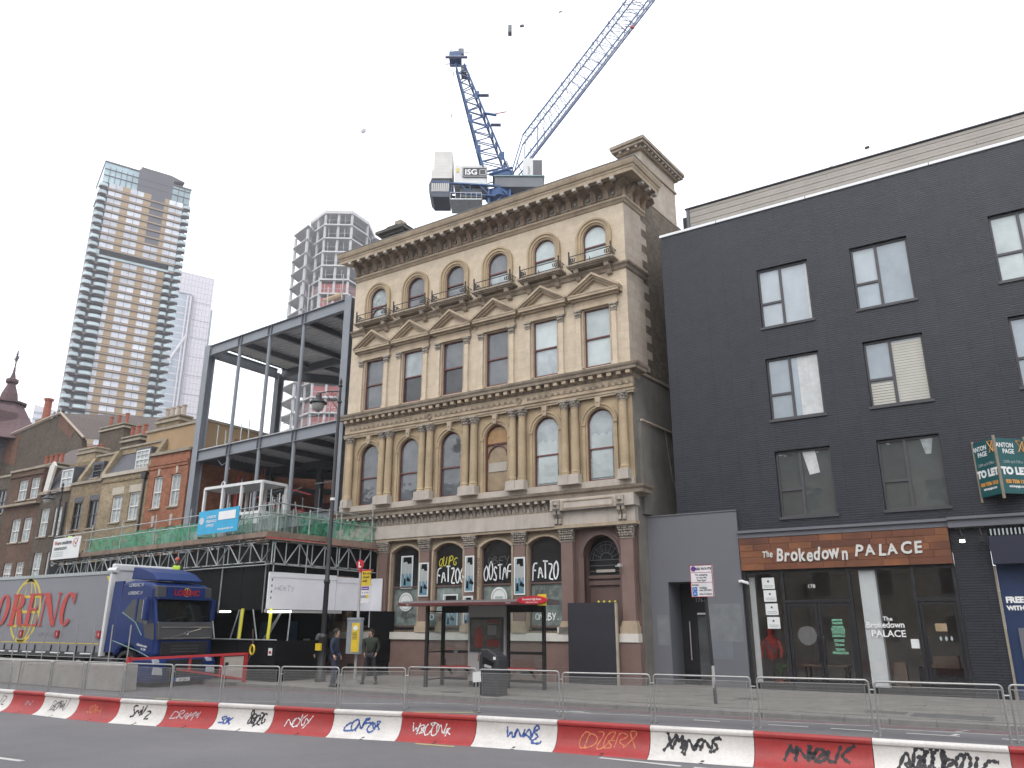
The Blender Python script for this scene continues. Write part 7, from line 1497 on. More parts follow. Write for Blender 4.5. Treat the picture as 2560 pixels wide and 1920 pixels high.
# yellow wire globe behind the letters
g = M(); gx, gz, ra, rb = -34.85, 2.6, 1.12, 1.24
def oval(r0, r1, a0, a1, n=24):
    for k in range(n):
        a, b = a0 + (a1 - a0) * k / n, a0 + (a1 - a0) * (k + 1) / n
        g.add([(gx + r0 * cos(a), 17.195, gz + rb * .94 * sin(a)), (gx + r0 * cos(b), 17.195, gz + rb * .94 * sin(b)), (gx + r1 * cos(b), 17.195, gz + rb * 1.03 * sin(b)), (gx + r1 * cos(a), 17.195, gz + rb * 1.03 * sin(a))], [(0, 1, 2, 3)])
oval(ra - .08, ra + .04, 0, 2 * pi, 32)
for q in (-.62, -.25, .25, .62): oval(ra * q - .035, ra * q + .035, -pi / 2, pi / 2, 16)
for z in (.55, -.05, -.6): w = ra * sqrt(1 - (z / rb) ** 2); g.add([(gx - w, 17.193, gz + z - .05), (gx + w, 17.193, gz + z - .05), (gx + w, 17.193, gz + z + .05), (gx - w, 17.193, gz + z + .05)], [(0, 1, 2, 3)])
build('globe_logo', g, 'globe_yellow', tr)
def serif(ch, x0, w, z0=2.0, h=1.27, sl=.14):
    T = .3 * w if ch not in 'N' else .2 * w; t = .09; P = []
    def bar(x, a=0., b=h, tw=None): tw = tw or T; P.append([(x, a), (x + tw, a), (x + tw, b), (x, b)])
    def srf(x, tw, z, e=.09): P.append([(x - e, z), (x + tw + e, z), (x + tw + e, z + .06), (x - e, z + .06)])
    if ch in 'OC':
        n = 24; a0, a1 = (0, 2 * pi) if ch == 'O' else (.75, 2 * pi - .7); g_ = []
        for i in range(n):
            a, b = a0 + (a1 - a0) * i / n, a0 + (a1 - a0) * (i + 1) / n
            f = lambda q, o: (w / 2 + (w / 2 if o else w / 2 - T) * cos(q), h / 2 + (h / 2 if o else h / 2 - .09) * sin(q)); P.append([f(a, 0), f(a, 1), f(b, 1), f(b, 0)])
        if ch == 'C': P.append([(w * .82, h * .66), (w * .95, h * .66), (w * .95, h), (w * .86, h)])
    if ch == 'R':
        bar(.08); srf(.08, T, 0); srf(.08, T, h - .06)
        for i in range(10):
            a, b = pi / 2 - pi * i / 10, pi / 2 - pi * (i + 1) / 10; c = (w * .42, h * .75); P.append([(c[0] + (w * .42) * cos(a), c[1] + .25 * h * sin(a)), (c[0] + (w * .42) * cos(b), c[1] + .25 * h * sin(b)), (c[0] + (w * .42 - T) * cos(b), c[1] + (.25 * h - .07) * sin(b)), (c[0] + (w * .42 - T) * cos(a), c[1] + (.25 * h - .07) * sin(a))])
        P.append([(.08, h - .07), (w * .42, h - .07), (w * .42, h), (.08, h)]); P.append([(.08, h * .5), (w * .42, h * .5), (w * .42, h * .5 + .07), (.08, h * .5 + .07)]); P.append([(w * .42, h * .5), (w * .42 + T, h * .52), (w + .02, 0), (w - T, 0)])
    if ch == 'E':
        bar(.08); srf(.08, T, 0); srf(.08, T, h - .06); P.append([(.1, 0), (w, 0), (w, .07), (.1, .07)]); P.append([(.1, h - .07), (w, h - .07), (w, h), (.1, h)]); P.append([(.1, h * .48), (w * .75, h * .48), (w * .75, h * .54), (.1, h * .54)])
        P.append([(w * .9, 0), (w + .03, 0), (w + .03, h * .3), (w, h * .3)]); P.append([(w * .9, h), (w + .03, h), (w + .03, h * .72), (w, h * .72)]); P.append([(w * .72, h * .4), (w * .8, h * .4), (w * .8, h * .62), (w * .72, h * .62)])
    if ch == 'N':
        bar(.12, tw=.09); bar(w - .2, tw=.09); P.append([(.02, h), (.02 + T * 1.6, h), (w - .11, 0), (w - .11 - T * .9, 0)]); srf(.12, .09, 0); srf(w - .2, .09, h - .06); srf(.0, .3, h - .06, .0)
    g = M()
    for k, p in enumerate(P):
        y = 17.17 - .0008 * k; g.add([(x0 + x + sl * (z / h) * 1.0, y, z0 + z) for x, z in p], [tuple(range(len(p)))])
    return build('trailer_letter', g, 'letter_red', tr)
for ch, x0, w in (('O', -37.25, 1.05), ('R', -36.08, 1.2), ('E', -34.8, 1.0), ('N', -33.68, 1.35), ('C', -32.22, .98)): serif(ch, x0, w)
# ================================================================== concrete blocks, panel fence, gate
for i in range(5):
    x0 = -35.4 + i * 2.1; x1 = x0 + 2.07
    labs = ['concrete block farthest left, partly out of the picture', 'second concrete block from the left beside the trailer', 'middle concrete block in the row below the trailer', 'concrete block second nearest the red gate', 'concrete block touching the red gate post']
    cb_ = thing('concrete_block', labs[i], 'concrete block', ((x0 + x1) / 2, 15.9, 0), 0, 'concrete blocks in a row beside the lorry')
    g = M(); g.prism([(15.66, 0), (15.7, .8), (15.74, .84), (16.1, .84), (16.14, .8), (16.18, 0)], 'x', x0, x1); build('block', g, 'concrete_block', cb_, bevel=.02)
    for k in (.35, 1.7): build('lifting_loop', M().path([(x0 + k - .05, 15.92, .84), (x0 + k - .05, 15.92, .9), (x0 + k + .05, 15.92, .9), (x0 + k + .05, 15.92, .84)], .012, 4), 'iron', cb_)
    tagging('graffiti', 'oz~'[i % 3] * 2, 'gate_red', cb_, lambda u, v, l: (u, 15.69 - l, v), x0 + .3, .62, .1, .1, .01, jit=.2)
hf = thing('panel_fence', 'row of thin grey temporary fence posts behind the concrete blocks, in front of the trailer', 'fence', (-30, 16.25, .0))
for k in range(9): utube('post', hf, 'galv_fence', (-34.4 + k * 1.08, 16.25, 0), (-34.45 + k * 1.08, 16.25, 2.05), .022)
utube('rail', hf, 'galv_fence', (-34.4, 16.25, .95), (-25.8, 16.25, .95), .012)
G0, G1 = Vector((-25.0, 15.85, 0)), Vector((-23.9, 19.6, 0)); gd_ = (G1 - G0)
gp = lambda t, z: tuple(G0 + gd_ * t + Vector((0, 0, z)))
gt = thing('steel_gate', 'red steel swing gate with a pale board panel standing open in front of the lorry', 'gate', tuple(G0))
ubeam('gate_post', gt, 'gate_red', gp(0, 0), gp(0, 1.05), .13); ubeam('top_rail', gt, 'gate_red', gp(0, .98), gp(1, 1.07), .08, .08); ubeam('brace', gt, 'gate_red', gp(.4, .62), gp(1, .22), .06); ubeam('gate_stile', gt, 'gate_red', gp(1, .12), gp(1, 1.1), .1); ubeam('gate_stile', gt, 'gate_red', gp(.78, .3), gp(.78, 1.05), .09); ubeam('gate_stile', gt, 'gate_red', gp(.5, .55), gp(.5, 1.0), .06)
ubeam('bottom_rail', gt, 'gate_red', gp(.78, .34), gp(1, .22), .07)
build('board_panel', M().add([gp(.8, .36), gp(.98, .26), gp(.98, 1.0), gp(.8, .98)], [(0, 1, 2, 3)]), 'plywood', gt); build('keyhole_plate', M().box(-24.1, -24.05, 18.9, 19.0, .7, .8), 'truck_black', gt)
# ================================================================== red and white road barriers
k5 = 1.0161
JX = [(-24.4, 10.5), (-22.95, 10.62), (-21.49, 10.68), (-20.18, 10.76), (-18.66, 10.74), (-17.15, 10.8), (-15.81, 11.03), (-14.53, 11.34), (-13.11, 11.58), (-11.63, 11.76), (-10.21, 12.09), (-8.69, 12.34), (-7.15, 12.55), (-5.53, 12.72), (-3.92, 12.95), (-2.26, 13.07), (-.58, 13.24), (1.1, 13.4)]
JX = [(x * k5, y * k5) for x, y in JX]
PF = [(0, .475), (-.02, .47), (-.03, .45), (-.03, .4), (-.005, .385), (0, .34), (.012, .27), (.035, .19), (.075, .12), (.13, .065), (.19, .03), (.24, .012), (.25, 0)]
PB = [(.105, .475), (.135, .45), (.135, .4), (.11, .385), (.12, .15), (.16, 0)]
PF2 = [(.03, .478)] + [(-o, z) for o, z in PF]     # + towards the back
PF2 = [(.05, .48), (.0, .475), (-.02, .455), (-.025, .43), (-.02, .405), (0, .39), (0, .33), (-.012, .27), (-.035, .19), (-.075, .12), (-.13, .065), (-.19, .03), (-.24, .012), (-.25, 0), (.16, 0), (.11, .2), (.1, .39), (.12, .405), (.125, .43), (.12, .455), (.1, .475)]
JN = []
for i, p in enumerate(JX):
    a = Vector(JX[max(i - 1, 0)]); b = Vector(JX[min(i + 1, len(JX) - 1)]); t = (b - a).normalized(); JN.append(Vector((-t.y, t.x, 0)))
TAGS = {3: [('JIN', 'spray_silver', .35, .16, .2, .13)], 4: [('BOHAU', 'spray_dim', .3, .12, .17, .22)], 5: [('SOXH', 'spray_orange', .3, .14, .17, .16)], 6: [('SMV Z', 'spray_black', .3, .12, .17, .2)], 7: [('DRAM~', 'spray_silver', .15, .12, .2, .17)],
        8: [('SOK', 'spray_blue', .08, .1, .14, .15), ('8BOZG', 'spray_black', .62, .12, .13, .24)], 9: [('NOKY', 'spray_white', .25, .12, .2, .2)], 10: [('CONFOX', 'spray_blue', .2, .12, .15, .2)], 11: [('WBOON*', 'spray_white', .15, .12, .17, .2)], 12: [('WNAB.', 'spray_blue', .4, .12, .19, .24)],
        13: [('CDZERX', 'spray_orange', .25, .1, .19, .24)], 14: [('XMINFNS', 'spray_black', .15, .12, .15, .2)], 15: [('MNWDLK', 'spray_black', .3, .1, .17, .23)], 16: [('ABOOKOIC', 'spray_black', .2, .1, .16, .24)], 2: [('LIZ', 'spray_dim', .6, .12, .2, .2)]}
def scrawl(s, mt_, par, fn, u0, v0, w, h, lw):
    """a fast sprayed word: letters run together, thick and thin, some drips"""
    rnd = random.Random(sum(map(ord, s)) + int(u0 * 50)); m = M(); u = u0; runs = []; cur = []
    for ch in s:
        if ch == ' ': u += w * .5; runs.append(cur); cur = []; continue
        hh = h * rnd.uniform(.75, 1.25); vv = v0 + rnd.uniform(-.12, .14) * h; ww = w * rnd.uniform(.75, 1.25)
        for st in GL.get(ch, []):
            q = [(u + (x + rnd.uniform(-.13, .13)) * ww + y * hh * .25, vv + (y + rnd.uniform(-.1, .1)) * hh) for x, y in st]
            if cur and rnd.random() < .62: cur += q
            else: runs.append(cur); cur = q
        u += ww * rnd.uniform(.75, 1.0)
    runs.append(cur)
    for rn in runs:
        if len(rn) < 2: continue
        p = _smooth(_smooth(rn)); pts = []
        for i, q in enumerate(p):
            a, b = p[max(i - 1, 0)], p[min(i + 1, len(p) - 1)]; dx, dy = b[0] - a[0], b[1] - a[1]; l = sqrt(dx * dx + dy * dy) or 1
            k = lw * .5 * (.55 + .75 * abs(sin(i * .31 + u0)))
            if i in (0, len(p) - 1): k *= .3
            pts.append((fn(q[0] - dy / l * k, q[1] + dx / l * k, .004), fn(q[0] + dy / l * k, q[1] - dx / l * k, .004)))
        m.add([x for pr in pts for x in pr], [(2 * i, 2 * i + 1, 2 * i + 3, 2 * i + 2) for i in range(len(pts) - 1)])
    return build('graffiti', m, mt_, par)
DESC = {1: 'leftmost red road barrier, mostly outside the picture', 2: 'white barrier at the left picture edge with dim black tag', 3: 'small red barrier with a faint silver JIN tag, left end', 4: 'white barrier with the dim BOHAU tag, left part of the row', 5: 'red barrier with a faint orange SOXH tag', 6: 'white barrier with black SMV scrawl below the lorry gate', 7: 'red barrier with silver DRAM tag',
        8: 'white barrier with a blue SOK and a dense black tag', 9: 'red barrier with white NOKY tag', 10: 'white barrier with blue CONFOX tag below the timetable pole', 11: 'red barrier with white BOON and star tag', 12: 'white barrier with bold blue tag below the litter bin', 13: 'red barrier scratched with thin orange lines', 14: 'white barrier with spiky black MINFN tag', 15: 'red barrier with black jagged tag near the right', 16: 'white barrier with large rounded black tag, right end of the row', 17: 'red barrier cut off by the right picture edge'}
for i in range(1, len(JX) - 1 + 1):
    if i >= len(JX): break
    a = Vector((*JX[i - 1], 0)); b = Vector((*JX[i], 0)); na, nb = JN[i - 1], JN[i]; t = (b - a).normalized(); L = (b - a).length; red = i % 2 == 1
    o = thing('road_barrier', DESC[i], 'barrier', tuple((a + b) / 2), 0, 'red and white barriers along the road')
    m = M(); n = len(PF2); ns = 6; vs = []
    e0 = .006 / L
    for s in range(ns + 1):
        f = e0 + (1 - 2 * e0) * s / ns; p = a.lerp(b, f); nn = na.lerp(nb, f).normalized()
        for o_, z in PF2: vs.append(p + nn * o_ + Vector((0, 0, z)))
    m.add(vs, [tuple(range(n)), tuple(range((ns + 1) * n - 1, ns * n - 1, -1))] + [(s * n + k, (s + 1) * n + k, (s + 1) * n + (k + 1) % n, s * n + (k + 1) % n) for s in range(ns) for k in range(n)])
    build('body', m, 'barrier_red' if red else 'barrier_white', o, True)
    prof = [(0, .39), (0, .33), (-.012, .27), (-.035, .19), (-.075, .12), (-.13, .065), (-.19, .03)]
    def bf(u, v, l, a=a, b=b, na=na, nb=nb, L=L):
        f = min(max(u / L, -.02), 1.02); p = a + (b - a) * f; nn = na.lerp(nb, f).normalized(); v = min(max(v, .031), .389)
        for (o1, z1), (o2, z2) in zip(prof, prof[1:]):
            if z2 <= v <= z1:
                k = (z1 - v) / (z1 - z2); oo = o1 + (o2 - o1) * k; dz = z1 - z2; do = o1 - o2; q = sqrt(dz * dz + do * do); return tuple(p + nn * (oo - l * dz / q) + Vector((0, 0, v + l * do / q)))
        return tuple(p + Vector((0, 0, v)))
    f = .52; p = a.lerp(b, f); nn = na.lerp(nb, f).normalized(); q = lambda u, o_, z: tuple(p + t * u + nn * o_ + Vector((0, 0, z)))
    build('drain_slot', M().add([q(-.03, -.253, .004), q(.03, -.253, .004), q(.045, -.185, .036), (q(.0, -.185, .036)), q(-.03, -.25, .0), q(.03, -.25, 0), q(.045, -.17, .02), q(.0, -.17, .02)], [(0, 1, 2, 3), (0, 4, 5, 1), (1, 5, 6, 2), (2, 6, 7, 3), (3, 7, 4, 0)]), 'truck_black', o)
    for s, mt_, u0, v0, w, h in TAGS.get(i, []):
        scrawl(s, mt_, o, bf, u0 * L * .9, v0, w * L / 1.7, h, .042 if mt_ == 'spray_black' and i > 13 else .03 if mt_ in ('spray_black', 'spray_blue') else .018)
# ================================================================== mesh fence panels
FP = [(-27.9, 12.9, -26.6, 13.05), (-26.28, 13.12, -25.2, 13.47)]
FP += [(-25.15, 13.50, -23.78, 13.69), (-23.73, 13.73, -22.29, 14.00), (-21.97, 13.87, -20.18, 14.11), (-20.15, 14.13, -18.43, 14.38), (-18.37, 14.42, -16.99, 15.07), (-16.95, 15.10, -15.37, 15.61), (-15.31, 15.65, -13.81, 16.40), (-14.04, 16.80, -12.18, 17.24), (-11.86, 16.93, -9.82, 17.33), (-9.46, 16.87, -7.49, 17.35), (-7.42, 17.39, -5.32, 17.63), (-5.20, 17.71, -3.06, 18.09), (-2.89, 17.71, -0.73, 17.96), (-.62, 18.1, 1.5, 18.3)]
g = M(); w_ = .0019
for k in range(150): x = (k + .5) / 150; g.add([(x - w_ / 2, 0, .14), (x + w_ / 2, 0, .14), (x + w_ / 2, 0, .915), (x - w_ / 2, 0, .915)], [(0, 1, 2, 3)])
for k in range(13): z = .14 + .775 * k / 12; g.add([(0, 0, z - .0015), (1, 0, z - .0015), (1, 0, z + .0015), (0, 0, z + .0015)], [(0, 1, 2, 3)])
infm = g.mesh('mesh_infill', 'galv_fence')
FD = ['mesh fence panel at the far left picture edge', 'mesh fence panel in front of the second concrete block', 'mesh fence panel in front of the middle concrete block', 'narrow mesh fence panel in front of the concrete blocks, left of the lorry wheel', 'mesh fence panel in front of the last concrete block by the red gate', 'mesh fence panel in front of the lorry headlight', 'mesh fence panel in front of the lorry number plate', 'mesh fence panel in front of the low black hoarding',
      'mesh fence panel in front of the lamp post and man in blue', 'mesh fence panel in front of the timetable pole and man in green', 'mesh fence panel in front of the left half of the bus shelter', 'mesh fence panel in front of the litter bin', 'mesh fence panel in front of the boarded bank doorway', 'mesh fence panel in front of the red route sign post', 'mesh fence panel in front of the shop double doors', 'mesh fence panel in front of the white shop column', 'mesh fence panel cut by the right picture edge']
R6 = random.Random(2)
for i, (x0, y0, x1, y1) in enumerate(FP):
    o = thing('fence_panel', FD[i], 'fence panel', ((x0 + x1) / 2, (y0 + y1) / 2, 0), 0, 'mesh fence panels behind the barriers'); a, b = Vector((x0, y0, 0)), Vector((x1, y1, 0)); t = (b - a).normalized(); L = (b - a).length
    r = .02; c = .07; pts = [a + Vector((0, 0, .0)), a + Vector((0, 0, 1 - c))] + [a + t * (c - c * cos(q)) + Vector((0, 0, 1 - c + c * sin(q))) for q in (pi / 8, pi / 4, 3 * pi / 8, pi / 2)] + [b - t * (c - c * cos(q)) + Vector((0, 0, 1 - c + c * sin(q))) for q in (pi / 2, 3 * pi / 8, pi / 4, pi / 8)] + [b + Vector((0, 0, 1 - c)), b]
    build('tube_frame', M().path(pts, r, 8), 'galv_fence', o, True)
    mt = Matrix((t, Vector((-t.y, t.x, 0)), Vector((0, 0, 1)))).transposed().to_4x4(); mt.translation = a + t * .075; inst('mesh_infill', infm, o, None, mtx=mt @ Matrix.Diagonal((L - .15, 1, 1, 1)))['kind'] = 'stuff'
    for u in (.075, L - .075): p = a + t * u; utube('infill_edge', o, 'galv_fence', p + Vector((0, 0, .14)), p + Vector((0, 0, .915)), .005)
    for z in (.14, .915): utube('infill_edge', o, 'galv_fence', a + t * .02 + Vector((0, 0, z)), b - t * .02 + Vector((0, 0, z)), .005)
    utube('coupling_clip', o, 'galv_fence', b + Vector((0, 0, .82)), b + t * .1 + Vector((0, 0, .82)), .014); utube('foot_plate', o, 'galv_fence', a + Vector((-.12 * t.y, .12 * t.x, .01)), a - Vector((-.12 * t.y, .12 * t.x, -.01)), .02); utube('foot_plate', o, 'galv_fence', b + Vector((-.12 * t.y, .12 * t.x, .01)), b - Vector((-.12 * t.y, .12 * t.x, -.01)), .02)
nf = thing('cable_note', 'small white paper wrapped on the fence joint in front of the litter bin', 'notice', (-11.85, 16.85, .72)); build('paper', M().prism([(-11.98, .7), (-11.74, .72), (-11.76, .96), (-11.99, .93)], 'y', 16.82, 16.84), 'poster_white', nf)
# ================================================================== lamp posts
def lamp(x, y, h, lab, side=-1.2, parts=True):
    o = thing('street_lamp', lab, 'street lamp', (x, y, .11), 0, 'old style black street lamps')
    build('base', M().lathe([(.2, .1), (.2, .35), (.16, .4), (.15, 1.55), (.17, 1.6), (.17, 1.66), (.11, 1.75)], (x, y, 0), 12), 'post_black', o, True)
    build('pole', M().lathe([(.1, 1.7), (.095, 3.5), (.12, 3.55), (.12, 3.62), (.085, 3.7), (.06, h - 1), (.09, h - .97), (.09, h - .9), (.055, h - .86), (.05, h - .3)], (x, y, 0), 12), 'post_black', o, True)
    build('finial', M().lathe([(.07, 0), (.09, .05), (.04, .12), (.07, .2), (.0, .42)], (x, y, h - .32), 8), 'post_black', o, True)
    g = M(); z = h - .5; g.path([(x, y, z), (x + side * .5, y, z + .1), (x + side, y, z + .12)], .025, 6); g.path([(x, y, z - .8), (x + side * .3, y, z - .4), (x + side * .7, y, z + .05)], .018, 6)
    for k in range(3): g.path([(x + side * (.14 + .12 * k) + .07 * (1 - .2 * k) * cos(a), y, z - .25 + .12 * k + .07 * sin(a)) for a in [j * .8 for j in range(8)]], .012, 4)
    build('bracket_arm', g, 'post_black', o)
    lx = x + side; l = build('lantern', M().lathe([(.05, .15), (.09, .1), (.13, .0), (.13, -.08), (.17, -.12), (.24, -.2), (.36, -.27), (.36, -.31), (.2, -.32)], (lx, y, z), 14), 'post_black', o, True); build('lamp_bowl', M().lathe([(.25, -.32), (.26, -.42), (.2, -.56), (.08, -.66), (0, -.68)], (lx, y, z), 14), 'lamp_glass', l, True)
    return o
lm = lamp(-21.87, 21.3, 11.45, 'tall black ornate lamp post in front of the white hoarding')
build('yellow_label', M().box(-21.98, -21.72, 21.05, 21.12, 1.18, 1.42), 'flag_yellow', lm); g = M(); g.tube((-21.8, 21.2, 2.6), (-21.75, 21.1, 2.6), .02); build('cable_band', M().lathe([(.1, 6.6), (.1, 6.7)], (-21.87, 21.3, 0), 10), 'truck_white', lm)
l2 = lamp(-46.9, 24.0, 10.0, 'distant black lamp post in front of the yellow brick houses', -1.4)
# ================================================================== bus stop
bs = thing('bus_stop_sign', 'bus stop pole with a red L disc and yellow route panels', 'bus stop', (-20.1, 21.2, .11))
build('pole', M().tube((-20.1, 21.2, .12), (-20.12, 21.2, 4.0), .05, 10), 'pole_grey', bs, True); build('base_dome', M().lathe([(.32, .115), (.28, .17), (.12, .25), (.06, .27)], (-20.1, 21.2, 0), 14), 'kerb_stone', bs, True)
dsc = build('stop_disc', M().lathe([(.17, 0), (.17, .03)], (0, 0, 0), 20).xform(Matrix.Translation((-20.12, 21.18, 4.14)) @ Matrix.Rotation(pi / 2, 4, 'X')), 'flag_red', bs); build('red_collar', M().tube((-20.12, 21.2, 3.85), (-20.12, 21.2, 4.0), .056, 10), 'flag_red', bs); text('lettering', 'L', .26, 'white_print', dsc, (-20.12, 21.14, 4.04), (1, 0, 0), (0, 0, 1), .003, .01)
fp_ = build('flag_panel', M().box(-20.02, -19.6, 21.17, 21.2, 3.38, 3.93), 'flag_yellow', bs); build('flag_edge', M().box(-20.03, -19.58, 21.165, 21.205, 3.9, 3.95), 'flag_red', fp_)
for s, z in (('Bus stop', 3.78), ('closed', 3.65), ('until', 3.52)): text('lettering', s, .12, 'truck_black', fp_, (-19.97, 21.165, z), (1, 0, 0), (0, 0, 1), .001, .002, 'LEFT')
rp = build('route_panel', M().box(-20.02, -19.62, 21.17, 21.2, 2.8, 3.375), 'sign_white', bs); build('panel_header', M().box(-20.0, -19.64, 21.16, 21.17, 3.24, 3.36), 'sign_purple', rp); text('lettering', 'Shoreditch', .075, 'white_print', rp, (-19.82, 21.155, 3.27), (1, 0, 0), (0, 0, 1), .001)
build('blue_box', M().box(-20.0, -19.75, 21.16, 21.17, 2.98, 3.06), 'win_cool', rp); build('yellow_box', M().box(-19.75, -19.64, 21.16, 21.17, 2.96, 3.08), 'flag_yellow', rp)
for k, s in enumerate(('35', '47', '149')): text('lettering', s, .08, 'frame_grey', rp, (-19.94 + k * .12, 21.155, 3.12), (1, 0, 0), (0, 0, 1), .001)
tc = build('timetable_case', M().prism([(-20.42, 21.0), (-20.12, 20.92), (-19.8, 21.02), (-19.8, 21.16), (-20.42, 21.2)], 'z', 1.1, 2.22), 'case_grey', bs); build('case_cap', M().prism([(-20.43, 20.99), (-20.12, 20.9), (-19.79, 21.0), (-19.79, 21.17), (-20.43, 21.21)], 'z', 2.22, 2.3), 'case_grey', bs)
yn = build('yellow_notice', M().add([(-20.1, 20.915, 1.16), (-19.82, 21.0, 1.16), (-19.82, 21.0, 2.12), (-20.1, 20.915, 2.12)], [(0, 1, 2, 3)]), 'flag_yellow', bs)
build('notice_disc', M().lathe([(.09, 0), (.09, .004)], (0, 0, 0), 16).xform(Matrix.Translation((-19.96, 20.945, 1.95)) @ Matrix.Rotation(radians(17), 4, 'Z') @ Matrix.Rotation(pi / 2, 4, 'X')), 'poster_white', yn)
for k in range(5): build('print_line', M().add([(-20.07, 20.918 - .0, 1.78 - k * .05), (-19.9, 20.97, 1.78 - k * .05), (-19.9, 20.97, 1.8 - k * .05), (-20.07, 20.918, 1.8 - k * .05)], [(0, 1, 2, 3)]), 'frame_grey', yn)
sh = thing('bus_shelter', 'black and red bus shelter with glass walls, bench and advertising panel', 'bus shelter', (-15.5, 21.9, .11))
g = M(); g.prism([(20.95, 2.66), (20.93, 2.72), (21.0, 2.79), (21.8, 2.86), (22.6, 2.82), (22.65, 2.74), (22.6, 2.68)], 'x', -18.0, -12.75); build('roof', g, 'shelter_roof', sh); build('roof_edge', M().box(-18.02, -12.73, 20.9, 20.93, 2.66, 2.75), 'shelter_edge', sh); build('roof_edge', M().prism([(20.93, 2.66), (20.93, 2.78), (21.8, 2.84), (22.6, 2.8), (22.6, 2.68)], 'x', -18.06, -18.0), 'shelter_edge', sh)
for p in ((-17.06, 21.3), (-17.25, 22.42), (-13.22, 22.42)): build('post', M().box(p[0] - .05, p[0] + .05, p[1] - .05, p[1] + .05, .12, 2.7), 'shelter_black', sh)
build('post', M().box(-14.6, -14.52, 22.38, 22.46, .12, 2.7), 'shelter_black', sh)
for a, b, zs in ((-17.2, -16.12, (.35, 1.2, 2.5)), (-14.52, -13.27, (.35, 1.2, 2.5))):
    for z in zs: build('rail', M().box(a, b, 22.4, 22.44, z - .045, z + .045), 'shelter_black', sh)
    for z0, z1 in ((.42, 1.15), (1.25, 2.45)): ubox('back_pane', sh, 'shelter_glass', a, b, 22.415, 22.425, z0, z1)
for z in (.35, 1.2, 2.5): ubeam('rail', sh, 'shelter_black', (-17.06, 21.35, z), (-17.25, 22.4, z), .04, .08)
for z0, z1 in ((.42, 1.15), (1.25, 2.45)): build('end_pane', M().add([(-17.06, 21.35, z0), (-17.25, 22.38, z0), (-17.25, 22.38, z1), (-17.06, 21.35, z1)], [(0, 1, 2, 3)]), 'shelter_glass', sh)
build('header', M().box(-17.2, -16.12, 22.36, 22.4, 2.5, 2.68), 'shelter_black', sh); build('header', M().box(-14.5, -13.27, 22.36, 22.4, 2.5, 2.68), 'shelter_black', sh)
adp = build('advert_panel', M().box(-16.1, -14.62, 22.3, 22.5, .3, 2.7), 'panel_grey', sh); build('advert_foot', M().box(-16.05, -14.67, 22.33, 22.47, .12, .3), 'shelter_black', sh); build('poster_frame', M().box(-16.02, -14.68, 22.28, 22.3, 1.2, 2.3), 'frame_grey', adp)
build('poster', M().box(-15.96, -14.74, 22.27, 22.28, 1.26, 2.24), 'poster_mix', adp); build('poster_glass', M().box(-15.96, -14.74, 22.262, 22.268, 1.26, 2.24), 'shelter_glass', adp); build('poster_print', M().box(-15.3, -14.8, 22.264, 22.27, 2.12, 2.22), 'gate_red', adp); build('poster_print', M().box(-15.3, -14.85, 22.264, 22.27, 1.38, 1.6), 'gate_red', adp); build('poster_print', M().box(-15.3, -14.95, 22.264, 22.27, 1.75, 2.05), 'panel_grey', adp); build('poster_print', M().prism([(-15.8, 1.35), (-15.5, 1.35), (-15.48, 1.7), (-15.56, 2.0), (-15.7, 2.0), (-15.8, 1.7)], 'y', 22.264, 22.27), 'letter_red', adp)
for a, b in ((-16.95, -15.9), (-14.6, -13.4)):
    bn = build('bench', M().box(a, b, 21.95, 22.2, .7, .76), 'shelter_red', sh); 
    for x in (a + .15, b - .15): build('bench_bracket', M().prism([(21.98, .7), (22.2, .7), (22.38, .55), (22.38, .45), (22.15, .62)], 'x', x - .02, x + .02), 'shelter_black', bn)
g = M(); g.path([(-16.95, 22.0, .76), (-17.0, 22.0, .95), (-16.9, 22.0, 1.02), (-16.8, 22.0, .95), (-16.82, 22.0, .76)], .015, 5); build('armrest', g, 'shelter_black', sh); build('blue_sticker', M().box(-16.75, -16.6, 22.38, 22.395, 1.16, 1.23), 'win_cool', sh)
sg = build('oval_sign', M().lathe([(.5, 0), (.52, .02), (.5, .04)], (0, 0, 0), 28).xform(Matrix.Translation((-12.72, 20.9, 2.78)) @ Matrix.Diagonal((1.06, 1, .24, 1)) @ Matrix.Rotation(pi / 2, 4, 'X')), 'flag_red', sh); text('lettering', 'Shoreditch High Street', .085, 'white_print', sg, (-12.72, 20.855, 2.78), (1, 0, 0), (0, 0, 1), .001, .001, xs=.85); text('lettering', 'Bethnal Green Road', .06, 'white_print', sg, (-12.72, 20.855, 2.7), (1, 0, 0), (0, 0, 1), .001, xs=.85)
build('yellow_sticker', M().box(-12.55, -12.25, 20.92, 20.94, 2.62, 2.95), 'flag_yellow', sh); text('lettering', '35 47 78', .05, 'white_print', sh, (-13.6, 20.89, 2.69), (1, 0, 0), (0, 0, 1), .001); text('lettering', 'Stop L', .05, 'white_print', sh, (-17.6, 20.89, 2.69), (1, 0, 0), (0, 0, 1), .001)
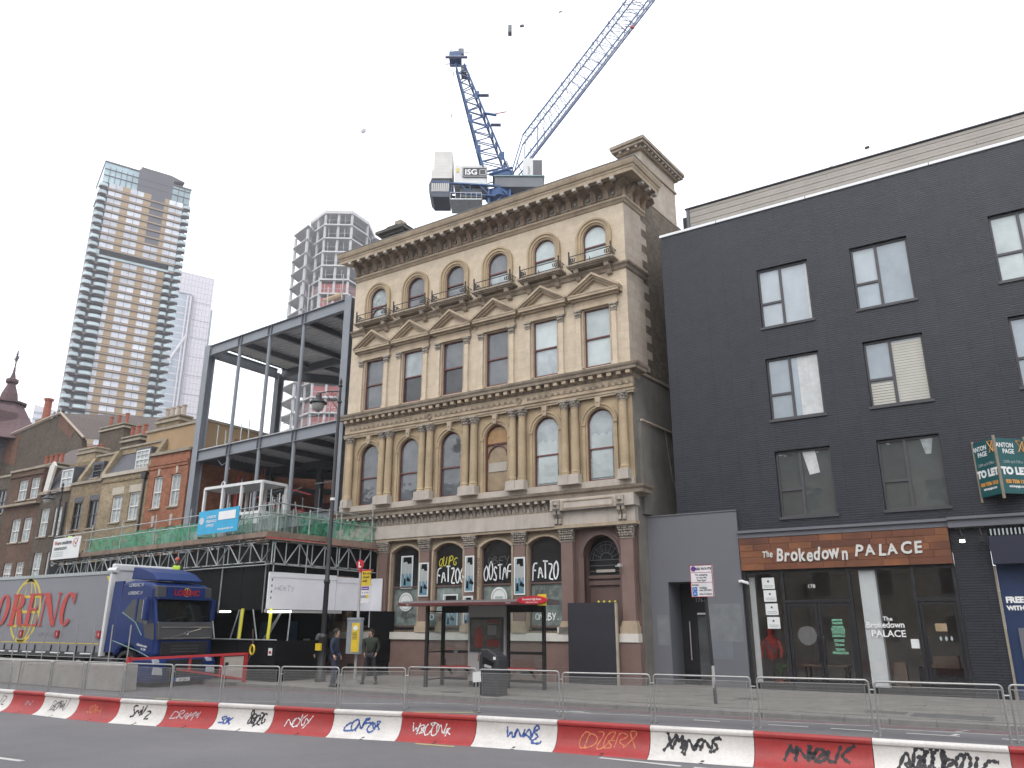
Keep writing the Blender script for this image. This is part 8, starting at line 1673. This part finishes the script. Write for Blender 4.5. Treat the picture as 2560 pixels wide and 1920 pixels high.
# litter bin
lb_ = thing('litter_bin', 'dark plastic litter bin with an orange side and an open slot by the bus shelter', 'litter bin', (-13.52, 19.98, .11), 0)
g = M(); g.prism([(-13.84, .12), (-13.2, .12), (-13.19, 1.08), (-13.24, 1.18), (-13.4, 1.3), (-13.6, 1.36), (-13.78, 1.34), (-13.86, 1.22), (-13.88, 1.02)], 'y', 19.75, 20.3); bnb = build('body', g, 'bin_grey', lb_, bevel=.05)
build('slot', M().prism([(-13.72, .98), (-13.36, .92), (-13.33, 1.02), (-13.7, 1.18)], 'y', 19.73, 19.76), 'hoard_black', lb_); build('slot_label', M().prism([(-13.66, .9), (-13.42, .86), (-13.4, .92), (-13.64, .98)], 'y', 19.725, 19.745), 'panel_grey', lb_); build('orange_side', M().box(-13.93, -13.865, 19.85, 20.2, .98, 1.22), 'bin_orange', lb_, bevel=.015); build('lid_rim', M().path([(-13.88, 19.73, 1.05), (-13.84, 19.73, 1.28), (-13.72, 19.73, 1.37), (-13.5, 19.73, 1.36), (-13.22, 19.73, 1.2)], .018, 5), 'truck_grey', lb_); build('ash_plate', M().box(-13.35, -13.27, 19.735, 19.75, 1.1, 1.18), 'white_print', lb_)
# red route sign
rs = thing('parking_sign', 'leaning black post with a white red-bordered RED ROUTE parking sign', 'sign', (-7.27, 21.0, .11))
build('post', M().tube((-7.27, 21.0, .12), (-7.36, 21.0, 3.62), .045, 10), 'post_black', rs, True); build('worn_band', M().lathe([(.047, 0), (.047, .55)], (-7.285, 21.0, .5), 10), 'pole_grey', rs)
pn = build('sign_plate', M().box(-7.7, -7.08, 20.9, 20.93, 2.78, 3.62), 'sign_white', rs)
g = M()
for a in ((-7.7, -7.08, 3.605, 3.62), (-7.7, -7.08, 2.78, 2.795), (-7.7, -7.685, 2.78, 3.62), (-7.095, -7.08, 2.78, 3.62), (-7.69, -7.09, 3.42, 3.428), (-7.69, -7.09, 3.16, 3.168)): g.box(a[0], a[1], 20.893, 20.9, a[2], a[3])
build('sign_border', g, 'lamp_red', pn); text('lettering', 'RED ROUTE', .085, 'frame_grey', pn, (-7.33, 20.895, 3.49), (1, 0, 0), (0, 0, 1), .001, .003); build('clearway_disc', M().lathe([(.07, 0), (.07, .004)], (0, 0, 0), 16).xform(Matrix.Translation((-7.6, 20.898, 3.52)) @ Matrix.Rotation(pi / 2, 4, 'X')), 'sign_purple', pn)
for s, x, z in (('No stopping', -7.39, 3.34), ('on any day', -7.39, 3.27), ('7am-7pm', -7.39, 3.195), ('Except', -7.57, 3.08), ('loading', -7.36, 3.0), ('max 20 mins', -7.3, 2.94), ('max 3 hours', -7.3, 2.84)): text('lettering', s, .068, 'frame_grey', pn, (x, 20.895, z), (1, 0, 0), (0, 0, 1), .001, .001)
for z in (2.93, 2.81): build('blue_symbol', M().box(-7.66, -7.53, 20.892, 20.9, z, z + .11), 'sign_blue', pn)
for z in (2.95, 2.83): build('symbol_mark', M().path([(-7.63, 20.889, z), (-7.6, 20.889, z + .07), (-7.56, 20.889, z + .02)], .008, 4), 'white_print', pn)
rg = thing('yellow_hose_ring', 'yellow coiled ring hanging on a rope at the end of the red gate', 'hose', (-24.15, 20.05, 1.05))
build('ring', M().path([(-24.15 + .11 * cos(a), 20.05, 1.19 + .16 * sin(a)) for a in [k * pi / 8 for k in range(16)]], .035, 6, True), 'flag_yellow', rg, True); build('rope', M().path([(-24.28, 20.1, 1.9), (-24.2, 20.08, 1.6), (-24.15, 20.05, 1.35)], .012, 4), 'board_wood', rg); build('rope_tail', M().path([(-24.2, 20.05, 1.05), (-24.35, 20.05, .75), (-24.45, 20.05, .4)], .01, 4), 'board_wood', rg)
# ================================================================== the other side of the street, seen only in the window reflections
ob = thing('opposite_building', 'pale building across the road that shows only as reflections in the shop and office windows', 'building', (-10, -6, 0))
build('wall', M().box(-60, 30, -14, -6, 0, 12.5), 'cream_render', ob); build('roof', M().prism([(-14, 12.5), (-10, 15.5), (-6.2, 12.5)], 'x', -60, 30), 'slate', ob)
for r in range(4):
    for k in range(22):
        x = -57 + k * 4; z = .9 + r * 3.0; w_ = build('window', M().box(x, x + 1.4, -6.0, -5.93, z, z + 1.9), 'window_white', ob) if 6 < k < 20 else None
        if w_: build('pane', M().box(x + .12, x + 1.28, -5.93, -5.91, z + .12, z + 1.78), 'glass_dark', w_)
# ================================================================== people
def skin_mesh(name, V, Ed, Rd, mt, sub=1, root=0):
    me = bpy.data.meshes.new(name); me.from_pydata(V, Ed, []); o = bpy.data.objects.new(name, me); COL.objects.link(o)
    sk = o.modifiers.new('s', 'SKIN'); sk.branch_smoothing = .6; sv = me.skin_vertices[0].data
    for i, r in enumerate(Rd): sv[i].radius = (r, r) if not isinstance(r, tuple) else r
    sv[root].use_root = True
    if sub: ss = o.modifiers.new('u', 'SUBSURF'); ss.levels = sub; ss.render_levels = sub
    m2 = mesh_of(o); bpy.data.objects.remove(o); m2.materials.clear(); m2.materials.append(MAT[mt]); m2.polygons.foreach_set('use_smooth', [True] * len(m2.polygons)); m2.name = name
    return m2
def person(lab, loc, rz, h=1.8, jacket='jacket_navy', legs='jeans', pose='stand', hat=None, hood=None, head_yaw=0., head_pitch=0., group=None, vest=None):
    o = thing('person', lab, 'person', loc, rz, group, local=True); s = h / 1.8
    # figure faces -y; left/right = +-x
    J = dict(pel=(0, 0, .95), wai=(0, .01, 1.1), che=(0, .0, 1.32), nec=(0, .01, 1.5), hed=(0, -.01, 1.6), top=(0, -.01, 1.72))
    for k, sg_ in (('l', 1), ('r', -1)):
        J['sh' + k] = (.19 * sg_, .01, 1.45); J['hip' + k] = (.09 * sg_, 0, .92); spread = .1 if pose == 'stand' else .14
        J['kn' + k] = (spread * sg_, -.03, .5); J['an' + k] = ((spread + .01) * sg_, .02, .09)
        if pose == 'walk': J['kn' + k] = (.09 * sg_, -.12 * sg_, .5); J['an' + k] = (.09 * sg_, -.2 * sg_ + .05, .1)
        if pose == 'apart': J['kn' + k] = (.16 * sg_, -.02, .5); J['an' + k] = (.23 * sg_, .02, .09)
        if pose == 'apart': J['el' + k] = (.265 * sg_, .07, 1.18); J['wr' + k] = (.2 * sg_, -.02, .98)
        elif pose == 'bent': J['el' + k] = (.24 * sg_, -.08, 1.2); J['wr' + k] = (.15 * sg_, -.28, 1.15)
        else: J['el' + k] = (.24 * sg_, .05, 1.18); J['wr' + k] = (.25 * sg_, -.06, .95)
    if pose == 'walk' or hood:
        for k in ('nec', 'hed', 'top'): x, y, z = J[k]; J[k] = (x, y - (.05 if k == 'nec' else .12), z - .03)
    J = {k: (v[0] * s, v[1] * s, v[2] * s) for k, v in J.items()}
    def chain(names, edges, rad, nm, mt, par=o, root=0):
        V = [J[n] for n in names]; E_ = [(names.index(a), names.index(b)) for a, b in edges]; return build(nm, skin_mesh(nm, V, E_, [(r[0] * s, r[1] * s) if isinstance(r, tuple) else r * s for r in rad], mt, 1, root), mt, par)
    allj = ['pel', 'wai', 'che', 'nec', 'shl', 'ell', 'wrl', 'shr', 'elr', 'wrr', 'hipl', 'knl', 'anl', 'hipr', 'knr', 'anr']
    ed = [('pel', 'wai'), ('wai', 'che'), ('che', 'nec'), ('che', 'shl'), ('shl', 'ell'), ('ell', 'wrl'), ('che', 'shr'), ('shr', 'elr'), ('elr', 'wrr'), ('pel', 'hipl'), ('hipl', 'knl'), ('knl', 'anl'), ('pel', 'hipr'), ('hipr', 'knr'), ('knr', 'anr')]
    body = chain(allj, ed, [.09, .08, .07, .05, .045, .034, .026, .045, .034, .026, .065, .048, .035, .065, .048, .035], 'body', 'skin')
    chain(['pel', 'wai', 'che', 'nec', 'shl', 'ell', 'wrl', 'shr', 'elr', 'wrr'], [e for e in ed if e[0] in ('pel', 'wai', 'che', 'shl', 'shr', 'ell', 'elr') and not e[1].startswith('hip')], [(.17, .125), (.16, .12), (.17, .125), .062, .085, .062, .042, .085, .062, .042], 'jacket', jacket)
    if vest: chain(['pel', 'wai', 'che', 'shl', 'shr'], [('pel', 'wai'), ('wai', 'che'), ('che', 'shl'), ('che', 'shr')], [(.185, .14), (.175, .135), (.185, .14), .1, .1], 'vest', vest)
    chain(['pel', 'hipl', 'knl', 'anl', 'hipr', 'knr', 'anr'], [e for e in ed if e in (('pel', 'hipl'), ('hipl', 'knl'), ('knl', 'anl'), ('pel', 'hipr'), ('hipr', 'knr'), ('knr', 'anr'))], [(.14, .11), .1, .072, .058, .1, .072, .058], 'trousers', legs)
    # head
    hc = Vector(J['hed']); R = Matrix.Translation(hc) @ Matrix.Rotation(head_yaw, 4, 'Z') @ Matrix.Rotation(head_pitch, 4, 'X') @ Matrix.Scale(s, 4)
    hm = M().lathe([(.0, -.12), (.035, -.115), (.06, -.07), (.072, 0), (.078, .05), (.07, .1), (.045, .135), (0, .15)], n=14)
    hm.v = [(x, y * 1.22 - (.012 if z < -.03 else 0), z) for x, y, z in hm.v]; hm.add([(-.014, -.082, -.02), (.014, -.082, -.02), (0, -.115, -.03), (0, -.088, .03)], [(0, 1, 2), (0, 2, 3), (1, 3, 2), (0, 3, 1)])
    for sg_ in (-1, 1): hm.lathe([(0, -.03), (.014, -.015), (.016, .015), (0, .03)], (.077 * sg_, .005, 0), 6)
    hd_ = build('head', hm.xform(R), 'skin', body, True)
    g = M()
    for sg_ in (-1, 1): g.lathe([(0, -.006), (.011, 0), (0, .006)], (.03 * sg_, -.088, .015), 6); g.box(.03 * sg_ - .018, .03 * sg_ + .018, -.096, -.088, .035, .041)
    g.box(-.022, .022, -.094, -.086, -.062, -.056); build('features', g.xform(R), 'hair', hd_)
    if hood: g = M().lathe([(.09, -.17), (.105, -.08), (.115, 0), (.11, .08), (.07, .15), (0, .175)], n=12); g.v = [(x, y * 1.15 + .03, z) for x, y, z in g.v]; build('hood', g.xform(R), hood, body, True)
    elif hat:
        g = M().lathe([(.13, .035), (.115, .05), (.112, .08), (.1, .13), (.05, .165), (0, .172)], n=14); g.v = [(x, y * 1.2, z) for x, y, z in g.v]; g.prism([(-.08, -.1), (.08, -.1), (.05, -.18), (-.05, -.18)], 'z', .035, .05); build('hard_hat', g.xform(R), hat, body, True)
    else:
        g = M().lathe([(.077, -.03), (.088, .03), (.088, .08), (.07, .135), (.035, .165), (0, .17)], n=14); g.v = [(x, y * 1.2 + (.02 if z < .09 else 0), z) for x, y, z in g.v if True]; g.v = [(x, max(y, -.06 if z < .07 else -.2), z) for x, y, z in g.v]; build('hair', g.xform(R), 'hair', body, True)
    for k, sg_ in (('l', 1), ('r', -1)):
        w, e = Vector(J['wr' + k]), Vector(J['el' + k]); d = (w - e).normalized(); a = Vector((sg_, 0, 0)); a = (a - d * a.dot(d)).normalized(); n = d.cross(a); g = M()
        g.path([w - d * .02 * s, w + d * .04 * s, w + d * .09 * s], [.026 * s, .032 * s, .03 * s], 8)
        for q, (off, ln) in enumerate(((-.024, .07), (-.008, .08), (.008, .078), (.023, .06))): b = w + d * .085 * s + n * off * s; g.path([b, b + d * ln * .5 * s - a * .004, b + d * ln * s - a * .02 * s], [.0095 * s, .0085 * s, .006 * s], 5)
        b = w + d * .03 * s + n * -.028 * s; g.path([b, b + d * .03 * s - n * .025 * s, b + d * .065 * s - n * .03 * s - a * .01], [.011 * s, .01 * s, .007 * s], 5); build('hand', g, 'skin', body, True)
        an = Vector(J['an' + k]); g = M(); g.path([(an.x, an.y + .05 * s, .05 * s), (an.x, an.y - .02 * s, .055 * s), (an.x, an.y - .12 * s, .042 * s), (an.x, an.y - .19 * s, .03 * s)], [.042 * s, .048 * s, .042 * s, .026 * s], 8); g.box(an.x - .045 * s, an.x + .045 * s, an.y - .2 * s, an.y + .09 * s, 0, .02 * s); build('shoe', g, 'shoe', o, True)
    return o
person('man in a dark blue jacket and jeans standing by the lamp post, facing right', (-19.72, 19.8, .12), radians(112), 1.86, 'jacket_navy', 'jeans', 'stand', head_yaw=radians(5))
person('young man in a green jacket and black trousers leaning his weight beside the timetable case', (-19.48, 21.25, .12), radians(28), 1.84, 'jacket_green', 'trousers', 'apart', head_yaw=radians(-30), head_pitch=radians(8))
person('person in a dark coat and grey hood walking under the scaffold', (-23.3, 22.35, .12), radians(105), 1.68, 'coat_dark', 'jeans', 'walk', hood='hood_grey', head_pitch=radians(20))
person('worker in a red hard hat and yellow vest behind the lorry cab', (-30.55, 20.95, 3.15), radians(40), 1.7, 'coat_dark', 'trousers', 'bent', hat='hat_red', vest='hivis')
build('worker_board', M().box(-31.6, -29.4, 20.6, 21.4, 3.09, 3.14), 'board_wood', gan); utube('standard', gan, 'galv', (-31.5, 20.7, .12), (-31.5, 20.7, 2.74), .026); utube('standard', gan, 'galv', (-29.5, 20.65, .12), (-29.5, 20.65, 2.74), .026)
person('worker in a dark helmet and yellow vest on the scaffold above the white banner', (-43.8, 23.3, 5.38), radians(20), 1.68, 'coat_dark', 'trousers', 'bent', hat='hat_dark', vest='hivis')
# ================================================================== air
hz_ = M(); hz_.box(-710, 310, -310, 710, -1, 205)
hm_ = bpy.data.materials.new('haze_air'); hm_.use_nodes = True; n_t = hm_.node_tree
for n in list(n_t.nodes): n_t.nodes.remove(n)
pv = n_t.nodes.new('ShaderNodeVolumePrincipled'); pv.inputs['Density'].default_value = .00045; pv.inputs['Color'].default_value = (.93, .95, 1, 1); pv.inputs['Anisotropy'].default_value = .2
ou = n_t.nodes.new('ShaderNodeOutputMaterial'); n_t.links.new(pv.outputs[0], ou.inputs['Volume'])
MAT['haze_air'] = hm_
build('haze', hz_, 'haze_air', kind='stuff')
